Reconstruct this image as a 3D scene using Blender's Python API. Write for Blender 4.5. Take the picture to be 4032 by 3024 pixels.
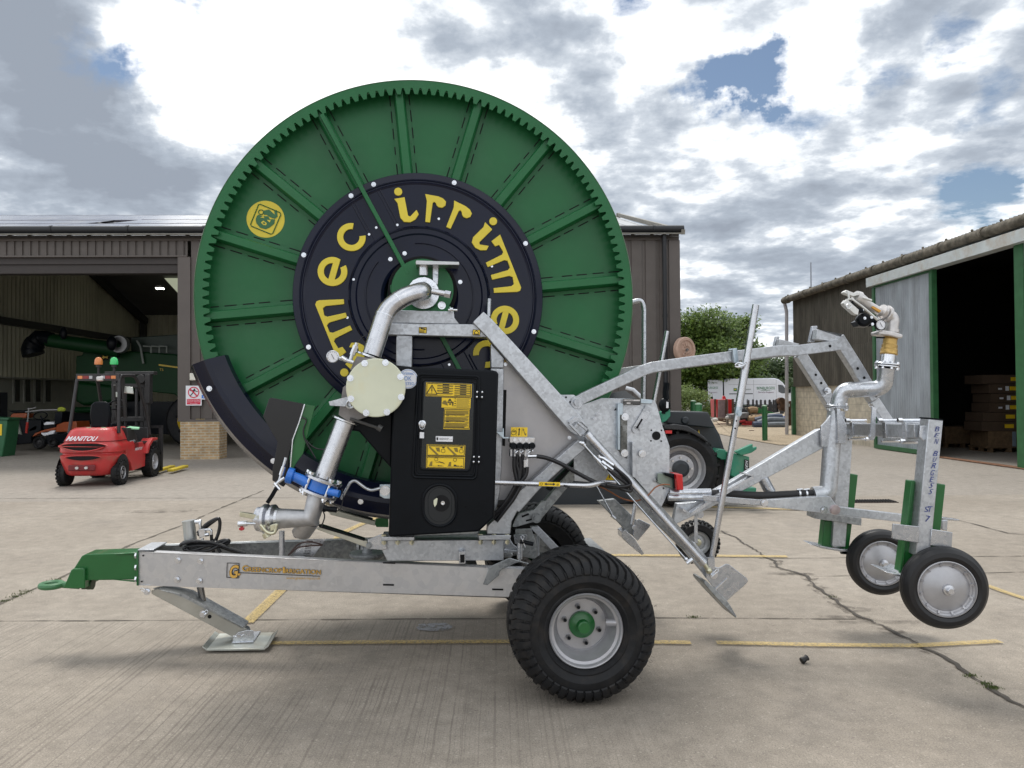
import bpy, bmesh, math, random
from mathutils import Vector as V, Matrix, noise as mnoise
random.seed(7)
for o in list(bpy.data.objects): bpy.data.objects.remove(o, do_unlink=True)
S = bpy.context.scene; C = S.collection
R = math.radians; sin, cos, pi = math.sin, math.cos, math.pi
# ---------------------------------------------------------------- camera
FPX, EYE = 1661.0, 1.7
PITCH = math.atan(26.5/FPX)
cd = bpy.data.cameras.new('camera'); cam = bpy.data.objects.new('camera', cd); C.objects.link(cam)
ROLL = R(.4)
_f = V((0, cos(PITCH), sin(PITCH))); _u0 = V((0, -sin(PITCH), cos(PITCH))); _r0 = V((1, 0, 0))
_r = _r0*cos(ROLL)-_u0*sin(ROLL); _u = _u0*cos(ROLL)+_r0*sin(ROLL)
cam.matrix_world = Matrix.Translation((0, 0, EYE)) @ Matrix((_r, _u, -_f)).transposed().to_4x4()
cd.sensor_width = 36; cd.lens = FPX/2212*36; cd.clip_start = .05; cd.clip_end = 3000
S.camera = cam
# ---------------------------------------------------------------- sky with broken cloud
BACK = 1.15  # extra brightness added to cloud behind the camera, to light surfaces facing it
SUN_EL, SUN_AZ = 62, -16            # azimuth from +Y, clockwise positive
w = bpy.data.worlds.new('World'); S.world = w; w.use_nodes = True
nt = w.node_tree; nt.nodes.clear()
def N(t, k, **kw):
    n = t.nodes.new(k)
    for a, b in kw.items():
        if a.startswith('i_'): n.inputs[int(a[2:])].default_value = b
        else: setattr(n, a, b)
    return n
def L(t, a, b, i=0, j=0): t.links.new(a.outputs[i], b.inputs[j])
def ramp(t, stops, interp='LINEAR'):
    n = t.nodes.new('ShaderNodeValToRGB'); e = n.color_ramp.elements; n.color_ramp.interpolation = interp
    while len(e) < len(stops): e.new(.5)
    for k, (p, c) in enumerate(stops):
        e[k].position = p; e[k].color = (c, c, c, 1) if isinstance(c, (int, float)) else (*c, 1)
    return n
sky = N(nt, 'ShaderNodeTexSky', sky_type='NISHITA', sun_disc=False)
sky.sun_elevation = R(SUN_EL); sky.sun_rotation = R(SUN_AZ); sky.air_density = 1.1; sky.dust_density = .6
bgs = N(nt, 'ShaderNodeBackground'); bgs.inputs[1].default_value = .05
L(nt, sky, bgs)
tc = N(nt, 'ShaderNodeTexCoord')
sep = N(nt, 'ShaderNodeSeparateXYZ'); L(nt, tc, sep)
zc = N(nt, 'ShaderNodeMath', operation='MAXIMUM', i_1=0.0); nt.links.new(sep.outputs[2], zc.inputs[0])
za = N(nt, 'ShaderNodeMath', operation='ADD', i_1=.20); L(nt, zc, za)
dx = N(nt, 'ShaderNodeMath', operation='DIVIDE'); nt.links.new(sep.outputs[0], dx.inputs[0]); L(nt, za, dx, 0, 1)
dy = N(nt, 'ShaderNodeMath', operation='DIVIDE'); nt.links.new(sep.outputs[1], dy.inputs[0]); L(nt, za, dy, 0, 1)
cmb = N(nt, 'ShaderNodeCombineXYZ'); L(nt, dx, cmb, 0, 0); L(nt, dy, cmb, 0, 1); cmb.inputs[2].default_value = 3.7
def wn(sc, det, ro, dist, shift):
    o = N(nt, 'ShaderNodeVectorMath', operation='ADD'); o.inputs[1].default_value = shift; L(nt, cmb, o)
    n = N(nt, 'ShaderNodeTexNoise'); n.inputs['Scale'].default_value = sc; n.inputs['Detail'].default_value = det; n.inputs['Roughness'].default_value = ro; n.inputs['Distortion'].default_value = dist
    L(nt, o, n, 0, 0); return n
n1 = wn(1.9, 10, .60, .2, (0, 0, 0)); n2 = wn(1.9, 10, .56, .1, (4.3, -2.1, 1.3)); n3 = wn(5.0, 9, .54, .1, (-3, 7, 2.2))
wob = N(nt, 'ShaderNodeTexNoise'); wob.inputs['Scale'].default_value = 7; wob.inputs['Detail'].default_value = 6; wob.inputs['Roughness'].default_value = .65; L(nt, tc, wob)
wo1 = N(nt, 'ShaderNodeVectorMath', operation='SUBTRACT'); nt.links.new(wob.outputs['Color'], wo1.inputs[0]); wo1.inputs[1].default_value = (.5, .5, .5)
wo2 = N(nt, 'ShaderNodeVectorMath', operation='SCALE'); L(nt, wo1, wo2); wo2.inputs['Scale'].default_value = .16
wdir = N(nt, 'ShaderNodeVectorMath', operation='ADD'); L(nt, tc, wdir); L(nt, wo2, wdir, 0, 1)
def rampx(t, stops):            # ramp over values beyond one
    mr = N(t, 'ShaderNodeMath', operation='MULTIPLY', i_1=.5); L(t, shade, mr); r = ramp(t, [(p*.5, c) for p, c in stops]); L(t, mr, r); return r
def lobes(lst):
    acc = None
    for x, y, r_, amp in lst:       # a cloud bank or a gap, by the compass direction and height where it stands
        d = _f + _r*((x-1106)/FPX) + _u*((829.5-y)/FPX); d.normalize()
        q_ = N(nt, 'ShaderNodeVectorMath', operation='DISTANCE'); L(nt, wdir, q_); q_.inputs[1].default_value = d
        m = N(nt, 'ShaderNodeMapRange', interpolation_type='SMOOTHSTEP'); nt.links.new(q_.outputs['Value'], m.inputs[0]); m.inputs[1].default_value = r_*1.5/FPX; m.inputs[2].default_value = r_*.35/FPX; m.inputs[3].default_value = 0; m.inputs[4].default_value = amp
        if acc is None: acc = m
        else: a2 = N(nt, 'ShaderNodeMath', operation='ADD'); L(nt, acc, a2); L(nt, m, a2, 0, 1); acc = a2
    return acc
holes = lobes([(x, y, r_*1.25, a_*.82) for x, y, r_, a_ in [(490, 10, 70, .22), (640, 45, 50, .2), (1500, 170, 45, .16), (1565, 150, 60, .2), (1650, 165, 60, .2), (1350, 25, 60, .16), (2080, 85, 45, .14), (2180, 400, 110, .17), (2120, 470, 70, .14), (250, 100, 35, .12), (2180, 190, 40, .12), (1880, 175, 40, .08)]])
dn = N(nt, 'ShaderNodeMath', operation='SUBTRACT'); L(nt, n1, dn); L(nt, holes, dn, 0, 1)
cover = ramp(nt, [(.275, 0), (.375, 1)]); L(nt, dn, cover)
banks = lobes([(x, y, r_, a_*.70) for x, y, r_, a_ in [(70, 110, 150, -.30), (150, 250, 120, -.22), (20, 330, 90, -.1), (330, 330, 110, -.16), (180, 400, 260, -.18), (480, 430, 200, -.18), (1080, 60, 110, -.16), (1290, 190, 90, -.17), (1180, 100, 70, -.1), (1350, 290, 90, -.10), (2000, 50, 110, -.18), (1800, 250, 90, -.06), (1900, 330, 170, -.08), (1700, 400, 300, -.06), (2150, 240, 100, -.10), (1450, 420, 220, -.1), (1600, 520, 260, -.10),
               (470, 200, 190, .30), (330, 90, 110, .20), (690, 150, 200, .24), (900, 110, 110, .10), (1450, 90, 130, .06), (1240, 140, 90, -.14), (1480, 290, 80, -.12), (1740, 330, 80, -.10), (1880, 60, 60, -.08), (1640, 260, 120, .15), (1750, 90, 140, .12), (2090, 190, 90, .14), (1230, 330, 70, .08), (2150, 560, 90, .06)]])
n4 = wn(8.5, 6, .6, .1, (11, 3, 5))
mix0 = N(nt, 'ShaderNodeMath', operation='MULTIPLY_ADD', i_1=1.15); nt.links.new(n3.outputs[0], mix0.inputs[0]); L(nt, n2, mix0, 0, 2)
mixn = N(nt, 'ShaderNodeMath', operation='MULTIPLY_ADD', i_1=.32); nt.links.new(n4.outputs[0], mixn.inputs[0]); L(nt, mix0, mixn, 0, 2)
shade = N(nt, 'ShaderNodeMath', operation='ADD'); L(nt, mixn, shade); L(nt, banks, shade, 0, 1)
cc = rampx(nt, [(.84, (.205, .232, .275)), (1.03, (.275, .31, .36)), (1.15, (.40, .435, .48)), (1.235, (.62, .645, .67)), (1.33, (.86, .87, .88))])
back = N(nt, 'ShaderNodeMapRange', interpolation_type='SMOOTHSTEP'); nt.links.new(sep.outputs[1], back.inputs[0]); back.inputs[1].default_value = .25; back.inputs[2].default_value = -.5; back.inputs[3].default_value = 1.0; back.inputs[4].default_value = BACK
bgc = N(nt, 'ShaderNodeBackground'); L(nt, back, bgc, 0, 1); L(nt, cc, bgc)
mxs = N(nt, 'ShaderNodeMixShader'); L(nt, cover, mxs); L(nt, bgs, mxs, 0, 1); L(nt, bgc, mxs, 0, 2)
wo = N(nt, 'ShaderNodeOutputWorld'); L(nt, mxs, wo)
sl = bpy.data.lights.new('sun', 'SUN'); sl.energy = 1.6; sl.angle = R(19); sl.color = (1, .96, .9)
sun = bpy.data.objects.new('sun', sl); C.objects.link(sun)
a_, e_ = R(SUN_AZ), R(SUN_EL)
sun.rotation_euler = V((sin(a_)*cos(e_), cos(a_)*cos(e_), sin(e_))).to_track_quat('Z', 'Y').to_euler()
S.view_settings.view_transform = 'Standard'; S.view_settings.look = 'None'; S.view_settings.exposure = 0.75; S.view_settings.gamma = 1
S.render.resolution_x = 1024; S.render.resolution_y = 768
# ---------------------------------------------------------------- photo measurements -> places
def ray(x, y): return _f + _r*((x-1106)/FPX) + _u*((829.5-y)/FPX)
O0 = V((0, 0, EYE))
def P(x, y, Y): d = ray(x, y); return O0 + d*(Y/d.y)                 # on the plane Y metres ahead
def PX(x, y, X): d = ray(x, y); return O0 + d*(X/d.x)                # on the plane X metres aside
def PZ(x, y, z): d = ray(x, y); return O0 + d*((z-EYE)/d.z)
def G(x, y): return PZ(x, y, 0)
YAW = R(6); UD = V((cos(YAW), sin(YAW), 0)); VD = V((-sin(YAW), cos(YAW), 0)); ZD = V((0, 0, 1))
def PV(x, y, v): d = ray(x, y); return O0 + d*(v/d.dot(VD))          # on a plane parallel to the machine's side
FR = dict(Y=(2016, 1512, .6295), A=(700, 280, 2.212), B=(1500, 280, 2.212), C=(700, 1000, 2.212), D=(1500, 1000, 2.212), E=(0, 780, 2.765), F=(0, 1350, 2.765),
          G=(100, 1950, 2.212), H=(900, 1700, 2.765), I=(1500, 1380, 3.6867), J=(1400, 1800, 2.765), K=(1900, 1500, 2.765), L=(1900, 2000, 2.0738),
          M=(2300, 1150, 2.212), N=(3000, 1100, 2.212), O=(3000, 1600, 1.843), P=(2500, 1750, 2.2125), Q=(2650, 1350, 3.6867), R=(3232, 880, 1.65875),
          S=(0, 1550, 5.53), T=(2350, 780, 2.765), U=(0, 1750, 2.212), X=(1850, 2050, 5.53))
def q(fr, x, y):
    if fr == '': return (x, y)
    a, b, s = FR[fr]; return ((a+x/s)/1.82278, (b+y/s)/1.82278)
def Z(fr, pts): return [q(fr, *p) for p in pts]
def Pv(fr, x, y, v): return PV(*q(fr, x, y), v)
def Py(fr, x, y, Y): return P(*q(fr, x, y), Y)
def split_loose(names, mx=60):
    for o in list(bpy.data.objects):
        if o.type != 'MESH' or o.name.split('.')[0] not in names: continue
        me = o.data; par = list(range(len(me.vertices)))
        def fd(i):
            while par[i] != i: par[i] = par[par[i]]; i = par[i]
            return i
        for e in me.edges: a, b = fd(e.vertices[0]), fd(e.vertices[1]); par[a] = b
        g = {}
        for p in me.polygons: g.setdefault(fd(p.vertices[0]), []).append(p)
        if not 1 < len(g) <= mx: continue
        for k, ps in enumerate(g.values()):
            ids = sorted({v for p in ps for v in p.vertices}); ix = {v: i for i, v in enumerate(ids)}; nm = bpy.data.meshes.new(me.name)
            nm.from_pydata([tuple(me.vertices[v].co) for v in ids], [], [tuple(ix[v] for v in p.vertices) for p in ps])
            for m in me.materials: nm.materials.append(m)
            nm.polygons.foreach_set('material_index', [p.material_index for p in ps]); nm.polygons.foreach_set('use_smooth', [p.use_smooth for p in ps]); nm.set_sharp_from_angle(angle=R(40))
            if k == 0: o.data = nm
            else: c = o.copy(); c.data = nm; C.objects.link(c)
# ---------------------------------------------------------------- objects
def lab(o, label=None, cat=None, group=None, kind=None):
    if label: o['label'] = label
    if cat: o['category'] = cat
    if group: o['group'] = group
    if kind: o['kind'] = kind
    return o
def thing(name, label, cat, loc=(0, 0, 0), rz=0, group=None):
    o = bpy.data.objects.new(name, None); o.empty_display_size = .2; C.objects.link(o)
    o.location = loc; o.rotation_euler = (0, 0, rz)
    return lab(o, label, cat, group)
def mw(o):
    m = Matrix.LocRotScale(o.location, o.rotation_euler, o.scale)
    return mw(o.parent) @ m if o.parent else m
def dup(root, loc, rz, label=None, group=None):
    r = root.copy(); C.objects.link(r); r.location = loc; r.rotation_euler = (0, 0, rz)
    if label: r['label'] = label
    if group: r['group'] = group
    def rec(a, b):
        for ch in list(a.children):
            c = ch.copy(); C.objects.link(c); c.parent = b; rec(ch, c)
    rec(root, r); return r
class MB:
    def __init__(s): s.v = []; s.f = []; s.m = []; s.cur = 0
    def add(s, vs, fs, m=None):
        b = len(s.v); s.v += [V(p) for p in vs]; s.f += [tuple(b+i for i in f) for f in fs]; s.m += [s.cur if m is None else m]*len(fs); return s
    def box(s, lo, hi, m=None, M=None):
        x0, y0, z0 = lo; x1, y1, z1 = hi
        vs = [V(p) for p in ((x0, y0, z0), (x1, y0, z0), (x1, y1, z0), (x0, y1, z0), (x0, y0, z1), (x1, y0, z1), (x1, y1, z1), (x0, y1, z1))]
        if M: vs = [M @ p for p in vs]
        return s.add(vs, [(0, 3, 2, 1), (4, 5, 6, 7), (0, 1, 5, 4), (1, 2, 6, 5), (2, 3, 7, 6), (3, 0, 4, 7)], m)
    def beam(s, a, b, w, h, up=ZD, m=None):          # w across, h along 'up'
        a, b = V(a), V(b); t = (b-a).normalized(); x = t.cross(up).normalized(); y = x.cross(t).normalized()
        vs = [p+x*(i*w/2)+y*(j*h/2) for p in (a, b) for i, j in ((-1, -1), (1, -1), (1, 1), (-1, 1))]
        return s.add(vs, [(0, 1, 2, 3), (7, 6, 5, 4), (0, 4, 5, 1), (1, 5, 6, 2), (2, 6, 7, 3), (3, 7, 4, 0)], m)
    def prism(s, pts, off, m=None):
        n = len(pts); off = V(off); vs = [V(p) for p in pts] + [V(p)+off for p in pts]
        return s.add(vs, [tuple(range(n)), tuple(range(2*n-1, n-1, -1))] + [(i, i+n, (i+1) % n+n, (i+1) % n) for i in range(n)], m)
    def tube(s, pts, r, n=12, m=None, caps=True, closed=False):
        pts = [V(p) for p in pts]; k = len(pts); rr = r if isinstance(r, (list, tuple)) else [r]*k
        base = []; fs = []; prev = None
        for i, p in enumerate(pts):
            if closed: t = (pts[(i+1) % k]-pts[i-1]).normalized()
            elif i == 0: t = (pts[1]-p).normalized()
            elif i == k-1: t = (p-pts[-2]).normalized()
            else: t = ((pts[i+1]-p).normalized()+(p-pts[i-1]).normalized()).normalized()
            if prev is None: a = V((0, 0, 1)) if abs(t.z) < .9 else V((1, 0, 0)); x = t.cross(a).normalized()
            else:
                x = (prev - t*prev.dot(t))
                x = x.normalized() if x.length > 1e-6 else t.orthogonal().normalized()
            prev = x; y = t.cross(x)
            base += [p+(x*cos(2*pi*j/n)+y*sin(2*pi*j/n))*rr[i] for j in range(n)]
        for i in range(k if closed else k-1):
            i2 = (i+1) % k
            fs += [(i*n+j, i*n+(j+1) % n, i2*n+(j+1) % n, i2*n+j) for j in range(n)]
        if caps and not closed: fs += [tuple(range(n-1, -1, -1)), tuple((k-1)*n+j for j in range(n))]
        return s.add(base, fs, m)
    def lathe(s, prof, o, ax, n=32, m=None, x0=None):   # prof: (radius, distance along axis)
        o, ax = V(o), V(ax).normalized(); x = (V(x0) if x0 else ax.orthogonal()).normalized(); y = ax.cross(x)
        vs = []; k = len(prof)
        for r, t in prof: vs += [o+ax*t+(x*cos(2*pi*j/n)+y*sin(2*pi*j/n))*max(r, 1e-4) for j in range(n)]
        fs = [(i*n+j, i*n+(j+1) % n, (i+1)*n+(j+1) % n, (i+1)*n+j) for i in range(k-1) for j in range(n)]
        return s.add(vs, fs, m)
    def cyl(s, a, b, r, n=16, m=None, r2=None): return s.tube([a, b], [r, r if r2 is None else r2], n, m)
    def ball(s, c, r, n=10, m=None, sc=(1, 1, 1)):
        c = V(c); vs = []; k = n
        for i in range(k+1):
            a = pi*i/k
            vs += [c+V((sin(a)*cos(2*pi*j/(2*n))*sc[0], sin(a)*sin(2*pi*j/(2*n))*sc[1], cos(a)*sc[2]))*r for j in range(2*n)]
        w_ = 2*n
        return s.add(vs, [(i*w_+j, i*w_+(j+1) % w_, (i+1)*w_+(j+1) % w_, (i+1)*w_+j) for i in range(k) for j in range(w_)], m)
    def ring(s, c, ax, r, rt, n=24, m=None):
        c, ax = V(c), V(ax).normalized(); x = ax.orthogonal().normalized(); y = ax.cross(x)
        return s.tube([c+(x*cos(2*pi*j/n)+y*sin(2*pi*j/n))*r for j in range(n)], rt, 8, m, closed=True)
    def bolt(s, c, ax, r=.013, h=.009, m=None, washer=True):
        if washer: s.cyl(V(c), V(c)+V(ax)*.003, r*1.6, 14, m)
        return s.cyl(V(c), V(c)+V(ax)*h, r, 6, m)
    def build(s, name, mats, parent=None, bev=0, local=False, sharp=32, smooth=True, recalc=True, kind=None, label=None):
        me = bpy.data.meshes.new(name)
        vs = s.v
        if parent and not local: inv = mw(parent).inverted(); vs = [inv @ p for p in vs]
        me.from_pydata([tuple(p) for p in vs], [], s.f)
        ms = mats if isinstance(mats, (list, tuple)) else [mats]
        for m in ms: me.materials.append(m)
        me.polygons.foreach_set('material_index', s.m)
        if recalc:
            bm = bmesh.new(); bm.from_mesh(me); bmesh.ops.remove_doubles(bm, verts=bm.verts, dist=1e-5)
            bmesh.ops.recalc_face_normals(bm, faces=bm.faces); bm.to_mesh(me); bm.free()
        if smooth:
            me.polygons.foreach_set('use_smooth', [True]*len(me.polygons)); me.set_sharp_from_angle(angle=R(sharp))
        o = bpy.data.objects.new(name, me); C.objects.link(o); o.parent = parent
        if bev:
            b = o.modifiers.new('bevel', 'BEVEL'); b.width = bev; b.segments = 2; b.limit_method = 'ANGLE'; b.angle_limit = R(35); b.harden_normals = False
        if kind: o['kind'] = kind
        if label: o['label'] = label
        return o
def arcpts(pts, rad, n=6):                       # round the inner corners of a 3D path
    pts = [V(p) for p in pts]; out = [pts[0]]
    for i in range(1, len(pts)-1):
        a, b, c = pts[i-1], pts[i], pts[i+1]; r_ = rad if not isinstance(rad, (list, tuple)) else rad[i-1]
        d1 = (a-b); d2 = (c-b); r_ = min(r_, d1.length*.49, d2.length*.49); p0 = b+d1.normalized()*r_; p1 = b+d2.normalized()*r_
        out += [(p0*(1-t)**2+b*2*t*(1-t)+p1*t*t) for t in [k/n for k in range(n+1)]]
    return out+[pts[-1]]
def spline(pts, n=6):
    pts = [V(p) for p in pts]; e = [pts[0]*2-pts[1]]+pts+[pts[-1]*2-pts[-2]]; out = []
    for i in range(1, len(e)-2):
        a, b, c, d = e[i-1:i+3]
        for k in range(n):
            t = k/n; out.append(.5*((2*b)+(c-a)*t+(2*a-5*b+4*c-d)*t*t+(3*b-a-3*c+d)*t**3))
    return out+[pts[-1]]
_tc = {}
def text_mesh(body, shear=0, off=0):
    k = (body, shear, off)
    if k not in _tc:
        c = bpy.data.curves.new('t', 'FONT'); c.body = body; c.shear = shear; c.offset = off; c.resolution_u = 3
        o = bpy.data.objects.new('t', c); C.objects.link(o); bpy.context.view_layer.update()
        me = bpy.data.meshes.new_from_object(o.evaluated_get(bpy.context.evaluated_depsgraph_get()))
        vs = [v.co.copy() for v in me.vertices]; fs = [tuple(p.vertices) for p in me.polygons]
        bpy.data.objects.remove(o, do_unlink=True); bpy.data.curves.remove(c); bpy.data.meshes.remove(me)
        _tc[k] = (vs, fs)
    return _tc[k]
def text(mb, body, bl, br, tl, m=None, lift=(0, 0, 0), shear=0, off=0):    # fit writing to a parallelogram
    vs, fs = text_mesh(body, shear, off)
    x0 = min(p.x for p in vs); x1 = max(p.x for p in vs); y0 = min(p.y for p in vs); y1 = max(p.y for p in vs)
    bl, br, tl = V(bl)+V(lift), V(br)+V(lift), V(tl)+V(lift)
    mb.add([bl+(br-bl)*((p.x-x0)/(x1-x0))+(tl-bl)*((p.y-y0)/(y1-y0)) for p in vs], fs, m)
# ---------------------------------------------------------------- materials
def mat(name, col, rough=.5, metal=0, var=.08, vs=6, bump=0, bs=60, coat=0, spec=.5, rvar=.06, dirt=None, dirt_amt=.5, dscale=3, stretch=None):
    m = bpy.data.materials.new(name); m.use_nodes = True; t = m.node_tree; b = t.nodes['Principled BSDF']
    tc = N(t, 'ShaderNodeTexCoord'); src = tc; oi = 3
    if stretch:
        mp = N(t, 'ShaderNodeMapping'); t.links.new(tc.outputs[3], mp.inputs[0]); mp.inputs['Scale'].default_value = stretch; src = mp; oi = 0
    n = N(t, 'ShaderNodeTexNoise'); t.links.new(src.outputs[oi], n.inputs[0]); n.inputs['Scale'].default_value = vs; n.inputs['Detail'].default_value = 6; n.inputs['Roughness'].default_value = .6
    lo = tuple(c*(1-var*1.6) for c in col); hi = tuple(min(1, c*(1+var*1.6)) for c in col)
    r = ramp(t, [(.3, lo), (.7, hi)]); L(t, n, r)
    last = r
    if dirt:
        n3 = N(t, 'ShaderNodeTexNoise'); t.links.new(src.outputs[oi], n3.inputs[0]); n3.inputs['Scale'].default_value = dscale; n3.inputs['Detail'].default_value = 9; n3.inputs['Roughness'].default_value = .7
        r3 = ramp(t, [(.5, 0), (.68, dirt_amt)]); L(t, n3, r3)
        mx = N(t, 'ShaderNodeMix', data_type='RGBA'); L(t, r3, mx, 0, 0); t.links.new(r.outputs[0], mx.inputs[6]); mx.inputs[7].default_value = (*dirt, 1)
        t.links.new(mx.outputs[2], b.inputs['Base Color'])
    else: t.links.new(r.outputs[0], b.inputs['Base Color'])
    rr = N(t, 'ShaderNodeMapRange'); L(t, n, rr); rr.inputs[3].default_value = max(.02, rough-rvar); rr.inputs[4].default_value = min(1, rough+rvar); t.links.new(rr.outputs[0], b.inputs['Roughness'])
    b.inputs['Metallic'].default_value = metal; b.inputs['Coat Weight'].default_value = coat; b.inputs['Specular IOR Level'].default_value = spec
    if bump:
        n2 = N(t, 'ShaderNodeTexNoise'); t.links.new(src.outputs[oi], n2.inputs[0]); n2.inputs['Scale'].default_value = bs; n2.inputs['Detail'].default_value = 5
        bp = N(t, 'ShaderNodeBump'); bp.inputs['Strength'].default_value = bump; bp.inputs['Distance'].default_value = .01; L(t, n2, bp, 0, 2); t.links.new(bp.outputs[0], b.inputs['Normal'])
    return m
def galv(name, lo, hi, scale=38, rough=.45, metal=.75, white=.25):
    m = bpy.data.materials.new(name); m.use_nodes = True; t = m.node_tree; b = t.nodes['Principled BSDF']
    tc = N(t, 'ShaderNodeTexCoord')
    nd = N(t, 'ShaderNodeTexNoise'); t.links.new(tc.outputs[3], nd.inputs[0]); nd.inputs['Scale'].default_value = scale*.7
    ad = N(t, 'ShaderNodeMix', data_type='VECTOR'); ad.inputs[0].default_value = .02; t.links.new(tc.outputs[3], ad.inputs[4]); t.links.new(nd.outputs['Color'], ad.inputs[5])
    vo = N(t, 'ShaderNodeTexVoronoi'); t.links.new(ad.outputs[1], vo.inputs[0]); vo.inputs['Scale'].default_value = scale
    sx = N(t, 'ShaderNodeSeparateColor'); t.links.new(vo.outputs['Color'], sx.inputs[0])
    n = N(t, 'ShaderNodeTexNoise'); t.links.new(tc.outputs[3], n.inputs[0]); n.inputs['Scale'].default_value = 9; n.inputs['Detail'].default_value = 8; n.inputs['Roughness'].default_value = .7
    sm = N(t, 'ShaderNodeMath', operation='MULTIPLY_ADD'); t.links.new(sx.outputs[0], sm.inputs[0]); sm.inputs[1].default_value = .42; 
    n4 = N(t, 'ShaderNodeMath', operation='MULTIPLY', i_1=.95); L(t, n, n4); L(t, n4, sm, 0, 2)
    r = ramp(t, [(.34, lo), (.6, tuple((a+c)/2 for a, c in zip(lo, hi))), (.9, hi)]); L(t, sm, r)
    n3 = N(t, 'ShaderNodeTexNoise'); t.links.new(tc.outputs[3], n3.inputs[0]); n3.inputs['Scale'].default_value = 2.2; n3.inputs['Detail'].default_value = 6; n3.inputs['Roughness'].default_value = .75
    r3 = ramp(t, [(.5, 0), (.75, white)]); L(t, n3, r3)
    mx = N(t, 'ShaderNodeMix', data_type='RGBA'); L(t, r3, mx, 0, 0); t.links.new(r.outputs[0], mx.inputs[6]); mx.inputs[7].default_value = (.30, .28, .26, 1)
    oi = N(t, 'ShaderNodeObjectInfo'); om = N(t, 'ShaderNodeMapRange'); t.links.new(oi.outputs['Random'], om.inputs[0]); om.inputs[3].default_value = .84; om.inputs[4].default_value = 1.10
    hm_ = N(t, 'ShaderNodeVectorMath', operation='SCALE'); t.links.new(mx.outputs[2], hm_.inputs[0]); t.links.new(om.outputs[0], hm_.inputs['Scale']); t.links.new(hm_.outputs[0], b.inputs['Base Color'])
    mr = N(t, 'ShaderNodeMapRange'); L(t, sm, mr); mr.inputs[3].default_value = rough+.12; mr.inputs[4].default_value = rough-.12; t.links.new(mr.outputs[0], b.inputs['Roughness'])
    b.inputs['Metallic'].default_value = metal
    bp = N(t, 'ShaderNodeBump'); bp.inputs['Strength'].default_value = .12; bp.inputs['Distance'].default_value = .004; L(t, n, bp, 0, 2); t.links.new(bp.outputs[0], b.inputs['Normal'])
    return m
GALV = galv('galvanised_steel', (.40, .415, .44), (.57, .595, .63), 62)
GALVS = galv('smooth_galvanised', (.43, .43, .44), (.53, .53, .54), 26, .42, .7, .35)
GALVP = galv('galvanised_pipe', (.40, .42, .45), (.62, .64, .68), 50, .34, .85, .1)
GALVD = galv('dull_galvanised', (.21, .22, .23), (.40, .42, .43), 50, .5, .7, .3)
SHEET = mat('aluminium_sheet', (.42, .41, .42), .42, .8, .08, 2.5, .1, 14, dirt=(.5, .48, .46), dirt_amt=.5)
PIPE = mat('zinc_pipe', (.60, .61, .64), .27, .95, .07, 12, .015, 14, rvar=.09, dirt=(.42, .42, .45), dirt_amt=.6, dscale=9)
CHROME = mat('bright_zinc', (.72, .74, .78), .22, .95, .06, 20)
BZINC = mat('blue_zinc', (.48, .56, .62), .3, .85, .08, 10)
CAST = mat('cast_iron_grey', (.26, .245, .24), .62, .3, .14, 18, .4, 120)
GREEN = mat('green_paint', (.013, .118, .038), .36, 0, .07, 2.2, .10, 3.5, coat=.05, rvar=.08, spec=.32, dirt=(.035, .135, .06), dirt_amt=.5, dscale=1.3)
GREEND = mat('dark_green_paint', (.012, .115, .026), .32, 0, .06, 4, coat=.15)
TEAL = mat('teal_paint', (.02, .20, .12), .42, 0, .1, 6, dirt=(.2, .14, .1), dirt_amt=.35)
NAVY = mat('navy_plastic', (.0045, .0065, .020), .2, 0, .1, 3, .2, 4, spec=.30)
BLACKP = mat('black_plastic', (.0045, .006, .0085), .3, 0, .1, 5, .06, 200, spec=.14)
BLACK = mat('black_gap', (.003, .003, .004), .9, 0, 0)
RUB = mat('tyre_rubber', (.0085, .009, .0105), .6, 0, .22, 14, .3, 160, spec=.3, dirt=(.036, .030, .025), dirt_amt=.5, dscale=9)
RUBC = mat('clean_rubber', (.006, .006, .0075), .45, 0, .12, 14)
HOSE = mat('hydraulic_hose', (.008, .008, .010), .38, 0, .15, 30)
SILV = mat('silver_wheel_paint', (.42, .42, .44), .36, .5, .06, 9, dirt=(.36, .34, .33), dirt_amt=.5)
YEL = mat('yellow_plastic', (.66, .53, .04), .45, 0, .04, 4)
STK = mat('yellow_sticker', (.82, .56, .02), .4, 0, .03, 8)
INK = mat('black_print', (.012, .012, .012), .5, 0, 0)
INKG = mat('grey_print', (.22, .16, .03), .6, 0, .1)
WHT = mat('white_sticker', (.75, .76, .80), .4, 0, .02)
BLU = mat('blue_paint', (.015, .15, .58), .3, 0, .12, 10, coat=.4)
CREAM = mat('cream_nylon_disc', (.62, .64, .50), .42, 0, .05, 3, dirt=(.66, .60, .36), dirt_amt=.5, dscale=4)
BRASS = mat('brass_fitting', (.50, .33, .11), .38, .7, .12, 30)
ALU = mat('cast_aluminium', (.60, .58, .57), .4, .75, .08, 30)
RED = mat('red_plastic', (.55, .008, .010), .25, 0, .05, coat=.5)
GOLD = mat('gold_print', (.62, .36, .07), .45, 0, .05)
PEN = mat('blue_marker_ink', (.015, .035, .22), .5, 0, .1)
COPP = mat('brown_cable', (.25, .09, .035), .4, 0, .1)
GLASSD = mat('dark_glass', (.012, .016, .020), .06, 0, .1, spec=.8)
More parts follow.
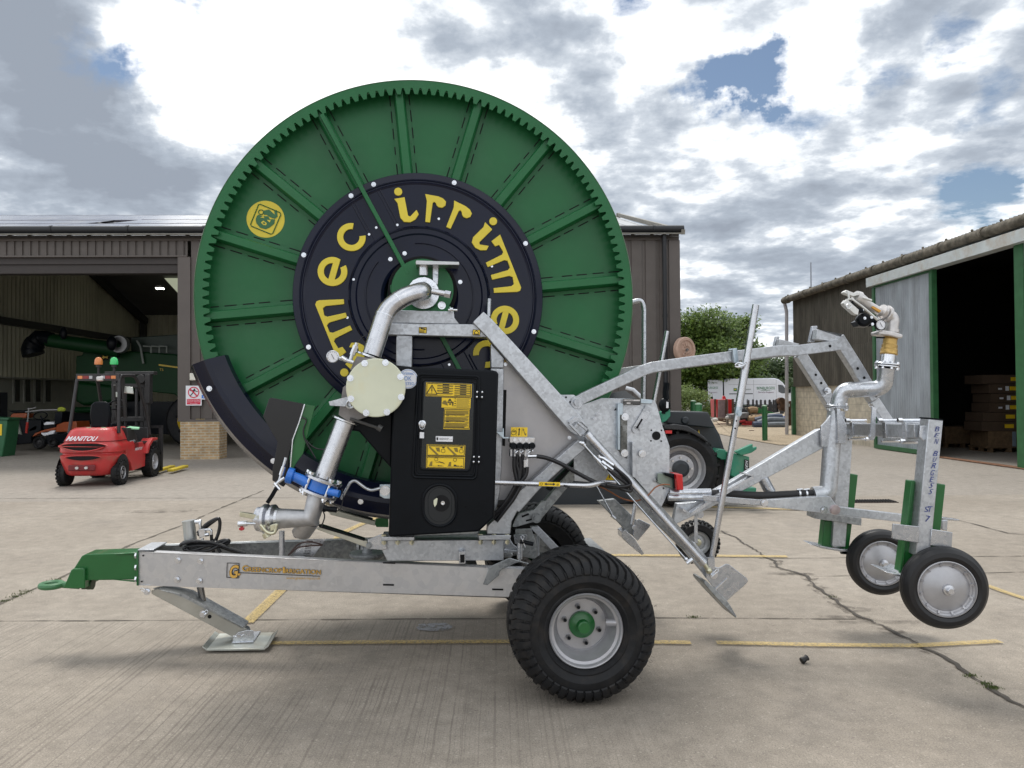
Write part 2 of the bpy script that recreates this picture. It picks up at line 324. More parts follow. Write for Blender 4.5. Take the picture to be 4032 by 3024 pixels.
# ================================================================ GROUND
def concrete():
    m = bpy.data.materials.new('yard_concrete'); m.use_nodes = True; t = m.node_tree; b = t.nodes['Principled BSDF']
    tc = N(t, 'ShaderNodeTexCoord'); ob = tc.outputs[3]
    def noise(sc, det=6, ro=.6, src=ob, dist=0):
        n = N(t, 'ShaderNodeTexNoise'); t.links.new(src, n.inputs[0]); n.inputs['Scale'].default_value = sc; n.inputs['Detail'].default_value = det; n.inputs['Roughness'].default_value = ro; n.inputs['Distortion'].default_value = dist; return n
    def mixc(f, a, bb, blend='MIX'):
        x = N(t, 'ShaderNodeMix', data_type='RGBA', blend_type=blend)
        if isinstance(f, float): x.inputs[0].default_value = f
        else: t.links.new(f, x.inputs[0])
        for i, c in ((6, a), (7, bb)):
            if isinstance(c, tuple): x.inputs[i].default_value = (*c, 1)
            else: t.links.new(c, x.inputs[i])
        return x.outputs[2]
    big = ramp(t, [(.32, (.240, .209, .172)), (.5, (.278, .244, .203)), (.68, (.322, .285, .240))]); L(t, noise(.45, 8, .65), big)
    sx = N(t, 'ShaderNodeSeparateXYZ'); t.links.new(ob, sx.inputs[0])
    # the far slabs are smoother and greyer
    fy = N(t, 'ShaderNodeMapRange'); t.links.new(sx.outputs[1], fy.inputs[0]); fy.inputs[1].default_value = YJ2-.03; fy.inputs[2].default_value = YJ2+.03
    c = mixc(fy.outputs[0], big.outputs[0], mixc(.55, big.outputs[0], (.275, .252, .225)))
    mid = ramp(t, [(.3, .80), (.7, 1.16)]); L(t, noise(7, 8, .7), mid); c = mixc(1.0, c, mid.outputs[0], 'MULTIPLY')
    fin = ramp(t, [(.3, .60), (.7, 1.36)]); L(t, noise(120, 3, .75), fin); c = mixc(.85, c, fin.outputs[0], 'MULTIPLY')
    # exposed stones
    def stones(sc, thr, col, amt, c):
        v = N(t, 'ShaderNodeTexVoronoi'); t.links.new(ob, v.inputs[0]); v.inputs['Scale'].default_value = sc
        sc_ = N(t, 'ShaderNodeSeparateColor'); t.links.new(v.outputs['Color'], sc_.inputs[0])
        g = N(t, 'ShaderNodeMath', operation='GREATER_THAN', i_1=thr); t.links.new(sc_.outputs[0], g.inputs[0])
        d = N(t, 'ShaderNodeMath', operation='LESS_THAN', i_1=.34); t.links.new(v.outputs['Distance'], d.inputs[0])
        g2 = N(t, 'ShaderNodeMath', operation='MULTIPLY'); L(t, g, g2); L(t, d, g2, 0, 1)
        g3 = N(t, 'ShaderNodeMath', operation='MULTIPLY', i_1=amt); L(t, g2, g3)
        return mixc(g3.outputs[0], c, col)
    c = stones(55, .93, (.44, .40, .34), .5, c); c = stones(105, .80, (.40, .36, .31), .5, c); c = stones(95, .80, (.13, .115, .10), .5, c); c = stones(34, .975, (.17, .14, .12), .5, c)
    # brushed grooves across the near slab
    wv = N(t, 'ShaderNodeMath', operation='MULTIPLY_ADD'); t.links.new(sx.outputs[1], wv.inputs[0]); wv.inputs[1].default_value = .02; t.links.new(sx.outputs[0], wv.inputs[2])
    wn = noise(1.7, 3, .5); wm = N(t, 'ShaderNodeMath', operation='MULTIPLY_ADD', i_1=.025); L(t, wn, wm); L(t, wv, wm, 0, 2)
    cb = N(t, 'ShaderNodeCombineXYZ'); L(t, wm, cb); 
    gn = N(t, 'ShaderNodeTexNoise', noise_dimensions='1D'); L(t, wm, gn, 0, 1); gn.inputs['Scale'].default_value = 50; gn.inputs['Detail'].default_value = 2; gn.inputs['Roughness'].default_value = .6
    gr = ramp(t, [(.38, 1), (.47, 0)]); L(t, gn, gr)
    my = N(t, 'ShaderNodeMapRange'); t.links.new(sx.outputs[1], my.inputs[0]); my.inputs[1].default_value = YJ1+.01; my.inputs[2].default_value = YJ1-.02
    mx_ = N(t, 'ShaderNodeMapRange'); t.links.new(sx.outputs[0], mx_.inputs[0]); mx_.inputs[1].default_value = 1.1; mx_.inputs[2].default_value = -.3; mx_.inputs[3].default_value = .12
    mn = ramp(t, [(.36, .12), (.6, 1)]); L(t, noise(.9, 5, .65), mn)
    ma = N(t, 'ShaderNodeMath', operation='MULTIPLY'); L(t, my, ma); L(t, mx_, ma, 0, 1)
    mb_ = N(t, 'ShaderNodeMath', operation='MULTIPLY'); L(t, ma, mb_); L(t, mn, mb_, 0, 1)
    mg = N(t, 'ShaderNodeMath', operation='MULTIPLY'); L(t, mb_, mg); L(t, gr, mg, 0, 1)
    mg2 = N(t, 'ShaderNodeMath', operation='MULTIPLY', i_1=.50); L(t, mg, mg2)
    c = mixc(mg2.outputs[0], c, (.115, .095, .078))
    # oil and tyre stains
    st = ramp(t, [(.55, 0), (.72, .6)]); L(t, noise(.8, 9, .72, dist=.6), st); c = mixc(st.outputs[0], c, mixc(.55, c, (.12, .11, .105)))
    st2 = ramp(t, [(.60, 0), (.70, .5)]); L(t, noise(2.6, 6, .6), st2); c = mixc(st2.outputs[0], c, mixc(.35, c, (.10, .085, .075)))
    t.links.new(c, b.inputs['Base Color']); b.inputs['Roughness'].default_value = .86; b.inputs['Specular IOR Level'].default_value = .35
    hh = N(t, 'ShaderNodeMath', operation='MULTIPLY_ADD', i_1=-1.4); L(t, mg, hh); L(t, noise(110, 4, .7), hh, 0, 2)
    bp = N(t, 'ShaderNodeBump'); bp.inputs['Strength'].default_value = .55; bp.inputs['Distance'].default_value = .006; L(t, hh, bp, 0, 2); t.links.new(bp.outputs[0], b.inputs['Normal'])
    return m
YJ1 = G(1256, 1337).y; YJ2 = G(1000, 1077).y
GROUND = MB().add([(-160, -40, 0), (160, -40, 0), (160, 900, 0), (-160, 900, 0)], [(0, 1, 2, 3)]).build('yard_ground', concrete(), kind='structure', recalc=False)
def worn(name, col, lo, hi, scale=14, amax=1.0, rough=.8):
    m = bpy.data.materials.new(name); m.use_nodes = True; t = m.node_tree; b = t.nodes['Principled BSDF']
    tc = N(t, 'ShaderNodeTexCoord'); n = N(t, 'ShaderNodeTexNoise'); t.links.new(tc.outputs[3], n.inputs[0]); n.inputs['Scale'].default_value = scale; n.inputs['Detail'].default_value = 9; n.inputs['Roughness'].default_value = .72
    r = ramp(t, [(lo, 0), (hi, amax)]); L(t, n, r); t.links.new(r.outputs[0], b.inputs['Alpha'])
    n2 = N(t, 'ShaderNodeTexNoise'); t.links.new(tc.outputs[3], n2.inputs[0]); n2.inputs['Scale'].default_value = 40
    r2 = ramp(t, [(.3, tuple(c*.75 for c in col)), (.7, col)]); L(t, n2, r2); t.links.new(r2.outputs[0], b.inputs['Base Color']); b.inputs['Roughness'].default_value = rough
    return m
def ribbon(mb, pts, w, z=.004, jit=0, taper=0, step=.06):
    pts = [V((p.x, p.y, z)) for p in pts]; fine = []
    for a, b in zip(pts, pts[1:]):
        n = max(1, int((b-a).length/step)); fine += [a.lerp(b, k/n) for k in range(n)]
    fine.append(pts[-1]); k = len(fine); L_, R_ = [], []
    for i, p in enumerate(fine):
        t = (fine[min(i+1, k-1)]-fine[max(i-1, 0)]).normalized(); s = V((-t.y, t.x, 0))
        if jit: p = p+s*(mnoise.noise(p*3.1)*jit*3+mnoise.noise(p*13)*jit)
        ww = w/2*(1+(mnoise.noise(p*5+V((9, 0, 0)))*1.3 if jit else 0))*(1 if not taper else max(.15, 1-taper*i/k))
        L_.append(p+s*ww); R_.append(p-s*ww)
    mb.add(L_+R_, [(i, i+1, k+i+1, k+i) for i in range(k-1)])
def gp(fr, pts): return [G(*q(fr, *p)) for p in pts]
# joints between the slabs
JN = worn('joint_dirt', (.10, .085, .065), .36, .48, 9, .85)
jm = MB()
for pts, w in (([(-200, 1343), (300, 1341), (1022, 1337), (1412, 1335), (1849, 1338)], .016), ([(-300, 1079), (0, 1077), (900, 1075)], .022),
               ([(1500, 1103), (1755, 1103)], .03), ([(1640, 1207), (2400, 1200)], .014), ([(1758, 1246), (2400, 1232)], .014), ([(1300, 1092), (1500, 1091)], .03)):
    ribbon(jm, [G(*p) for p in pts], w, .004, .002)
ribbon(jm, gp('U', [(-120, 1440), (0, 1385), (360, 1235), (600, 1130), (1100, 890), (1600, 700), (1960, 540), (2300, 400)]), .035, .004, .006)
jm.build('slab_joints', JN, kind='structure', recalc=False)
# cracks
CRK = worn('crack_dirt', (.06, .05, .04), .30, .42, 22, .95)
cm = MB()
crack = gp('P', [(750, 755), (860, 810), (1000, 890), (1080, 950), (1190, 1010), (1290, 1080), (1420, 1130), (1510, 1170), (1560, 1240), (1650, 1300), (1770, 1360)])
wz = lambda x, y: G(1114.8+.496*x, 1110.4+.496*y)
crack += [wz(*p) for p in ((1440, 415), (1500, 450), (1560, 470), (1640, 505), (1720, 555), (1830, 615), (1950, 690), (2070, 765), (2212, 835), (2400, 930))]
ribbon(cm, crack, .022, .008, .02, step=.012)
ribbon(cm, [wz(*p) for p in ((1915, 25), (2050, 60), (2140, 85), (2230, 92))], .02, .008, .006)
cm.build('ground_crack', CRK, kind='structure', recalc=False)
fs_ = MB(); ribbon(fs_, crack[4:17], .12, .0055, .03, step=.04); fs_.build('crack_stain', worn('crack_edge_dirt', (.12, .10, .08), .48, .62, 9, .55), kind='structure', recalc=False)
ST = worn('damp_stain', (.10, .085, .07), .44, .66, 5, .5)
sm = MB()
def blot(mb, c, rx, ry, z=.006, n=28):
    vs = [V((c.x+cos(2*pi*k/n)*rx*(1+.35*mnoise.noise(V((cos(2*pi*k/n)*2, sin(2*pi*k/n)*2, c.x*5)))), c.y+sin(2*pi*k/n)*ry*(1+.35*mnoise.noise(V((cos(2*pi*k/n)*2, sin(2*pi*k/n)*2, c.x*5+4)))), z)) for k in range(n)]
    mb.add(vs, [tuple(range(n))])
for x, y, a, b in ((1900, 1345, .40, .05), (1800, 1335, .35, .05), (1850, 1318, .22, .07), (1700, 1240, .2, .05), (1290, 1095, .0, .0), (350, 1105, .55, .16), (1520, 1150, .3, .12)):
    if a: blot(sm, G(x, y), a, b)
sm.build('ground_stains', ST, kind='structure', recalc=False)
PW = worn('grey_splash', (.40, .41, .43), .40, .5, 30, .8)
s2 = MB(); blot(s2, G(938, 1356), .13, .10, .007); s2.build('dried_splash', PW, kind='structure', recalc=False)
# yellow lines
YP = worn('worn_yellow_paint', (.58, .43, .17), .34, .52, 55, .75); ym = MB()
ribbon(ym, [G(*p) for p in ((585, 1392), (850, 1390), (1100, 1389), (1300, 1389), (1492, 1391))], .075, .012)
ribbon(ym, [G(*p) for p in ((1548, 1391), (1760, 1396), (1975, 1398), (2160, 1388))], .075, .012)
ribbon(ym, gp('G', [(1925, 1125), (2212, 850)])+[G(640, 1245), G(743, 1151), G(830, 1111)], .10, .012)
ribbon(ym, [G(1290, 1203), G(1334, 1201), G(1463, 1202), G(1700, 1204)], .10, .012)
ribbon(ym, [wz(2050, 315), wz(2130, 345), wz(2300, 400)], .07, .012)
ribbon(ym, [G(1440, 1092), G(1560, 1097), G(1760, 1103)], .12, .012)
ym.build('yellow_line', YP, kind='structure', recalc=False)
# gravel
GRV = mat('gravel', (.36, .29, .20), .95, 0, .3, 18, .8, 60, dirt=(.20, .16, .11), dirt_amt=.5, dscale=1.2)
gv = MB(); e1 = gp('M', [(1000, 1150), (1050, 1210), (1300, 1265), (1560, 1312), (1700, 1335), (1850, 1335)])
e1 = [V((p.x, p.y, .02)) for p in e1]+[V((16, 27, .02))]
e2 = [V((p.x*1.25+1, 46, .25)) for p in e1]; e3 = [V((p.x*2+6, 80, .5)) for p in e1]; n_ = len(e1)
gv.add(e1+e2+e3, [(i, i+1, n_+i+1, n_+i) for i in range(n_-1)]+[(n_+i, n_+i+1, 2*n_+i+1, 2*n_+i) for i in range(n_-1)])
gv.build('gravel_ground', GRV, kind='structure', recalc=False)
# little grass along joints and crack
GRS = mat('grass_blades', (.07, .10, .02), .7, 0, .3, 30)
gb = MB()
def tuft(c, n, sp, h):
    for _ in range(n):
        p = V((c.x+random.gauss(0, sp), c.y+random.gauss(0, sp*.6), .005)); a = random.uniform(0, 2*pi); d = V((cos(a), sin(a), 0)); hh = h*random.uniform(.4, 1)
        gb.add([p-d*.003, p+d*.003, p+V((random.uniform(-.5, .5)*hh, random.uniform(-.5, .5)*hh, hh))], [(0, 1, 2)])
for c, n in ((wz(1980, 710), 60), (wz(2075, 762), 160), (wz(2050, 745), 60), (wz(770, 453), 60), (wz(1380, 365), 30)): tuft(c, n, .02, .02)
for c in gp('U', [(30, 1372), (120, 1335), (180, 1310), (240, 1285), (480, 1185)]): tuft(c, 50, .035, .02)
gb.build('joint_grass', GRS, kind='stuff', recalc=False)
# drain grate, cover plate, plug
dg = thing('drain_grate', 'dark slotted drain grate let into the concrete beyond the sprinkler cart', 'drain', G(1875, 1081))
g0, g1 = G(1838, 1084), G(1912, 1078); db = MB(); db.beam(g0+V((0, 0, .004)), V((g1.x, g0.y, .004)), .30, .014)
for k in range(16): db.box((g0.x+.02+k*(g1.x-g0.x-.06)/15, g0.y-.13, .011), (g0.x+.035+k*(g1.x-g0.x-.06)/15, g0.y+.13, .022), 1)
db.build('grate', [mat('rusty_iron', (.05, .035, .03), .8, .3, .3, 30), BLACK], dg)
pl_ = MB(); c0 = G(*q('', 1732, 1434)); pl_.lathe([(0, 0), (.020, 0), (.022, .006), (.016, .03), (.02, .045), (0, .048)], c0+V((0, 0, .018)), V((.8, .3, .35)), 14)
lab(pl_.build('rubber_plug', RUBC), 'small black rubber plug lying on the concrete in the foreground', 'plug')
cp = MB(); a_ = G(1474+20, 934); cp.box((a_.x-.5, a_.y-.35, .003), (a_.x+1.4, a_.y+.35, .02))
lab(cp.build('ground_plate', mat('worn_cover_plate', (.16, .15, .14), .6, .3, .2)), 'flat grey metal plate on the yard in front of the gravel', 'plate')

# ================================================================ WORKSHOP SHED
SA = R(1.5); SO = G(440, 992); SX = V((cos(SA), sin(SA), 0)); SY = V((-sin(SA), cos(SA), 0))
def SH(x, y, d=0):      # pixel -> shed coordinates on the plane d metres behind the front
    r = ray(x, y); t = ((SO-O0).dot(SY)+d)/r.dot(SY); p = O0+r*t-SO; return p.dot(SX), p.z
BRN = mat('brown_cladding', (.088, .074, .066), .55, 0, .06, 1.5, .03, 8, dirt=(.12, .105, .095), dirt_amt=.35)
BRNT = mat('brown_flashing', (.098, .082, .074), .5, 0, .05, 2)
GUT = mat('dark_grey_gutter', (.010, .011, .014), .5, 0, .1, 4)
ROOF = mat('grey_roof_sheet', (.34, .35, .36), .38, .35, .1, 1.4, dirt=(.20, .20, .19), dirt_amt=.5, dscale=1.5)
def brick(name, c1, c2, mortar, sc, w=.225, h=.075, ms=.012, rough=.9, axes=(0, 2), var=.5):
    m = bpy.data.materials.new(name); m.use_nodes = True; t = m.node_tree; b = t.nodes['Principled BSDF']
    tc = N(t, 'ShaderNodeTexCoord'); s = N(t, 'ShaderNodeSeparateXYZ'); t.links.new(tc.outputs[3], s.inputs[0])
    a = N(t, 'ShaderNodeMath', operation='ADD'); t.links.new(s.outputs[0], a.inputs[0]); t.links.new(s.outputs[1], a.inputs[1])
    c = N(t, 'ShaderNodeCombineXYZ'); L(t, a, c); t.links.new(s.outputs[2], c.inputs[1])
    br = N(t, 'ShaderNodeTexBrick'); L(t, c, br); br.inputs['Scale'].default_value = 1; br.inputs['Brick Width'].default_value = w; br.inputs['Row Height'].default_value = h; br.inputs['Mortar Size'].default_value = ms
    br.inputs['Color1'].default_value = (*c1, 1); br.inputs['Color2'].default_value = (*c2, 1); br.inputs['Mortar'].default_value = (*mortar, 1)
    n = N(t, 'ShaderNodeTexNoise'); t.links.new(tc.outputs[3], n.inputs[0]); n.inputs['Scale'].default_value = 5; n.inputs['Detail'].default_value = 7
    r = ramp(t, [(.3, .72), (.7, 1.15)]); L(t, n, r); mx = N(t, 'ShaderNodeMix', data_type='RGBA', blend_type='MULTIPLY'); mx.inputs[0].default_value = 1; t.links.new(br.outputs[0], mx.inputs[6]); t.links.new(r.outputs[0], mx.inputs[7])
    t.links.new(mx.outputs[2], b.inputs['Base Color']); b.inputs['Roughness'].default_value = rough
    bp = N(t, 'ShaderNodeBump'); bp.inputs['Strength'].default_value = .5; bp.inputs['Distance'].default_value = .01; bp.invert = True; t.links.new(br.outputs['Fac'], bp.inputs[2]); t.links.new(bp.outputs[0], b.inputs['Normal'])
    return m
BRICK = brick('buff_brick', (.47, .31, .16), (.37, .235, .115), (.46, .40, .30), 1, ms=.016)
INW = mat('inner_wall_sheet', (.50, .48, .36), .6, 0, .10, .8, dirt=(.18, .17, .12), dirt_amt=.5, dscale=1, stretch=(1, 1, .25))
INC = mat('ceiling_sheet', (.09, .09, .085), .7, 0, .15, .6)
def corr(mb, a, b, z0, z1, pitch, depth, out, box=.35, m=None, ztop=None):   # ribbed sheet from a to b
    a, b, out = V(a), V(b), V(out).normalized(); n = int((b-a).length/pitch); t = (b-a).normalized(); prof = []
    for i in range(n+1):
        s = i*pitch
        if box: prof += [(s, 0), (s+pitch*(1-box)-.012, 0), (s+pitch*(1-box), -depth), (s+pitch-.012, -depth)]
        else: prof += [(s+pitch*k/6, depth/2*sin(2*pi*k/6)) for k in range(6)]
    prof = [p for p in prof if p[0] <= (b-a).length]+[((b-a).length, 0)]
    f = ztop or (lambda s: z1)
    vs = [a+t*s+out*d+ZD*z0 for s, d in prof]+[a+t*s+out*d+ZD*f(s) for s, d in prof]; k = len(prof)
    mb.add(vs, [(i, i+1, k+i+1, k+i) for i in range(k-1)], m)
shed = thing('workshop_shed', 'big brown clad workshop shed with open bays, buff brick pier and solar panelled roof', 'building', SO, SA)
M4 = lambda x, z, d=0: V((x, d, z))
xl = SH(-160, 500)[0]-8; xr = SH(1467, 600)[0]; xj0, xj1 = SH(385, 700)[0], SH(413, 700)[0]; xp1 = SH(477, 940)[0]
XO = SH(1215, 800)[0]; z_e = SH(400, 509)[1]; z_h = SH(200, 556)[1]; z_b = SH(430, 905)[1]; z_o = SH(200, 570)[1]
def sb(name, mb, m, par=None, **k): return mb.build(name, m, par or shed, local=True, **k)
HOUT = V((0, -1, 0))
mb = MB(); corr(mb, (xl, 0, 0), (xj1-.1, 0, 0), z_h+.04, z_e-.14, .223, .035, HOUT, .26)
corr(mb, (xj1, .0, 0), (xp1, 0, 0), z_b, z_e-.14, .34, .035, HOUT, .26)
corr(mb, (xp1, .0, 0), (XO, 0, 0), z_h+.04, z_e-.14, .223, .035, HOUT, .26)
corr(mb, (XO, .0, 0), (xr-.28, 0, 0), z_b-.02, z_e-.14, .40, .035, HOUT, .24)
sb('front_cladding', mb, BRN)
mb = MB(); mb.box((xl, -.045, z_e-.15), (xr, .02, z_e+.04)); mb.box((xl, -.05, z_h), (xj1-.1, .3, z_h+.05)); mb.box((xp1, -.05, z_h), (XO, .3, z_h+.05))
mb.box((xj0, -.05, z_b-.06), (xj1-.01, .35, z_h-.003)); mb.box((xj0, -.052, z_b-.07), (xp1, -.002, z_b-.01)); mb.box((xr-.3, -.05, z_b-.06), (xr+.02, .02, z_e-.153)); mb.box((XO-.02, -.05, z_b-.06), (XO+.1, .3, z_e-.155))
sb('flashing', mb, BRNT, bev=.01)
mb = MB(); mb.box((xj0+.08, -.06, 0), (xp1-.02, .55, z_b-.075)); mb.box((XO+.05, -.03, 0), (xr-.02, .28, z_b-.075)); sb('brick_pier', mb, BRICK)
mb = MB(); mb.box((xl, .05, z_o-.0), (xj0, .5, z_h-.004)); mb.box((xl, .1, z_o-.25), (xj0, .45, z_o-.004)); sb('door_lintel', mb, mat('lintel_brown', (.035, .028, .026), .6, 0, .1), )
# gutter + downpipe
mb = MB(); gz = SH(200, 499)[1]; mb.tube([(xl, -.16, gz), (xr+.1, -.16, gz)], .105, 12)
for k in range(14): mb.tube([(xl+1+k*2.1, -.16, gz), (xl+1.06+k*2.1, -.16, gz)], .122, 12)
sb('gutter', mb, GUT)
xd = SH(1433, 600)[0]; mb = MB(); mb.tube([(xd, -.16, gz-.1), (xd, -.16, .3)], .062, 12)
for zz in (gz-.35, 3.9, 2.0): mb.tube([(xd, -.16, zz), (xd, -.16, zz+.08)], .074, 12)
sb('downpipe', mb, GUT)
# roof with real ribs, verge, rooflights
DR, DEPTH = 10.6, 20.3; sl_ = .285; z_r = z_e+sl_*DR
def roofmb(side):
    mb = MB(); rib = .54; x = xl-3; prof = []
    while x < xr+.1: prof += [(x, 0), (x+.42, 0), (x+.44, .04), (x+.50, .04)]; x += rib
    prof = [p for p in prof if p[0] < xr+.12]; y0, z0 = (-.25, z_e+.02-.07) if side else (DEPTH+.3, z_e-.05)
    vs = [(x_, y0, z0+h) for x_, h in prof]+[(x_, DR, z_r+h) for x_, h in prof]; k = len(prof)
    mb.add(vs, [(i, i+1, k+i+1, k+i) for i in range(k-1)]); return mb
sb('roof', roofmb(True), ROOF); sb('roof', roofmb(False), ROOF)
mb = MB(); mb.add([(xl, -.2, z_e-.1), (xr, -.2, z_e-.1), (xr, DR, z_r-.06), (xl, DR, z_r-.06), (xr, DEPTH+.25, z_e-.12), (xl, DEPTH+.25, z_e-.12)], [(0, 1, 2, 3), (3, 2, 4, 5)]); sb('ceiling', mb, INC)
mb = MB(); mb.box((xl, -.3, z_e-.03), (xr+.05, -.24, z_e-.0)); mb.beam((xr+.06, -.3, z_e+.02), (xr+.06, DR, z_r+.06), .10, .14); mb.beam((xr+.06, DR, z_r+.06), (xr+.06, DEPTH+.3, z_e+.02), .16, .2); sb('verge_flashing', mb, mat('verge_flashing', (.20, .19, .165), .6, 0, .15, 6))
# bolts in the roof sheets along the verge are tiny; rows of solar panels on the left half
PAN = mat('solar_panel_glass', (.30, .31, .36), .16, .15, .08, 1.5, dirt=(.55, .52, .46), dirt_amt=.6, dscale=1.1); PFR = mat('panel_frame', (.04, .035, .05), .4, .4, .05)
for (a, b, y0, y1) in ((xl, -9.2, .9, 3.2), (-9.6, 1.0, 1.4, 3.6), (xl, -4.5, 3.4, 5.6), (-4.4, 2.5, 3.8, 6.0), (xl, -1.5, 5.8, 9.3)):
    mb = MB(); n = max(1, int((b-a)/1.05)); 
    zs = lambda y: z_e+.02+(y/DR)*(z_r-z_e)+.11
    for k in range(n):
        x = a+k*1.05; mb.add([(x, y0, zs(y0)), (x+1.03, y0, zs(y0)), (x+1.03, y1, zs(y1)), (x, y1, zs(y1))], [(0, 1, 2, 3)], 0)
    mb.beam((a, y0, zs(y0)-.03), (b, y0, zs(y0)-.03), .04, .05, m=1); mb.beam((a, y1, zs(y1)-.02), (b, y1, zs(y1)-.02), .04, .04, m=1)
    sb('solar_panel_row', mb, [PAN, PFR], recalc=False)
# inside of the shed
XW = PX(0, 700, -19.5); XIL = -19.5-SO.x
mb = MB(); zt = lambda y: z_e+(z_r-z_e)*(y/DR if y < DR else (DEPTH-y)/(DEPTH-DR))
n = 150; pr = []
for i in range(n+1):
    y = .3+(DEPTH-.3)*i/n; pr.append((XIL+(.03 if i % 2 else 0), y))
mb.add([(x, y, 2.6) for x, y in pr]+[(x, y, zt(y)-.1) for x, y in pr], [(i, i+1, n+2+i, n+1+i) for i in range(n)]); sb('side_wall', mb, INW, smooth=False)
mb = MB(); corr(mb, (XIL, DEPTH, 0), (xr, DEPTH, 0), 0, z_e, .3, .03, HOUT, .2); mb.box((XIL, DEPTH+.05, 0), (xr, DEPTH+.2, z_e-.12)); sb('back_wall', mb, INW)
mb = MB(); mb.box((xr-.06, .3, 0), (xr-.01, DEPTH, z_e-.13)); mb.add([(xr-.02, .3, z_e-.2), (xr-.02, DEPTH, z_e-.2), (xr-.02, DR, z_r-.1)], [(0, 1, 2)]); sb('end_wall', mb, BRN)
mb = MB(); zb0 = 4.75
mb.beam((XIL+.12, .3, zb0), (XIL+.12, DEPTH, zb0), .2, .28); 
for y in (6.5, 13): mb.beam((XIL, y, zt(y)-.35), (xr, y, zt(y)-.35), .2, .3)
mb.beam((XIL+.3, DR, z_r-.4), (XIL+.3, DEPTH-.2, z_e-.4), .3, .3); mb.beam((-4.5, .4, z_e-.4), (-4.5, DR, z_r-.4), .2, .35); mb.box((XIL+.1, DEPTH-.4, 0), (XIL+.35, DEPTH-.1, z_e-.2))
mb.box((XIL+.1, .35, 0), (XIL+.3, .6, z_e-.2)); sb('steel_frame', mb, mat('dark_steelwork', (.035, .035, .035), .6, .2, .1))
mb = MB(); mb.box((XIL-1.2, 1.0, 0), (XIL-.8, DEPTH, 2.69)); mb.box((XIL-.8, 1, 2.55), (XIL-.02, DEPTH, 2.69)); sb('office_wall', mb, mat('office_wall_paint', (.42, .42, .36), .7, 0, .08, 1.5))
def onplane(x, y, X):  # shed-local coordinates on the wall plane X
    r = ray(x, y); t = ((SO-O0).dot(SX)+X)/r.dot(SX); p = O0+r*t-SO; return p.dot(SY), p.z
for (xa, xb) in ((132, 222), (248, 335), (362, 446), (472, 556)):
    y0, za = onplane(*q('F', xa, 655), XIL-.8); y1, zb = onplane(*q('F', xb, 655), XIL-.8); _, zc_ = onplane(*q('F', xa, 385), XIL-.8)
    mb = MB(); mb.box((XIL-.8, y0, za), (XIL-.76, y1, zc_)); wd = sb('office_window', mb, mat('office_frame', (.45, .45, .40), .6), bev=.01)
    mb = MB(); mb.box((XIL-.765, y0+.12, za+.05), (XIL-.745, y1-.12, zc_-.06)); sb('pane', mb, GLASSD, wd)
y0, za = onplane(0, 905, XIL-.8); y1, zb = onplane(*q('F', 68, 700), XIL-.8); mb = MB(); mb.box((XIL-.8, y1-1.6, 0), (XIL-.75, y1, 2.0)); sb('office_door', mb, mat('office_door_dark', (.03, .035, .05), .4))
mb = MB(); corr(mb, (xl, 0, 0), (XIL-.2, 0, 0), 1.1, z_h-.01, .34, .035, HOUT, .26); mb.box((xl, .05, 0), (XIL-.25, .3, z_h-.02)); mb.box((xl-.1, 0, 0), (xl, DEPTH, z_e-.1)); sb('end_bay_wall', mb, BRN)
# lamp and rooflight panels inside
p = SH(632, 623, 0); la = V(PV(345, 622, 33)); lv = Matrix.Rotation(-SA, 4, 'Z') @ (P(345, 622, 36)-SO)
mb = MB(); mb.box((lv.x-.16, lv.y-.1, lv.z), (lv.x+.18, lv.y+.1, lv.z+.10)); lm = sb('ceiling_lamp', mb, mat('lamp_casing', (.1, .1, .1)))
EM = bpy.data.materials.new('lit_tube'); EM.use_nodes = True; EM.node_tree.nodes['Principled BSDF'].inputs['Emission Color'].default_value = (1, .97, .85, 1); EM.node_tree.nodes['Principled BSDF'].inputs['Emission Strength'].default_value = 9
mb = MB(); mb.box((lv.x-.14, lv.y-.12, lv.z-.05), (lv.x+.16, lv.y+.12, lv.z-.005)); sb('tube', mb, EM, lm)
ER = bpy.data.materials.new('emissive_rooflight'); ER.use_nodes = True; _b = ER.node_tree.nodes['Principled BSDF']; _b.inputs['Emission Color'].default_value = (.8, .85, .62, 1); _b.inputs['Emission Strength'].default_value = .22; _b.inputs['Base Color'].default_value = (.6, .62, .5, 1)  # rooflight sheet glows by emission, standing in for daylight through the roof
mb = MB()
for xx in (-7.75, -3.6):
    for (ya, yb) in ((13.2, 15.2), (15.8, 18.2)):
        zz = lambda y: zt(y)-.14; mb.add([(xx, ya, zz(ya)), (xx+1.1, ya, zz(ya)), (xx+1.1, yb, zz(yb)), (xx, yb, zz(yb))], [(0, 1, 2, 3)])
sb('rooflight', mb, ER, recalc=False)
# signs on the shed
def wallsign(name, x0, y0, x1, y1, label, cat):
    a = SH(x0, y1); b = SH(x1, y0); o = thing(name, label, cat, SO+SX*((a[0]+b[0])/2)+SY*-.06+ZD*a[1], SA)
    return o, b[0]-a[0], b[1]-a[1]
o, w_, h_ = wallsign('prohibition_sign', 403.5, 833, 437.5, 876, 'white and red no pedestrians sign on the brown cladding above the brick pier', 'sign')
mb = MB(); mb.box((-w_/2, -.012, 0), (w_/2, 0, h_), 0); RD = mat('sign_red', (.62, .03, .07), .5, 0, 0)
mb.box((-w_/2+.03, -.015, .03), (w_/2-.03, -.0125, h_*.33), 1)
cz, rr_ = h_*.66, w_*.36
mb.lathe([(rr_*.82, 0), (rr_, 0), (rr_, .003), (rr_*.82, .003)], (0, -.013, cz), (0, -1, 0), 32, 1)
mb.ball((.02, -.016, cz+rr_*.55), rr_*.14, 6, 2, (1, .1, 1))
mb.beam((.01, -.016, cz+rr_*.4), (-.01, -.016, cz-.02), .004, rr_*.22, up=V((1, 0, 0)), m=2)
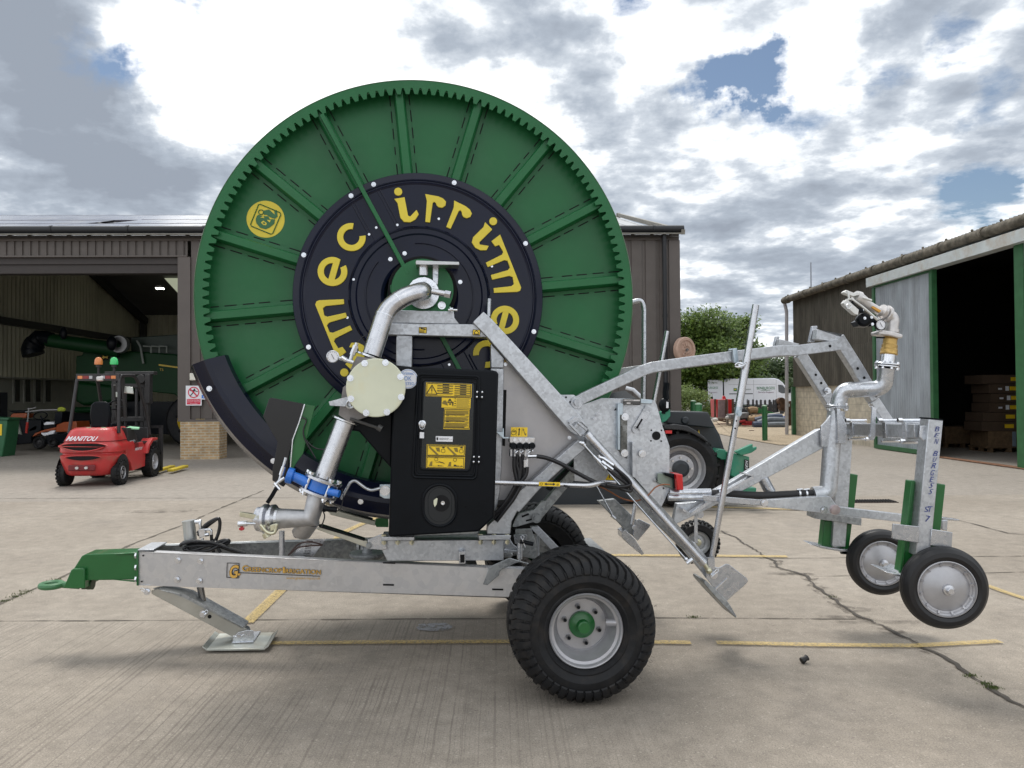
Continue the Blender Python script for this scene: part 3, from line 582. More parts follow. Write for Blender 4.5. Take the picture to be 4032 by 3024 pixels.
for a, b in (((-.01, cz), (-.09, cz-rr_*.6)), ((0, cz), (.08, cz-rr_*.62)), ((.01, cz+rr_*.35), (-.1, cz+.05)), ((.01, cz+rr_*.35), (.11, cz+.02))):
    mb.beam((a[0], -.016, a[1]), (b[0], -.016, b[1]), .004, .024, up=V((1, 0, 0)), m=2)
d_ = rr_*.66; mb.beam((-d_, -.019, cz+d_), (d_, -.019, cz-d_), .003, .035, up=V((1, 0, 1)), m=1)
for k, tx in enumerate(('No unauthorised', 'persons beyond', 'this point')):
    zt_ = h_*.33-.045-k*.052; ww_ = (w_/2-.05)*(1 if k < 2 else .6); text(mb, tx, (-ww_, -.016, zt_), (ww_, -.016, zt_), (-ww_, -.016, zt_+.032), 0)
mb.build('panel', [WHT, RD, INK], o, local=True, recalc=False, smooth=False)
o, w_, h_ = wallsign('blue_notice', 437, 850, 449, 863, 'small blue and white notice beside the no pedestrians sign', 'sign')
mb = MB(); mb.box((-w_/2, -.01, 0), (w_/2, 0, h_), 0); mb.box((-w_/2+.01, -.013, .03), (w_/2, -.0105, h_-.04), 1); mb.box((-.02, -.015, h_*.35), (.04, -.0135, h_*.5), 0); mb.build('panel', [WHT, BLU], o, local=True)
o, w_, h_ = wallsign('wall_box', 414.5, 815, 440, 822, 'small cream box on the brown cladding half behind the reel cover', 'box')
mb = MB(); mb.box((-w_/2, -.12, 0), (w_/2, 0, .2)); mb.build('box', mat('cream_plastic', (.7, .68, .6), .5), o, local=True, bev=.02)
# beige cable wheel fixed to the far end of the shed
o = thing('wall_reel', 'beige spoked plastic hose wheel mounted on the end of the brown shed', 'hose wheel', P(1470, 757, SO.y+1.5))
BG = mat('beige_plastic', (.46, .31, .24), .6, 0, .08); c = P(*q('M', 886, 502), 21.6); ax = V((.5, -.86, 0)).normalized(); rr_ = .36
mb = MB(); mb.lathe([(0, .02), (.09, .02), (.11, .05), (.13, .02), (rr_*.72, .0), (rr_*.74, .03), (rr_*.93, .03), (rr_, .0), (rr_, -.12), (rr_*.8, -.16), (0, -.16)], c, ax, 40); mb.build('wheel', BG, o)
for k in range(10):
    a = 2*pi*k/10; x_ = V((.66, .75, 0)); d = x_*cos(a)+ZD*sin(a); mb = MB(); mb.beam(c+ax*.03+d*.09, c+ax*.03+d*rr_*.74, .016, .022, up=ax); mb.build('spoke', BG, o)
mb = MB(); mb.cyl(c-ax*.3, c+ax*.08, .035); mb.beam(c+ax*.07, c+ax*.07+V((-.2, 0, -.24)), .02, .015, up=ax); mb.build('crank', mat('crank_steel', (.25, .24, .24), .5, .6), o)

# ================================================================ BARN
BA, BB = G(1717.7, 943), G(2199.7, 1008.6); BD = (BB-BA).normalized(); BN = V((-abs(BD.y), BD.x*(-1 if BD.y > 0 else 1), 0)); BN = V((BD.y, -BD.x, 0)); BN = BN if BN.x < 0 else -BN
def BW(x, y, off=0):       # pixel -> (distance along the wall, height)
    r = ray(x, y); t = ((BA-O0).dot(BN)+off)/r.dot(BN); p = O0+r*t-BA; return p.dot(BD), p.z
def bp_(s, z, off=0): return BA+BD*s+BN*off+ZD*z
barn = thing('storage_barn', 'grey corrugated barn with cream block base and open sliding door on the right', 'building', BA)
ze = BW(1694, 652)[1]; ze = 5.50; zk = 2.0; SEND = (BB-BA).length+9
ASB = mat('brown_corrugated_sheet', (.115, .105, .085), .85, 0, .22, 2.5, .3, 30, dirt=(.055, .05, .04), dirt_amt=.7, dscale=1.6, stretch=(1, 1, .3))
ASL = mat('grey_corrugated_sheet', (.33, .36, .39), .7, 0, .14, 3, .2, 30, dirt=(.20, .21, .21), dirt_amt=.5, dscale=2.2, stretch=(1, 1, .25))
BLK = brick('cream_blocks', (.62, .57, .46), (.57, .52, .42), (.48, .44, .36), 1, .45, .225, .012)
s_d0 = BW(1890, 800, .3)[0]; s_d1 = BW(2009, 800, .3)[0]; s_o0 = BW(2020, 800)[0]; s_o1 = BW(2194, 800, .25)[0]; print('barn', s_d0, s_d1, s_o0, s_o1, ze)
mb = MB(); corr(mb, bp_(0, 0), bp_(s_o0, 0), zk+1.2, ze, .146, .08, BN, 0); corr(mb, bp_(0, 0, .03), bp_(s_o0, 0, .03), zk, zk+1.35, .146, .055, BN, 0); mb.build('wall_sheeting', ASB, barn, smooth=False)
mb = MB(); corr(mb, bp_(s_o0, 0), bp_(SEND, 0), 5.2, ze, .146, .08, BN, 0); corr(mb, bp_(s_o1+.25, 0, .2), bp_(SEND, 0, .2), 0.2, 5.05, .146, .055, BN, 0); mb.build('wall_sheeting', ASL, barn, smooth=False, label='pale grey wall sheeting')
mb = MB(); mb.prism([bp_(0.02, 0, -.02), bp_(s_o0-.5, 0, -.02), bp_(s_o0-.5, zk, -.02), bp_(0.02, zk, -.02)], BN*-.22); mb.build('block_base', BLK, barn)
mb = MB(); mb.prism([bp_(-.08, 0, .12), bp_(.06, 0, .12), bp_(.06, zk+.0, .12), bp_(-.08, zk, .12)], BN*-.3)
for a, b, z0, z1, of in ((s_d1-.0, s_d1+.14, 0, 5.02, .30), (s_d0-.14, s_d0, .02, 5.0, .30), (s_o1, s_o1+.30, 0, 5.02, .25)): mb.prism([bp_(a, z0, of), bp_(b, z0, of), bp_(b, z1, of), bp_(a, z1, of)], BN*-.14)
mb.prism([bp_(s_d0, .02, .30), bp_(s_d1, .02, .30), bp_(s_d1, .14, .30), bp_(s_d0, .14, .30)], BN*-.1)
mb.prism([bp_(s_d0, 4.97, .30), bp_(s_d1, 4.97, .30), bp_(s_d1, 5.05, .30), bp_(s_d0, 5.05, .30)], BN*-.1)
mb.build('green_post', mat('green_steel', (.03, .12, .045), .5, 0, .12, 5), barn)
mb = MB(); corr(mb, bp_(s_d0, 0, .24), bp_(s_d1, 0, .24), .10, 5.0, .12, .045, BN, 0); mb.build('sliding_door', ASL, barn, smooth=False)
mb = MB(); mb.prism([bp_(s_d0-.25, 5.02, .42), bp_(SEND, 5.02, .42), bp_(SEND, 5.30, .42), bp_(s_d0-.25, 5.30, .42)], BN*-.3); mb.build('door_track_cover', mat('white_rusted_track', (.50, .54, .54), .6, 0, .06, 3, dirt=(.35, .25, .15), dirt_amt=.55, dscale=1.6), barn)
MOSS = mat('mossy_asbestos', (.13, .115, .09), .95, 0, .35, 5, .9, 25, dirt=(.05, .045, .03), dirt_amt=.8, dscale=4)
mb = MB(); mb.tube([bp_(-.35, ze+.02, .26), bp_(SEND, ze+.02, .26)], .13, 12)
k = 0
while k < SEND: mb.tube([bp_(k, ze+.02, .26), bp_(k+.1, ze+.02, .26)], .16, 12); k += 1.8
mb.build('gutter', MOSS, barn)
mb = MB(); corr_pts = []; n = int((SEND+.4)/.15)
va = []; vb = []
for i in range(n*4+1):
    s = -.35+i*.15/4; h = .035*sin(2*pi*i/4)
    va.append(bp_(s, ze+.12+h, .32)); vb.append(bp_(s, ze+.12+h+1.3, -8))
mb.add(va+vb, [(i, i+1, len(va)+i+1, len(va)+i) for i in range(len(va)-1)])
for k in range(0, int(SEND/1.1)): mb.ball(bp_(k*1.1, ze+.2, .22), .035, 5)
mb.build('roof', MOSS, barn, recalc=False)
mb = MB(); mb.box((0, 0, 0), (.001, .001, .001)); pw = MB()
dpx = [bp_(-.28, ze-.1, .25), bp_(-.22, ze-.45, .2), bp_(-.1, .05, .3)]; pw.tube(dpx, .068, 12)
for zz in (3.6, 1.2): pw.tube([bp_(-.2, zz, .22), bp_(-.2, zz+.12, .22)], .09, 12)
pw.build('downpipe', mat('pale_downpipe', (.48, .46, .47), .6, 0, .1, 3, dirt=(.3, .26, .22), dirt_amt=.4), barn)
# barn interior
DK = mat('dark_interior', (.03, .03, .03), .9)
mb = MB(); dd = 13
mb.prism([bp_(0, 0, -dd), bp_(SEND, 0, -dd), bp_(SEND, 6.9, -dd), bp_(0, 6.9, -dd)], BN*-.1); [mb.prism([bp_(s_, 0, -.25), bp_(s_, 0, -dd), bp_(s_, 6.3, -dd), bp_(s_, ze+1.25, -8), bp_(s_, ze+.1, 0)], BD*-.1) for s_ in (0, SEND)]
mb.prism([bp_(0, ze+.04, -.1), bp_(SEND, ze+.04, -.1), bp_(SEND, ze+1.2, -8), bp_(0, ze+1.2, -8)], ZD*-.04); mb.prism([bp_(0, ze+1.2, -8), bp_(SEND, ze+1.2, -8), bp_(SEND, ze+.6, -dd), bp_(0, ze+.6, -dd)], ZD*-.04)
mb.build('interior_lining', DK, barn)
mb = MB(); mb.prism([bp_(s_o0, .012, .35), bp_(s_o1+.5, .012, .35), bp_(s_o1+.5, .012, .1), bp_(s_o0, .012, .1)], ZD*.015); mb.build('threshold', mat('rusty_strip', (.20, .10, .055), .8, .2, .3, 8), barn)
# pallet stacks with cartons in the barn door
CART = mat('brown_cardboard', (.085, .055, .035), .85, 0, .08, 4); WOOD = mat('pallet_wood', (.15, .095, .05), .85, 0, .2, 9)
def local_at(x, y):  # floor point
    return G(x, y)
bo = G(2118, 962); bx = BD
spots = [(-.75, .62), (-.18, .98)]
def pallet(c, label):
    o = thing('pallet', label, 'pallet', c); mb = MB()
    for k in range(7): mb.box((-.6, -.5+k*.158, .12), (.6, -.5+k*.158+.1, .142), 0)
    for x in (-.58, -.05, .48):
        mb.box((x, -.5, .1), (x+.1, .5, .119)); mb.box((x, -.5, 0), (x+.1, .5, .02))
        for y in (-.5, -.07, .38): mb.box((x, y, .021), (x+.1, y+.12, .099))
    mb.build('deck', WOOD, o, local=True); return o
pc = P(2158, 970, 22.5); pc.z = 0; pallet(pc, 'wooden pallet under the carton stack just inside the barn door'); 
rows = ['topmost', 'second', 'third', 'fourth', 'fifth', 'bottom']; zc = .62
mb = MB(); mb.box((-.58, -.45, 0), (.58, .45, .46)); o = thing('crate', 'plain wooden crate between the pallet and the cartons inside the barn', 'crate', (pc.x, pc.y, .145)); mb.build('crate_side', WOOD, o, local=True, bev=.01)
mb = MB(); mb.box((.1, -.47, .02), (.2, -.451, .44)); mb.build('strap', mat('grey_band', (.2, .25, .3), .5), o, local=True)
zt = .61
for k in range(6):
    hh = .27; o = thing('carton', '%s flat brown carton of the labelled stack inside the barn' % rows[5-k], 'carton', (pc.x+(.03 if k % 2 else -.02), pc.y+(.02 if k % 2 else 0), zt), 0, 'cartons stacked inside the barn')
    mb = MB(); x0 = -.75 if k in (0, 1, 5) else -.52
    mb.box((x0, -.46, 0), (.62, .42, hh-.012)); mb.build('carton_box', CART, o, local=True, bev=.008)
    mb = MB(); dxs = -.1 if k in (0, 1) else .06
    mb.box((dxs+.0, -.468, .08), (dxs+.26, -.4645, .19), 0); mb.box((dxs+(.42 if k in (0, 1, 5) else -.12), -.468, .07), (dxs+(.52 if k in (0, 1, 5) else -.02), -.4645, .20), 1)
    if k in (2, 3, 4): mb.box((dxs+.27, -.468, .10), (dxs+.34, -.4645, .18), 2); mb.box((dxs-.33, -.468, .10), (dxs-.22, -.4645, .15), 1)
    mb.build('carton_label', [STK, WHT, RD], o, local=True); zt += hh
pc2 = P(2062, 955, 24.5); pc2.z = 0; pallet(pc2, 'wooden pallet with a low crate in the dark barn left of the carton stack')
o = thing('crate', 'low worn wooden crate in the dark left part of the barn doorway', 'crate', (pc2.x, pc2.y, .145)); mb = MB(); mb.box((-.55, -.45, 0), (.55, .45, .5)); mb.build('crate_side', WOOD, o, local=True, bev=.01)
# thin mast beyond the barn and a weather station over its roof
mb = MB(); a, b = P(1751.5, 632, 60), P(1751.5, 567, 60); mb.cyl(V((a.x, 60, -1)), b, .07, 8, r2=.05); lab(mb.build('mast', mat('grey_mast', (.22, .24, .28), .6)), 'slender grey mast standing beyond the left end of the barn', 'mast')

# ================================================================ TREES
def leafmat(name, c1, c2):
    m = bpy.data.materials.new(name); m.use_nodes = True; t = m.node_tree; b = t.nodes['Principled BSDF']
    g = N(t, 'ShaderNodeNewGeometry'); r = ramp(t, [(0, c1), (1, c2)]); t.links.new(g.outputs['Random Per Island'], r.inputs[0]); t.links.new(r.outputs[0], b.inputs['Base Color']); b.inputs['Roughness'].default_value = .55
    tr = N(t, 'ShaderNodeBsdfTranslucent'); t.links.new(r.outputs[0], tr.inputs[0]); mx = N(t, 'ShaderNodeMixShader'); mx.inputs[0].default_value = .35
    L(t, b, mx, 0, 1); L(t, tr, mx, 0, 2); L(t, mx, t.nodes['Material Output']); return m
LF = [leafmat('oak_leaves', (.045, .09, .015), (.17, .25, .05)), leafmat('light_leaves', (.09, .14, .025), (.20, .26, .07)), leafmat('dark_leaves', (.025, .055, .016), (.08, .13, .035))]
BARK = mat('bark', (.06, .05, .04), .95, 0, .3, 8)
def tree(name, label, cat, base, blobs, nleaf, lf, size=.22, trunk=.28, group=None, limbs=True):
    o = thing(name, label, cat, base, 0, group); mb = MB(); tot = sum(b[1]**2 for b in blobs); tops = []
    for c, r in blobs:
        c = V(c)
        for _ in range(int(nleaf*r*r/tot/9)):
            d = V((random.gauss(0, 1), random.gauss(0, 1), random.gauss(0, 1))).normalized(); p = c+V((d.x, d.y, d.z*.8))*r*(random.random()**.35)*(1+.25*mnoise.noise(d*2.3+c))
            for _ in range(9):
                u = p+V((random.gauss(0, .2), random.gauss(0, .2), random.gauss(0, .15)))*(size/.22); a = V((random.gauss(0, 1), random.gauss(0, 1), random.gauss(0, 1))).normalized(); b = a.orthogonal().normalized(); s = size*random.uniform(.6, 1.3)
                mb.add([u, u+a*s*.5+b*s*.28, u+a*s, u+a*s*.5-b*s*.28], [(0, 1, 2, 3)])
    mb.build('crown', LF[lf], o, local=True, recalc=False, smooth=False)
    if limbs:
        mt = MB(); h = min(c[2] for c, r in blobs); mt.tube([(0, 0, -.3), (.1, 0, h*.5), (0, .1, h)], [trunk*1.3, trunk, trunk*.8], 10)
        for c, r in blobs:
            c = V(c); mt.tube(spline([(0, .05, h*.6), c*.5+V((0, 0, h*.3)), c], 4), [trunk*.5]*3+[trunk*.35]*3+[trunk*.16]*3, 7)
        mt.build('trunk', BARK, o, local=True)
    return o
def blobs_px(base, Y, lst): return [((P(x, y, Y+dy)-base), r) for x, y, dy, r in lst]
b0 = V((P(1556, 850, 62).x, 62, .5))
tree('oak_tree', 'large spreading oak tree between the brown shed and the barn', 'tree', b0, blobs_px(b0, 62, [(1500, 715, 0, 1.9), (1470, 745, 1, 1.8), (1535, 700, -1, 1.6), (1575, 730, 0, 1.9), (1600, 705, 1, 1.0), (1618, 695, 0, .55), (1560, 775, -2, 1.9), (1510, 785, -1, 2.0), (1470, 800, 0, 1.9), (1610, 765, 0, 1.4), (1640, 770, 1, .8), (1440, 730, 1, 2.), (1600, 800, 0, 1.6), (1530, 820, 0, 1.8)]), 34000, 0, .29)
b1 = V((P(1668, 850, 72).x, 72, .5)); tree('hedgerow_tree', 'dark green tree behind the white van next to the barn corner', 'tree', b1, blobs_px(b1, 72, [(1655, 800, 0, 1.7), (1690, 808, 0, 1.7), (1625, 812, 0, 1.7), (1720, 800, 0, 1.9), (1745, 790, 1, 1.8)]), 12000, 2, .3)
b2 = V((P(1500, 850, 56).x, 56, .4)); tree('hedge', 'light green overgrown hedge beside the shed end and the vans', 'hedge', b2, blobs_px(b2, 56, [(1480, 870, 0, 1.0), (1500, 858, 0, .8), (1515, 862, 0, .7), (1475, 850, 1, .9), (1530, 880, 0, .7), (1455, 860, 0, 1.2)]), 7000, 1, .16, limbs=False)
bh = V((P(1600, 850, 68).x, 68, .5)); tree('hedge', 'long dark hedge running behind the two white vans', 'hedge', bh, blobs_px(bh, 68, [(x, 845+random.uniform(-8, 8), 0, 1.6) for x in range(1440, 1780, 26)]), 12000, 2, .3, limbs=False)
# ================================================================ WHITE VANS
WPAINT = mat('white_van_paint', (.62, .64, .70), .3, 0, .03, 1, coat=.4); GTXT = mat('green_lettering', (.02, .16, .06), .5); DTXT = mat('plum_lettering', (.12, .03, .09), .5); RLAMP = RED
YBAND = mat('green_yellow_band', (.10, .22, .05), .5)
def wheel(mb, c, ax, r, wd, mt=0, mr=1, rim=.62, n=32):   # simple tyre and rim, axle direction ax, face at c
    mb.lathe([(r*rim, 0), (r*.8, -.012), (r*.93, .01), (r, wd*.18), (r, wd*.82), (r*.93, wd), (r*.7, wd), (0, wd)], c, ax, n, mt)
    mb.lathe([(r*rim, 0), (r*rim*.92, .015), (r*rim*.82, wd*.3), (r*.2, wd*.22), (r*.18, .03), (0, .03)], c, ax, n, mr)
def van(c, label, w=1.0, text_on=True, group=None):
    o = thing('white_van', label, 'van', c, 0, group); k = 1.0
    prof = [(0, .42), (0, 1.0), (.03, 2.3), (.12, 2.52), (.35, 2.60), (4.0, 2.62), (4.35, 2.52), (4.65, 2.28), (5.05, 1.75), (5.12, 1.62), (5.75, 1.32), (5.95, 1.1), (6.0, .75), (5.95, .4), (5.4, .35), (.3, .35)]
    mb = MB(); mb.prism([V((x*w, 0, z)) for x, z in prof], (0, 2.05, 0)); mb.build('body', WPAINT, o, local=True, bev=.07)
    mb = MB(); mb.prism([V((x*w, -.012, z)) for x, z in ((4.28, 2.1), (4.62, 2.08), (5.0, 1.62), (5.02, 1.42), (4.55, 1.42), (4.30, 1.55))], (0, .02, 0)); mb.build('side_window', GLASSD, o, local=True, bev=.01)
    mb = MB(); mb.prism([V((4.72*w, .2, 2.24)), V((5.12*w, .15, 1.66)), V((5.12*w, 1.9, 1.66)), V((4.72*w, 1.85, 2.24))], (.02, 0, .02)); mb.build('windscreen', GLASSD, o, local=True)
    for x in (1.0, 4.95):
        mb = MB(); wheel(mb, (x*w, -.02, .35), (0, 1, 0), .35, .22); mb.build('wheel', [RUB, SILV], o, local=True)
        mb = MB(); mb.lathe([(.36, 0), (.42, -.014), (.42, .01)], (x*w, -.004, .36), (0, 1, 0), 28); mb.build('wheel_arch', BLACKP, o, local=True)
    mb = MB(); mb.box((.4*w, -.02, .50), (4.5*w, 0, .56)); mb.box((.05, -.015, .38), (5.4*w, .0, .48), 1); mb.build('side_moulding', [YBAND, BLACKP], o, local=True)
    mb = MB(); mb.box((.45*w, -.012, 1.38), (2.3*w, 0, 1.44)); mb.build('door_rail', BLACKP, o, local=True)
    mb = MB()
    for x in (2.35, 4.12, 1.25): mb.box((x*w, -.004, .6), (x*w+.02, 0, 2.5))
    mb.box((.4*w, -.004, 2.12), (4.1*w, 0, 2.14)); mb.build('panel_gap', mat('panel_gap_grey', (.25, .26, .28), .5), o, local=True)
    mb = MB(); mb.box((5.05*w, -.2, 1.45), (5.2*w, -.02, 1.75)); mb.build('door_mirror', BLACKP, o, local=True, bev=.03)
    mb = MB(); mb.box((-.02, .03, .9), (.03, .17, 1.7)); mb.box((-.02, 1.88, .9), (.03, 2.02, 1.7)); mb.build('tail_lamp', RED, o, local=True)
    mb = MB(); mb.box((-.012, .75, .62), (.0, 1.25, .74)); mb.build('number_plate', STK, o, local=True)
    if text_on:
        mb = MB(); T = lambda s, x0, x1, z0, z1, m: text(mb, s, (x0, -.02, z0), (x1, -.02, z0), (x0, -.02, z1), m)
        T('BENBURGESS', 2.62, 4.02, 1.74, 1.95, 0); T('Service Support', 2.72, 3.95, 1.43, 1.58, 1); T('JOHN DEERE', 1.18, 2.16, 1.68, 1.79, 2)
        for j in range(7): mb.beam((3.25, -.018, 1.72), (2.75+j*.17, -.018, 1.63-.02*(3-abs(3-j))), .003, .012, up=V((0, 0, 1)), m=0)
        mb.box((.80, -.02, 1.62), (1.06, -.015, 1.86), 0); mb.prism([V((x, -.026, z)) for x, z in ((.84, 1.70), (.90, 1.74), (.97, 1.74), (1.02, 1.70), (1.0, 1.76), (.94, 1.79), (.90, 1.83), (.87, 1.78))], (0, .004, 0), 3)
        mb.build('lettering', [GTXT, DTXT, mat('olive_lettering', (.07, .10, .05), .5), STK], o, local=True, recalc=False, smooth=False)
    return o
vb = P(1563, 890, 60); vn = van((vb.x, 60, vb.z), 'long white service van with green lettering behind the palisade fence')
# its rear door swung open against the side
mb = MB(); mb.box((-1.22, -.10, .40), (-.06, -.03, 2.50)); dr = mb.build('rear_door', WPAINT, vn, local=True, bev=.05, label='open rear door with part of the lettering')
mb = MB(); T = lambda s, x0, x1, z0, z1, m: text(mb, s, (x0, -.115, z0), (x1, -.115, z0), (x0, -.115, z1), m)
T('N DEERE', -1.18, -.48, 2.23, 2.34, 2); T('URGESS', -1.18, -.44, 1.80, 1.98, 0); T('Support', -1.16, -.50, 1.45, 1.60, 1)
mb.build('lettering', [GTXT, DTXT, mat('olive_lettering_door', (.07, .10, .05), .5), BLACKP], dr, local=True, recalc=False, smooth=False)
for nm_, lo_, hi_, m_ in (('door_handle', (-1.0, -.115, .95), (-.85, -.105, 1.2), BLACKP), ('side_moulding', (-1.2, -.115, .42), (-.08, -.108, .5), BLACKP), ('side_moulding', (-1.2, -.115, .51), (-.08, -.108, .56), YBAND)): mb = MB(); mb.box(lo_, hi_); mb.build(nm_, m_, dr, local=True)
mb = MB(); mb.prism([V((-.08, -.02, 2.5)), V((.02, -.02, 2.5)), V((.06, -.02, 1.3)), V((-.02, -.02, 1.3))], (0, .06, 0)); mb.build('door_seal', BLACKP, vn, local=True)
vb = P(1523.5, 893, 61.5); v2 = thing('white_van', 'white van of which only the rear edge and tail lamp show', 'van', (vb.x, 61.5, vb.z-.0))
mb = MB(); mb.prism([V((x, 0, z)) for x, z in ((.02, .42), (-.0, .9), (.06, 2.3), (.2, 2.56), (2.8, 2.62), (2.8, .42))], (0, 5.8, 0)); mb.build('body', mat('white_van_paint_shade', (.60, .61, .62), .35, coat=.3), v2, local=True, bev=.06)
mb = MB(); mb.box((-.0, -.04, .95), (.16, .02, 1.75)); mb.build('tail_lamp', RED, v2, local=True, bev=.02)
mb = MB(); mb.box((0, -.05, .32), (2.6, .02, .52)); mb.build('bumper', BLACKP, v2, local=True, bev=.02)
mb = MB(); mb.box((.32, -.03, .85), (.75, 0, .97)); mb.build('number_plate', STK, v2, local=True)
mb = MB(); wheel(mb, (.3, .6, .33), (0, 1, 0), .33, .2); mb.build('wheel', [RUB, SILV], v2, local=True)
mb = MB(); text(mb, 'JOH', (.42, -.02, 2.1), (.85, -.02, 2.1), (.42, -.02, 2.2), 0); text(mb, 'Se', (.5, -.02, 1.45), (.75, -.02, 1.45), (.5, -.02, 1.6), 0); mb.build('lettering', mat('dark_lettering', (.06, .09, .05), .5), v2, local=True, recalc=False)

# ================================================================ PALISADE, SCRAP, BOLLARDS
FE = mat('black_palisade', (.018, .018, .022), .6, 0, .2, 3); RUST = mat('rusty_steel', (.10, .055, .035), .85, .2, .35, 6)
ft = thing('palisade_fence', 'broken row of dark upright fence pales in front of the white van', 'fence', P(1640, 905, 48))
pales = [(1020, 815, 1000, .06), (1078, 812, 1000, .10), (1102, 825, 1000, .16), (1163, 815, 1010, .20), (1220, 825, 1010, .22), (1278, 820, 1010, .22), (1340, 823, 1010, .22), (1400, 820, 1020, .24), (1430, 850, 1020, .15), (1460, 822, 1020, .22), (1500, 812, 1030, .32), (1520, 850, 1030, .2), (1572, 818, 1030, .26), (1600, 850, 1030, .15)]
for x, y0, y1, wd in pales:
    a = Py('Q', x, y1, 48); b = Py('Q', x+random.uniform(-4, 4), y0, 48); mb = MB(); hw = wd*.58
    mb.prism([a+V((-hw/2, 0, 0)), a+V((hw/2, 0, 0)), b+V((hw/2, 0, -.06)), b, b+V((-hw/2, 0, -.06))], (0, .04, 0)); mb.build('pale', FE, ft)
mb = MB()
for yy in (900, 980): mb.beam(Py('Q', 1030, yy, 48.06), Py('Q', 1600, yy, 48.06), .05, .05)
mb.build('rail', FE, ft)
# red hopper with pinkish posts
rh = thing('red_hopper', 'bright red steel hopper standing on the gravel left of the scrap pile', 'hopper', P(1569, 921, 40)); mb = MB()
pr = Z('Q', [(625, 818), (690, 825), (780, 820), (880, 818), (880, 900), (845, 1085), (640, 1085)]); mb.prism([P(*p, 40.0) for p in pr], (0, 1.2, 0)); mb.build('body', mat('red_hopper_paint', (.50, .012, .012), .45, 0, .12, 3), rh, bev=.02)
mb = MB(); mb.prism([P(*p, 40.4) for p in Z('Q', [(722, 815), (728, 780), (745, 768), (762, 785), (770, 815)])], (0, .2, 0)); mb.build('lug', mat('red_hopper_lug', (.50, .012, .012), .45), rh)
st = thing('bar_stillage', 'rusty stillage of upright pinkish bars in front of the red hopper', 'stillage', P(1569, 925, 39))
mb = MB()
for x in (610, 775, 868): mb.beam(Py('Q', x, 1130, 39), Py('Q', x, 815, 39), .09, .09, up=V((0, 1, 0)))
mb.beam(Py('Q', 600, 1105, 39), Py('Q', 880, 1110, 39), .1, .08); mb.beam(Py('Q', 600, 1105, 38.4), Py('Q', 780, 1145, 38), .08, .08); mb.build('frame', RUST, st)
PK = mat('pinkish_grey_bar', (.28, .20, .20), .6, .3, .12)
for k in range(5): mb = MB(); x = 662+k*22; mb.beam(Py('Q', x, 1090, 39.1), Py('Q', x+2, 826, 39.1), .075, .06, up=V((0, 1, 0))); mb.build('bar', PK, st)
mb = MB(); mb.beam(Py('Q', 790, 1080, 39.1), Py('Q', 786, 826, 39.1), .08, .06, up=V((0, 1, 0))); mb.build('bar', PK, st)
for x, y in ((612, 1118), (800, 1088), (828, 1100)):
    mb = MB(); mb.ball(Py('Q', x, y, 38.3), .14, 7, 0, (1.1, 1, .8)); lab(mb.build('white_stone', mat('white_stone', (.6, .58, .55), .8, 0, .15, 9)), {612: 'white stone on the gravel at the left foot of the stillage', 800: 'pale lump on the gravel right of the stillage', 828: 'rightmost white stone by the grey metal box'}[x], 'stone')
gx = thing('metal_box', 'dented grey metal box lying on a pallet in the scrap pile', 'box', Py('Q', 965, 1110, 38)); mb = MB()
mb.prism([P(*p, 37.8) for p in Z('Q', [(838, 1040), (1060, 1015), (1100, 1010), (1108, 1090), (870, 1108), (845, 1105)])], (0, .9, 0)); mb.build('shell', mat('dull_metal', (.20, .20, .20), .5, .4, .2), gx, bev=.02)
sp = thing('pallet', 'grey wooden pallet under the scrap pile on the gravel', 'pallet', Py('Q', 900, 1195, 37.5)); mb = MB()
for yy in (1112, 1140, 1186): mb.beam(Py('Q', 778, yy, 37.3), Py('Q', 960, yy+6, 37.3), .12, .035, up=ZD)
for xx in (790, 860, 945): mb.beam(Py('Q', xx, 1112, 37.32), Py('Q', xx, 1190, 37.32), .1, .1, up=V((0, 1, 0)))
mb.build('deck', mat('weathered_wood', (.20, .17, .14), .9, 0, .25, 6), sp)
def pipe(nm, lbl, cat, pts, Y, r, m):
    mb = MB(); mb.tube(spline([Py('Q', x, y, Y) for x, y in pts], 5), r, 10); return lab(mb.build(nm, m), lbl, cat)
BP = mat('blue_grey_hose', (.06, .08, .13), .5, 0, .1); GP2 = mat('grey_plastic_pipe', (.16, .18, .20), .5, 0, .1); TAN = mat('brown_log', (.30, .20, .11), .8, 0, .2); WPP = mat('pale_pipe', (.5, .48, .44), .6)
pipe('scrap_pipe', 'blue grey pipe curving over the top of the scrap pile', 'pipe', [(1185, 1130), (1300, 1100), (1450, 1075), (1580, 1078)], 37.5, .16, BP)
pipe('scrap_pipe', 'lower grey plastic pipe running right across the scrap pile', 'pipe', [(1230, 1165), (1380, 1122), (1500, 1118), (1660, 1128)], 37.0, .15, GP2)
pipe('scrap_pipe', 'grey pipe along the bottom of the scrap pile on the gravel', 'pipe', [(1370, 1195), (1500, 1190), (1650, 1188)], 36.6, .15, GP2)
pipe('scrap_pipe', 'bright blue pipe leaning at the right of the scrap pile', 'pipe', [(1545, 1115), (1640, 1085), (1700, 1065)], 37.8, .11, mat('blue_pipe', (.03, .05, .2), .5))
pipe('scrap_pipe', 'short dark blue pipe at the foot of the scrap pile', 'pipe', [(1160, 1190), (1230, 1185), (1330, 1192)], 36.7, .16, BP)
pipe('scrap_pipe', 'white ended pipe sticking out above the scrap pile', 'pipe', [(1380, 1045), (1450, 1040), (1548, 1025)], 38.3, .07, WPP)
pipe('log', 'tan round log on the scrap pile behind the post', 'log', [(1100, 985), (1150, 970), (1220, 980)], 38.5, .17, TAN)
pipe('log', 'lower tan log in the middle of the scrap pile', 'log', [(1100, 1120), (1200, 1105), (1290, 1090)], 37.6, .18, TAN)
pipe('log', 'short pale log above the red bars', 'log', [(1095, 1090), (1150, 1082), (1220, 1078)], 38.2, .12, mat('pale_log', (.42, .32, .2), .8))
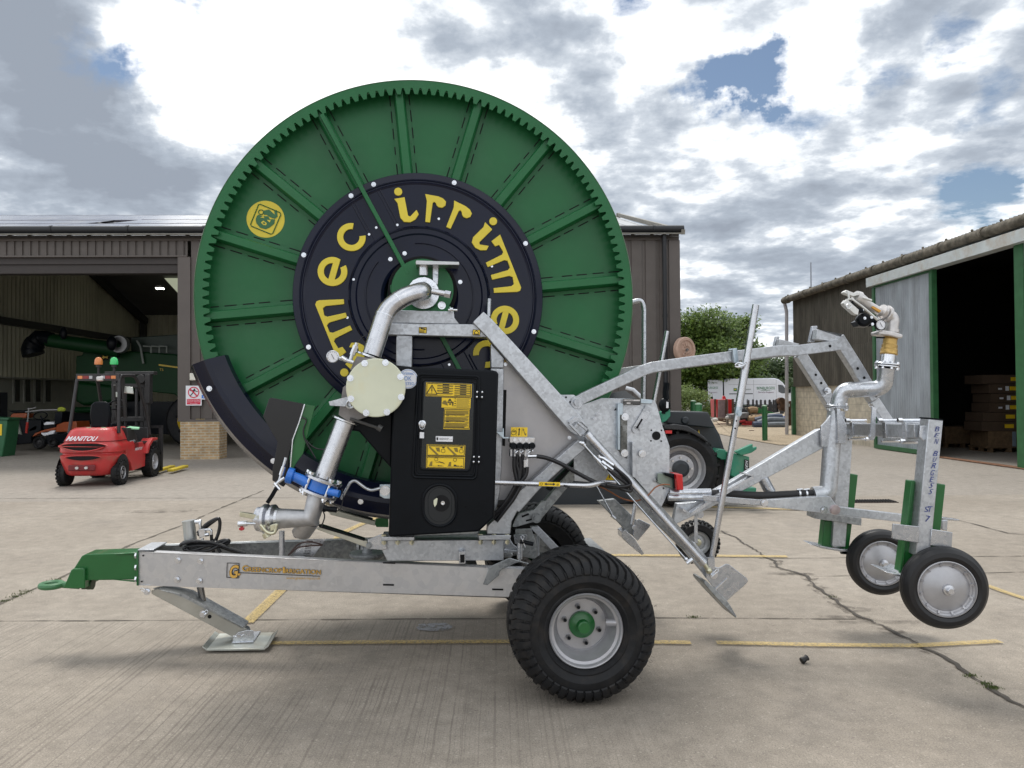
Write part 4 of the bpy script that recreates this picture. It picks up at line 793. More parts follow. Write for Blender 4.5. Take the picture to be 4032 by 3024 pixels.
gs = MB(); gs.prism([P(*p, 38.4) for p in Z('Q', [(1218, 940), (1238, 935), (1290, 965), (1540, 1030), (1530, 1060), (1250, 1015), (1215, 1015)])], (0, .5, 0)); lab(gs.build('green_chute', mat('green_scrap', (.03, .16, .05), .5, 0, .1)), 'green metal chute lying on top of the scrap pile', 'chute')
rb = thing('red_bars', 'tangle of red painted steel bars low in the scrap pile', 'bars', Py('Q', 1040, 1190, 37)); 
for k in range(9):
    mb = MB(); x = random.uniform(950, 1080); y = random.uniform(1135, 1185); mb.beam(Py('Q', x, y, 36.9+k*.04), Py('Q', x+random.uniform(60, 130), y+random.uniform(-14, 14), 37.1+k*.04), .06, .06); mb.build('bar', mat('red_bar_paint', (.35, .02, .02), .6) if k == 0 else bpy.data.materials['red_bar_paint'], rb)
dk = MB(); dk.prism([P(*p, 38.8) for p in Z('Q', [(1000, 1010), (1010, 950), (1040, 940), (1080, 985), (1100, 1015), (1230, 1010), (1500, 1050), (1620, 1060), (1660, 1195), (960, 1195), (980, 1100)])], (0, 1.0, 0)); lab(dk.build('scrap_heap', mat('dark_scrap', (.035, .034, .036), .8, .2, .5, 3, .6, 8), bev=.05), 'dark heap of mixed scrap under the pipes and logs', 'scrap')
pl2 = MB()
for yy in (1040, 1070): pl2.beam(Py('Q', 1135, yy, 38.0), Py('Q', 1290, yy-4, 38.0), .1, .04)
for xx in (1140, 1210, 1285): pl2.beam(Py('Q', xx, 1072, 38.05), Py('Q', xx, 1036, 38.05), .08, .08, up=V((0, 1, 0)))
lab(pl2.build('pallet', mat('weathered_wood2', (.30, .25, .19), .9, 0, .25, 6)), 'pale wooden pallet balanced on top of the scrap heap', 'pallet')
rs = thing('rusty_frame', 'rusty steel frame with round rollers standing by the barn corner', 'frame', Py('Q', 1690, 1200, 35)); mb = MB()
for x0, x1 in ((1640, 1655), (1680, 1700), (1745, 1740)): mb.beam(Py('Q', x1, 1200, 35), Py('Q', x0, 905, 35), .13, .1, up=V((0, 1, 0)))
mb.beam(Py('Q', 1610, 900, 35), Py('Q', 1760, 895, 35), .12, .1); mb.build('upright', RUST, rs)
for x, y, r in ((1615, 925, .2), (1720, 900, .18), (1580, 845, .16)): mb = MB(); mb.lathe([(0, 0), (r, 0), (r, .3), (0, .3)], Py('Q', x, y, 34.8), (0, 1, 0), 20); mb.build('roller', RUST, rs)
for k, (a, b, c, d) in enumerate(((980, 1268, 1700, 1228), (1090, 1285, 1765, 1245), (1110, 1315, 1170, 1313))):
    A_, B_ = G(*q('Q', a, b)), G(*q('Q', c, d)); mb = MB(); mb.beam(A_+ZD*.10, B_+ZD*.10, .07, .07); lab(mb.build('steel_bar', RUST), ['upper long rusty bar lying on the gravel', 'lower long rusty bar lying on the gravel', 'short piece of rusty bar on the gravel'][k], 'bar')
GB = mat('bollard_green', (.025, .15, .05), .45, 0, .08, 3, coat=.15)
def bollard(cx, base, top, Y, lbl):
    p = P(cx, base, Y); z1 = P(cx, top, Y).z; o = thing('bollard', lbl, 'bollard', (p.x, Y, 0), 0, 'green bollards at the edge of the gravel'); mb = MB(); r = .095
    mb.cyl((0, 0, -.05), (0, 0, z1-.03), r, 24); mb.build('post', GB, o, local=True); mb = MB(); mb.lathe([(r+.004, 0), (r, .02), (.03, .05), (0, .052)], (0, 0, z1-.045), ZD, 24); mb.build('cap', mat('bollard_cap', (.3, .42, .3), .5), o, local=True)
bollard(q('Q', 1335, 0)[0], 957.9, q('Q', 0, 903)[1], 27.9, 'green bollard standing alone in front of the scrap pile')
bollard(q('Q', 378, 0)[0], 996, q('Q', 0, 872)[1], 20.6, 'nearer green bollard of the pair beside the shed corner')
bollard(q('Q', 299, 0)[0], 960, q('Q', 0, 832)[1], 25.9, 'farther green bollard of the pair, half hidden beside the shed corner')

# ================================================================ FORKLIFT
A_, B_, F_ = G(141, 1049), G(256, 1048), G(335, 1026); fw = V((F_.x-B_.x, F_.y-B_.y, 0)).normalized(); frz = math.atan2(-fw.x, fw.y)
fo = (A_+B_)/2-fw*.33
fk = thing('forklift', 'red forklift truck with dark guard and two beacons seen from behind', 'forklift', fo, frz)
FRED = mat('forklift_red', (.50, .034, .034), .40, 0, .06, 3, coat=.25, dirt=(.26, .12, .085), dirt_amt=.6, dscale=4.5); FBLK = mat('forklift_black', (.022, .021, .022), .5, 0, .12, 6); FGR = mat('guard_grey', (.030, .028, .030), .42, .2, .2, 9)
def lb(mb, name, m, par=None, **k): return mb.build(name, m, par or fk, local=True, **k)
def zsq(mb, k=.81): mb.v = [V((p.x, p.y, p.z*k)) for p in mb.v]; return mb
def layer(z, hw, y0, y1, r, n=7, bulge=0):
    pts = [V((hw, y1, z))]
    pts += [V((hw-r+r*cos(a), y0+r-r*sin(a), z)) for a in [pi/2*k/n for k in range(n+1)]]
    m = 10
    for k in range(1, m): x = (hw-r)*(1-2*k/m); pts.append(V((x, y0-bulge*(1-(x/(hw-r))**2), z)))
    pts += [V((-hw+r-r*sin(a), y0+r-r*cos(a), z)) for a in [pi/2*k/n for k in range(n+1)]]
    return pts+[V((-hw, y1, z))]
LY = [(.26, .43, .10, .3, .02), (.30, .47, .05, .3, .04), (.44, .50, .02, .3, .05), (.60, .54, .00, .3, .05), (.735, .555, -.01, .3, .05), (.77, .52, .035, .28, .05), (.80, .52, .04, .28, .05), (.83, .56, .0, .3, .05), (.93, .56, .0, .3, .05), (1.0, .545, .02, .3, .05), (1.06, .50, .05, .28, .05), (1.10, .50, .06, .28, .05), (1.24, .46, .12, .27, .04), (1.34, .42, .16, .25, .03), (1.40, .36, .24, .22, .02)]
rings = [layer(z, hw, y0, 1.0 if z > .62 else .98, r, bulge=b) for z, hw, y0, r, b in LY]; k = len(rings[0]); mb = MB()
mb.add([p for r_ in rings for p in r_], [(i*k+j, i*k+j+1, (i+1)*k+j+1, (i+1)*k+j) for i in range(len(rings)-1) for j in range(k-1)]+[tuple((len(rings)-1)*k+j for j in range(k)), tuple(range(k-1, -1, -1))])
zsq(mb); lb(mb, 'counterweight', FRED, sharp=50)
# side skirts and front mudguard
mb = MB()
for sx_ in (1, -1):
    mb.prism([V((sx_*.555, y, z)) for y, z in ((.55, .78), (.95, .90), (1.45, .92), (1.62, .74), (1.58, .30), (.90, .26), (.82, .45), (.62, .62))], (-sx_*.08, 0, 0))
    mb.prism([V((sx_*.62, y, z)) for y, z in ((1.50, .62), (1.62, .84), (1.85, .98), (2.15, .98), (2.15, .92), (1.88, .90), (1.70, .78), (1.62, .62))], (-sx_*.22, 0, 0))
zsq(mb, .86); lb(mb, 'side_panel', FRED, bev=.012)
mb = MB(); mb.box((-.5, .7, .3), (.5, 2.1, .85)); mb.prism([V((.52, y, z)) for y, z in ((.75, .92), (.72, 1.30), (1.0, 1.28), (1.22, 1.08), (1.30, .93))], (-.12, 0, 0)); mb.box((-.5, 1.9, .5), (.5, 2.05, 1.25)); mb.box((.40, 1.22, .86), (.54, 1.95, .92))
mb.prism([V((-.52, y, z)) for y, z in ((.75, .92), (.72, 1.30), (1.0, 1.28), (1.22, 1.08), (1.30, .93))], (.12, 0, 0)); zsq(mb, .86); lb(mb, 'chassis', FBLK, bev=.015)
def wh(name, x, y, r, wd, s):
    mb = MB(); n = 34; face = V((x, y, r)); ax = V((-s, 0, 0))
    mb.lathe([(r*.55, .012), (r*.70, -.012), (r*.86, -.008), (r*.97, .02), (r, wd*.3), (r, wd*.7), (r*.97, wd-.02), (r*.8, wd), (0, wd)], face, ax, n, 0)
    for j in range(20):
        a = 2*pi*j/20; d = V((0, cos(a), sin(a))); mb.beam(face+d*(r*1.0)+ax*.0, face+d*(r*1.0)+ax*(wd*.45), .055*r/.3, .028, up=d, m=0)
    o = mb.build(name, [RUB], fk, local=True); mb = MB(); mb.lathe([(r*.55, .012), (r*.50, .0), (r*.44, .06), (r*.2, .05), (r*.16, .02), (0, .02)], face, ax, n, 0)
    for j in range(6): a = 2*pi*j/6; mb.cyl(face+V((0, cos(a), sin(a)))*r*.32+ax*.05, face+V((0, cos(a), sin(a)))*r*.32+ax*.02, .014, 6)
    mb.build('rim', SILV, o, local=True)
for s in (1, -1):
    wh('wheel', s*.585, .36, .245, .17, s); wh('wheel', s*.64, 1.95, .325, .22, s)
mb = MB()
for s in (1, -1): mb.lathe([(0, 0), (.30, 0), (.31, .008), (.3, .012)], (s*.562, .40, .30), (-s, 0, 0), 30)
lb(mb, 'wheel_arch', BLACK)
mb = MB(); sm_ = layer(1.085, .508, .045, 1.0, .28, bulge=.05); mb.tube(sm_, .006, 6); zsq(mb); lb(mb, 'hood_seam', BLACK)
mb = MB()
for k in range(6): mb.box((.552, .99, .955-k*.03), (.566, 1.2, .965-k*.03))
zsq(mb, .86); lb(mb, 'side_louvre', BLACK)
# grille openings in the rear
def lens(zc, hw, hh, y, skew=0, n=16, sg=1):
    up = [V((-hw+2*hw*k/n, y, zc+hh*.55*(1-(2*k/n-1)**4)+skew*(k/n-.5))) for k in range(n+1)]; dn = [V((hw-2*hw*k/n, y, zc-hh*(1-(2*k/n-1)**2)+skew*(.5-k/n))) for k in range(1, n)]
    return up+dn
mb = MB(); mb.prism(lens(.985, .43, .115, -.062), (0, .05, 0)); mb.prism(lens(.715, .33, .07, -.072), (0, .05, 0)); zsq(mb); lb(mb, 'grille_opening', BLACK, bev=.004)
mb = MB(); lp = [p for p in lens(.985, .44, .125, -.066)][16:]; mb.tube([lens(.985, .44, .125, -.055)[0]]+[V((p.x*-1, p.y, p.z)) for p in lp[::-1]], .016, 8); mb.tube([V((p.x, p.y-.004, p.z)) for p in lens(.985, .45, .13, -.052)[:17]], .014, 8); mb.tube([V((p.x, p.y, p.z)) for p in lens(.715, .34, .08, -.066)[:17]], .012, 8); zsq(mb); lb(mb, 'grille_lip', FRED)
mb = MB(); mb.box((-.28, -.055, .395), (.22, -.02, .54)); zsq(mb); tw = lb(mb, 'tow_recess', mat('dark_red_recess', (.16, .012, .015), .5), bev=.02)
mb = MB()
for x in (-.085, .085): mb.cyl((x-.02, -.085, .47), (x-.02, -.05, .47), .032, 16)
zsq(mb); lb(mb, 'tow_pin', ALU, tw)
mb = MB(); text(mb, 'MANITOU', (-.33, -.035, 1.115), (.24, -.035, 1.10), (-.315, .006, 1.225), 0, shear=.35, off=.02); zsq(mb); lb(mb, 'rear_lettering', WHT, recalc=False)
mb = MB(); text(mb, 'MANITOU', (.562, 1.0, .775), (.562, 1.40, .775), (.562, 1.03, .85), 0, shear=.35, off=.02); text(mb, 'MI25D', (.528, .83, .985), (.528, 1.12, .985), (.528, .83, 1.05), 0, off=.02); zsq(mb); lb(mb, 'side_lettering', WHT, recalc=False)
mb = MB(); mb.box((-.1, .30, 1.375), (-.02, .36, 1.412)); mb.box((.18, .30, 1.375), (.26, .36, 1.412)); mb.prism([V((.40, .9, 1.33)), V((.66, .95, 1.32)), V((.60, 1.15, 1.34)), V((.42, 1.12, 1.37))], (0, 0, .03)); zsq(mb); lb(mb, 'cloth', [mat('mint_cloth', (.30, .62, .38), .8)])
# overhead guard
gz = 2.20
mb = MB()
for s in (1, -1):
    mb.tube(arcpts([(s*.47, .42, 1.02), (s*.40, .62, gz-.03), (s*.40, 1.50, gz), (s*.46, 1.95, 1.35), (s*.50, 2.0, .9)], [.12, .25, .2], 5), .034, 10)
mb.box((-.42, .58, gz-.13), (.42, .66, gz+.01)); mb.box((-.40, 1.42, gz-.02), (.40, 1.50, gz+.02))
for x in (-.28, -.14, 0, .14, .28): mb.box((x-.012, .64, gz-.01), (x+.012, 1.45, gz+.012))
lb(mb, 'overhead_guard', FGR, bev=.006)
mb = MB(); mb.cyl((.37, 1.0, 1.3), (.36, .9, gz-.05), .035, 8); mb.box((.33, .62, 1.84), (.41, .70, 2.02)); mb.cyl((-.1, 1.8, 1.2), (-.08, 1.6, gz-.2), .028, 8); lb(mb, 'guard_strut', FBLK)
AMB = mat('amber_lens', (.62, .20, .05), .3, coat=.4); GRN = mat('green_lens', (.05, .55, .16), .3, coat=.4)
mb = MB(); mb.box((-.38, .572, gz-.09), (-.29, .58, gz-.03), 0); mb.box((.26, .572, gz-.09), (.35, .58, gz-.03), 0); mb.box((-.28, .572, gz-.09), (-.17, .58, gz-.03), 1); mb.box((.15, .572, gz-.09), (.25, .58, gz-.03), 1); mb.box((-.16, .572, gz-.09), (-.10, .58, gz-.03), 2); mb.box((.07, .572, gz-.09), (.14, .58, gz-.03), 2); lb(mb, 'tail_light', [AMB, mat('dim_red_lens', (.22, .02, .02), .3), SILV])
mb = MB(); mb.box((-.02, .54, gz-.14), (.12, .60, gz-.04)); lb(mb, 'work_lamp', ALU, bev=.025)
for x, m in ((-.04, AMB), (.26, GRN)):
    mb = MB(); mb.cyl((x, .72, gz), (x, .72, gz+.16), .022, 10); mb.cyl((x, .72, gz+.15), (x, .72, gz+.20), .05, 16); bc = lb(mb, 'beacon', FBLK); mb = MB(); mb.lathe([(.075, 0), (.078, .04), (.07, .10), (.045, .14), (0, .155)], (x, .72, gz+.20), ZD, 18); lb(mb, 'beacon_lens', m, bc)
mb = MB(); mb.box((-.22, .75, 1.0), (.20, 1.2, 1.20)); mb.prism([V((x, .70, z)) for x, z in ((-.17, 1.12), (.17, 1.12), (.20, 1.40), (.16, 1.60), (.10, 1.65), (-.12, 1.65), (-.19, 1.58), (-.21, 1.38))], (0, .10, 0)); lb(mb, 'seat', BLACKP, bev=.03)
mb = MB(); mb.ring((.02, 1.45, 1.58), (0, -.55, .8), .17, .014, 26); mb.cyl((.02, 1.45, 1.58), (.02, 1.65, 1.2), .022, 8); lb(mb, 'steering_wheel', BLACKP)
mb = MB(); mb.prism([V((.46, .68, 1.82)), V((.66, .66, 1.80)), V((.64, .66, 1.94)), V((.48, .68, 1.96))], (0, .03, 0)); mb.prism([V((-.02, 1.5, 1.74)), V((.08, 1.5, 1.74)), V((.08, 1.5, 1.88)), V((-.02, 1.5, 1.88))], (0, .02, 0)); lb(mb, 'mirror', mat('mirror_glass', (.5, .52, .48), .15, .3), bev=.012)
# mast, carriage and forks
mb = MB()
for s in (1, -1): mb.box((s*.34-.05, 2.22, .12), (s*.34+.05, 2.36, 2.30)); mb.box((s*.24-.035, 2.25, .15), (s*.24+.035, 2.37, 2.26))
mb.box((-.52, 2.18, 2.24), (.52, 2.42, 2.31)); mb.box((-.40, 2.22, 1.95), (.40, 2.30, 2.04)); mb.box((-.40, 2.22, 1.2), (.40, 2.30, 1.3)); mb.cyl((.12, 2.28, .3), (.12, 2.28, 2.0), .035, 10); mb.cyl((-.12, 2.28, .3), (-.12, 2.28, 2.0), .035, 10); mb.box((.36, 2.1, 1.6), (.46, 2.3, 2.25)); mb.cyl((.26, 2.12, 2.14), (.26, 2.2, 2.14), .10, 18)
lb(mb, 'mast', FBLK, bev=.008)
mb = MB(); mb.box((-.55, 2.4, .42), (.62, 2.48, .50)); mb.box((-.55, 2.4, .10), (.62, 2.48, .18)); mb.box((.55, 2.4, .08), (.62, 2.48, 1.1)); mb.box((-.55, 2.4, .08), (-.48, 2.48, 1.1)); mb.box((-.55, 2.4, 1.04), (.62, 2.48, 1.1)); mb.box((.40, 2.4, .06), (.52, 2.50, .75)); lb(mb, 'fork_carriage', FBLK, bev=.006)
YF = mat('yellow_fork_paint', (.60, .45, .03), .5, 0, .1, dirt=(.2, .15, .06), dirt_amt=.5, dscale=7)
for x in (-.35, .42, .72): mb = MB(); mb.box((x, 2.45, .05), (x+.14, 3.5, .11)); lb(mb, 'fork', YF, bev=.01)

# ================================================================ COMBINE IN THE SHED
CG = mat('combine_green', (.003, .036, .009), .5, 0, .08, 2, spec=.25); CY = mat('combine_yellow', (.55, .38, .02), .4)
YC = SO.y+6.5
cb = thing('combine_harvester', 'green combine harvester with a long unloading auger parked inside the shed', 'combine harvester', P(300, 960, YC))
def fp(fr, pts, Y): return [P(*p, Y) for p in Z(fr, pts)]
mb = MB(); mb.prism(fp('F', [(905, 92), (1430, 90), (1960, 130), (2030, 150), (2030, 700), (1900, 560), (1700, 540), (820, 420), (825, 145), (890, 135)], YC), (0, 3, 0)); mb.build('body', CG, cb, bev=.04)
mb = MB(); mb.prism(fp('F', [(825, 420), (1250, 470), (1260, 640), (900, 685), (815, 640), (820, 560)], YC-.15), (0, 2.4, 0)); mb.prism(fp('F', [(780, 700), (1260, 690), (1265, 760), (790, 765)], YC-.3), (0, 2, 0)); mb.build('straw_hood', CG, cb, bev=.1)
mb = MB(); mb.prism(fp('F', [(1420, -60), (2030, -100), (2030, 140), (1425, 95)], YC+.2), (0, 2.4, 0)); mb.build('grain_tank', mat('combine_dark', (.015, .03, .02), .5), cb, bev=.03)
mb = MB(); mb.prism(fp('F', [(1190, 90), (1280, 85), (1285, 185), (1235, 190), (1200, 150)], YC-.02), (0, .03, 0)); mb.build('faded_panel', mat('faded_green', (.10, .17, .10), .5), cb)
A0, A1 = Py('E', 520, 1545, YC-.6), Py('E', 1190, 1640, YC-.4); mb = MB(); mb.tube([A0, A1, Py('E', 1300, 1660, YC-.3)], [.24, .27, .28], 20); mb.beam(Py('E', 540, 1480, YC-.6), Py('E', 1190, 1570, YC-.4), .06, .03); au = mb.build('unloading_auger', CG, cb)
mb = MB(); sp_ = [Py('E', 560, 1540, YC-.6), Py('E', 450, 1520, YC-.6), Py('E', 400, 1560, YC-.6), Py('F', 350, 60, YC-.6), Py('F', 365, 130, YC-.6)]; mb.tube(spline(sp_, 5), [.26]*6+[.30]*5+[.34]*5+[.36]*5, 16); mb.build('spout', BLACKP, au)
mb = MB(); mb.lathe([(.12, 0), (.30, 0), (.33, .1), (.30, .25), (0, .25)], Py('E', 1290, 1590, YC-.6), (0, 1, 0), 26); mb.build('auger_elbow', mat('elbow_grey', (.2, .2, .2), .4, .6), cb)
mb = MB(); mb.ball(Py('E', 1215, 1580, YC-.8), .22, 8, 0, (.8, .6, 1.2)); mb.ball(Py('E', 690, 1470, YC-.8), .16, 8, 0, (.8, .6, 1.4)); mb.build('work_lamp', BLACKP, cb)
mb = MB(); mb.box((0, 0, 0), (.01, .01, .01)); mb = MB(); mb.tube(fp('E', [(1490, 1550), (1530, 1620), (1560, 1800)], YC-.1), .04, 8)
for x in (1560, 1650, 1730): mb.tube([Py('F', x, 35, YC-.1), Py('F', x+85, 40, YC-.1), Py('F', x+85, 110, YC-.1)], .035, 8)
mb.build('handrail', mat('handrail_grey', (.2, .22, .2), .5), cb)
mb = MB(); mb.prism(fp('F', [(1728, 230), (1950, 262), (1950, 278), (1728, 248)], YC-.03), (0, .02, 0)); mb.build('yellow_stripe', CY, cb)
mb = MB(); x0, z0 = 0, 0; bl, br, tl = Py('F', 1738, 302, YC-.04), Py('F', 1778, 306, YC-.04), Py('F', 1738, 276, YC-.04); text(mb, 'T5', bl, br, tl, 0); mb.build('lettering', CY, cb, recalc=False, smooth=False); mb = MB()
mb.prism(fp('F', [(1098, 118), (1190, 116), (1188, 165), (1172, 188), (1118, 190), (1098, 165)], YC-.02), (0, .015, 0), 1)
mb.prism(fp('F', [(1108, 160), (1120, 150), (1112, 138), (1128, 140), (1136, 150), (1158, 148), (1178, 130), (1182, 140), (1168, 160), (1172, 172), (1156, 164), (1136, 166), (1118, 180), (1122, 168)], YC-.035), (0, .01, 0), 0)
mb.prism(fp('F', [(1128, 142), (1122, 130), (1132, 122), (1138, 136)], YC-.035), (0, .01, 0), 0)
mb.build('badge', [CY, BLACK], cb, recalc=True, smooth=False)
mb = MB(); wc = Py('F', 2075, 850, YC-.5); mb.lathe([(.5, .05), (.62, 0), (.85, .02), (.95, .12), (.95, .6), (.5, .7)], wc, (0, 1, 0), 36, 0); mb.lathe([(0, .12), (.2, .1), (.42, .16), (.5, .05)], wc, (0, 1, 0), 30, 1); wl = mb.build('rear_wheel', [RUB, CY], cb)
for k in range(22):
    pass
mb = MB(); mb.prism(fp('F', [(1320, 640), (1900, 640), (1900, 1000), (1340, 980)], YC+.4), (0, 1.5, 0)); mb.prism(fp('F', [(780, 760), (1320, 760), (1320, 900), (800, 880)], YC+.2), (0, 1.6, 0)); mb.build('underbody', BLACKP, cb)

# ================================================================ GARDEN MACHINES IN THE SHED
MO = mat('orange_mower_paint', (.28, .055, .010), .4, 0, .08, coat=.2); MR = mat('red_mower_paint', (.45, .03, .02), .35, coat=.3); YM = 25.0
def sp(pts): return [P(*p, YM) for p in Z('S', pts)]
mw1 = thing('ride_on_mower', 'orange and white ride-on mower with a black steering wheel inside the shed behind the forklift', 'mower', Py('S', 900, 1190, YM))
mb = MB(); mb.prism(sp([(690, 940), (760, 860), (980, 780), (1180, 735), (1250, 740), (1190, 800), (900, 850), (740, 930)]), (0, .7, 0)); mb.prism(sp([(1230, 680), (1380, 620), (1660, 600), (1680, 830), (1200, 835)]), (0, .8, 0)); mb.build('hood', MO, mw1, bev=.02)
mb = MB(); mb.prism(sp([(880, 850), (1020, 850), (1120, 800), (1200, 800), (1160, 880), (960, 925), (910, 900)]), (0, .75, 0)); mb.prism(sp([(945, 640), (1020, 610), (1180, 635), (1190, 665), (950, 690)]), (0, .6, 0)); mb.build('white_panel', WHT, mw1, bev=.02)
mb = MB(); mb.prism(sp([(940, 690), (1190, 665), (1200, 740), (1100, 760), (940, 790)]), (.0, .6, 0)); mb.prism(sp([(1190, 420), (1280, 380), (1360, 400), (1340, 650), (1180, 660)]), (0, .5, 0)); mb.prism(sp([(1000, 900), (1640, 840), (1640, 1060), (1000, 1100)]), (0, .7, 0)); mb.build('chassis', BLACKP, mw1, bev=.02)
mb = MB(); mb.ring(Py('S', 880, 480, YM), (.2, -.55, .75), .19, .018); mb.cyl(Py('S', 880, 480, YM), Py('S', 960, 640, YM), .025, 8); mb.build('steering_wheel', BLACKP, mw1)
for x, y, r in ((830, 1070, .20), (1130, 1080, .14), (1560, 1050, .22)): mb = MB(); wheel(mb, Py('S', x, y, YM-.1), (0, 1, 0), r, .2); mb.build('wheel', [RUB, FBLK], mw1)
mw2 = thing('mower', 'dark walk-behind mower with orange covers left of the ride-on mower', 'mower', Py('S', 480, 1190, YM+.5)); YM += .5
mb = MB(); mb.prism(sp([(225, 480), (270, 430), (560, 420), (590, 450), (560, 530), (220, 535)]), (0, .4, 0)); mb.prism(sp([(610, 830), (640, 770), (760, 690), (820, 705), (790, 790), (650, 830)]), (0, .4, 0)); mb.prism(sp([(310, 1010), (420, 940), (440, 980), (330, 1045)]), (0, .3, 0)); mb.build('cover', MO, mw2, bev=.02)
mb = MB(); mb.prism(sp([(300, 840), (420, 560), (900, 570), (900, 800), (690, 940), (700, 1080), (280, 1120)]), (.0, .5, 0)); mb.prism(sp([(150, 370), (600, 360), (610, 420), (300, 425)]), (0, .3, 0)); mb.build('engine', BLACKP, mw2, bev=.03)
mb = MB(); mb.prism(sp([(310, 670), (420, 640), (490, 890), (350, 860)]), (0, -.06, 0)); mb.build('pale_flap', mat('pale_flap', (.22, .23, .20), .7), mw2)
mb = MB(); mb.tube(sp([(630, 310), (610, 520), (600, 620)]), .025, 8); mb.tube(sp([(600, 330), (700, 325), (790, 300)]), .02, 8); mb.tube(sp([(560, 400), (900, 360), (1290, 350)]), .028, 8); mb.build('handlebar', mat('handle_grey', (.3, .3, .3), .4, .4), mw2)
mb = MB(); mb.tube(sp([(600, 620), (580, 780), (575, 860)]), .04, 8); mb.build('stem', MR, mw2)
mb = MB(); mb.ball(Py('S', 1340, 345, YM), .11, 7, 0, (1.3, .6, .8)); lab(mb.build('yellow_cloth', mat('lime_cloth', (.35, .40, .04), .8)), 'lime yellow cloth hanging over a bar inside the shed', 'cloth')
tr = thing('trestle', 'orange painted folding trestle beside the green bin at the shed entrance', 'trestle', Py('S', 170, 1300, YM-1))
mb = MB(); mb.tube(sp([(150, 860), (140, 1100), (135, 1320)]), .04, 8); mb.tube(sp([(165, 860), (250, 1080), (335, 1300)]), .03, 8); mb.build('leg', mat('orange_trestle', (.32, .09, .03), .5), tr)
bn = thing('wheelie_bin', 'dark green plastic bin with a yellow sticker at the left edge inside the shed', 'bin', Py('S', 0, 1380, 23)); mb = MB(); mb.prism([P(*p, 23) for p in Z('S', [(-300, 560), (160, 570), (110, 1000), (45, 1385), (-300, 1390)])], (0, .6, 0)); mb.build('body', mat('bin_green', (.02, .11, .045), .5, 0, .08), bn, bev=.03)
mb = MB(); mb.prism([P(*p, 22.97) for p in Z('S', [(-340, 515), (185, 530), (178, 580), (-340, 570)])], (0, .68, 0)); mb.build('lid', mat('bin_lid', (.018, .09, .04), .5), bn, bev=.02)
mb = MB(); mb.prism([P(*p, 22.985) for p in Z('S', [(-100, 660), (42, 665), (36, 910), (-100, 915)])], (0, .01, 0)); mb.build('sticker', STK, bn)

# ================================================================ TELEHANDLER BEHIND THE MACHINE
YT = 11.6; TG = mat('telehandler_grey', (.015, .020, .026), .45, 0, .08, 3, coat=.15)
th = thing('telehandler', 'dark grey telehandler with a green hitch parked behind the irrigator', 'telehandler', P(1400, 1100, YT))
def tp(fr, pts, Y=YT): return [P(*p, Y) for p in Z(fr, pts)]
def tyre_ag(name, c, ax, r, wd, par, lugs=20, rimm=SILV, nm='rim'):
    mb = MB(); mb.lathe([(r*.60, .03), (r*.66, .0), (r*.80, -.02), (r*.92, .01), (r*.965, wd*.14), (r*.975, wd*.5), (r*.965, wd*.86), (r*.9, wd), (r*.6, wd)], c, ax, 48)
    c, ax = V(c), V(ax).normalized(); x = ax.orthogonal().normalized(); y = ax.cross(x)
    for j in range(lugs):
        for sd, ph in ((0, 0), (1, .5)):
            a0 = 2*pi*(j+ph)/lugs; a1 = a0+.20*(1 if sd == 0 else 1)
            f = lambda a, t, rr: c+(x*cos(a)+y*sin(a))*rr+ax*t
            t0, t1 = (.0, wd*.55) if sd == 0 else (wd, wd*.45)
            w_ = .055
            mb.add([f(a0, t0, r*.86), f(a0+w_*1.3, t0, r*.86), f(a0, t0, r*.985), f(a0+w_*1.3, t0, r*.985), f(a1, t1, r*.97), f(a1+w_, t1, r*.97), f(a1, t1, r*1.005), f(a1+w_, t1, r*1.005)], [(0, 1, 3, 2), (2, 3, 7, 6), (4, 6, 7, 5), (0, 2, 6, 4), (1, 5, 7, 3)])
    o = mb.build(name, RUB, par); mb = MB(); mb.lathe([(r*.62, .02), (r*.60, -.0), (r*.56, .03), (r*.54, .10), (r*.47, .12), (r*.45, .2), (r*.40, .22), (r*.36, .14), (r*.22, .13)], c, ax, 48)
    mb.build(nm, rimm, o); mb = MB(); mb.lathe([(r*.22, .14), (r*.22, .08), (r*.14, .05), (0, .05)], c, ax, 28); mb.build('hub', TG, o)
    mb = MB()
    for j in range(8): a = 2*pi*j/8; mb.cyl(c+(x*cos(a)+y*sin(a))*r*.29+ax*.14, c+(x*cos(a)+y*sin(a))*r*.29+ax*.10, .017, 6)
    mb.build('wheel_nuts', ALU, o); return o
tyre_ag('wheel', P(1474, 1014, YT), (0, 1, 0), .585, .42, th)
mb = MB(); wheel(mb, P(1075, 1014, YT), (0, 1, 0), .58, .4); mb.build('wheel', [RUB, SILV], th)
mb = MB(); mb.prism(tp('', [(1000, 1000), (1120, 990), (1250, 975), (1400, 930), (1450, 900), (1530, 893), (1556, 940), (1572, 990), (1590, 1060), (1540, 1075), (1380, 1085), (1345, 1092), (1160, 1098), (1000, 1096)], YT+.45), (0, 1.3, 0)); mb.build('body', TG, th, bev=.04)
mb = MB(); mb.prism(tp('', [(1440, 888), (1530, 890), (1545, 925), (1440, 915)], YT+.2), (0, .6, 0)); mb.cyl(Py('M', 880, 1118, YT+.2), Py('M', 880, 1118, YT+.16), .06, 20); mb.build('boom_end', TG, th, bev=.02)
mb = MB(); fd = Z('M', [(700, 1160), (800, 1150), (900, 1165), (980, 1210), (1050, 1265), (1088, 1305), (1070, 1308), (1000, 1262), (930, 1225), (860, 1205), (700, 1195)]); mb.prism([P(*p, YT-.06) for p in fd], (0, .5, 0)); mb.build('mudguard', mat('mudguard_black', (.016, .017, .02), .4, 0, .1), th, bev=.015)
mb = MB(); mb.prism(tp('M', [(710, 1205), (765, 1205), (765, 1232), (712, 1232)], YT-.05), (0, .1, 0)); mb.build('red_reflector', RED, th)
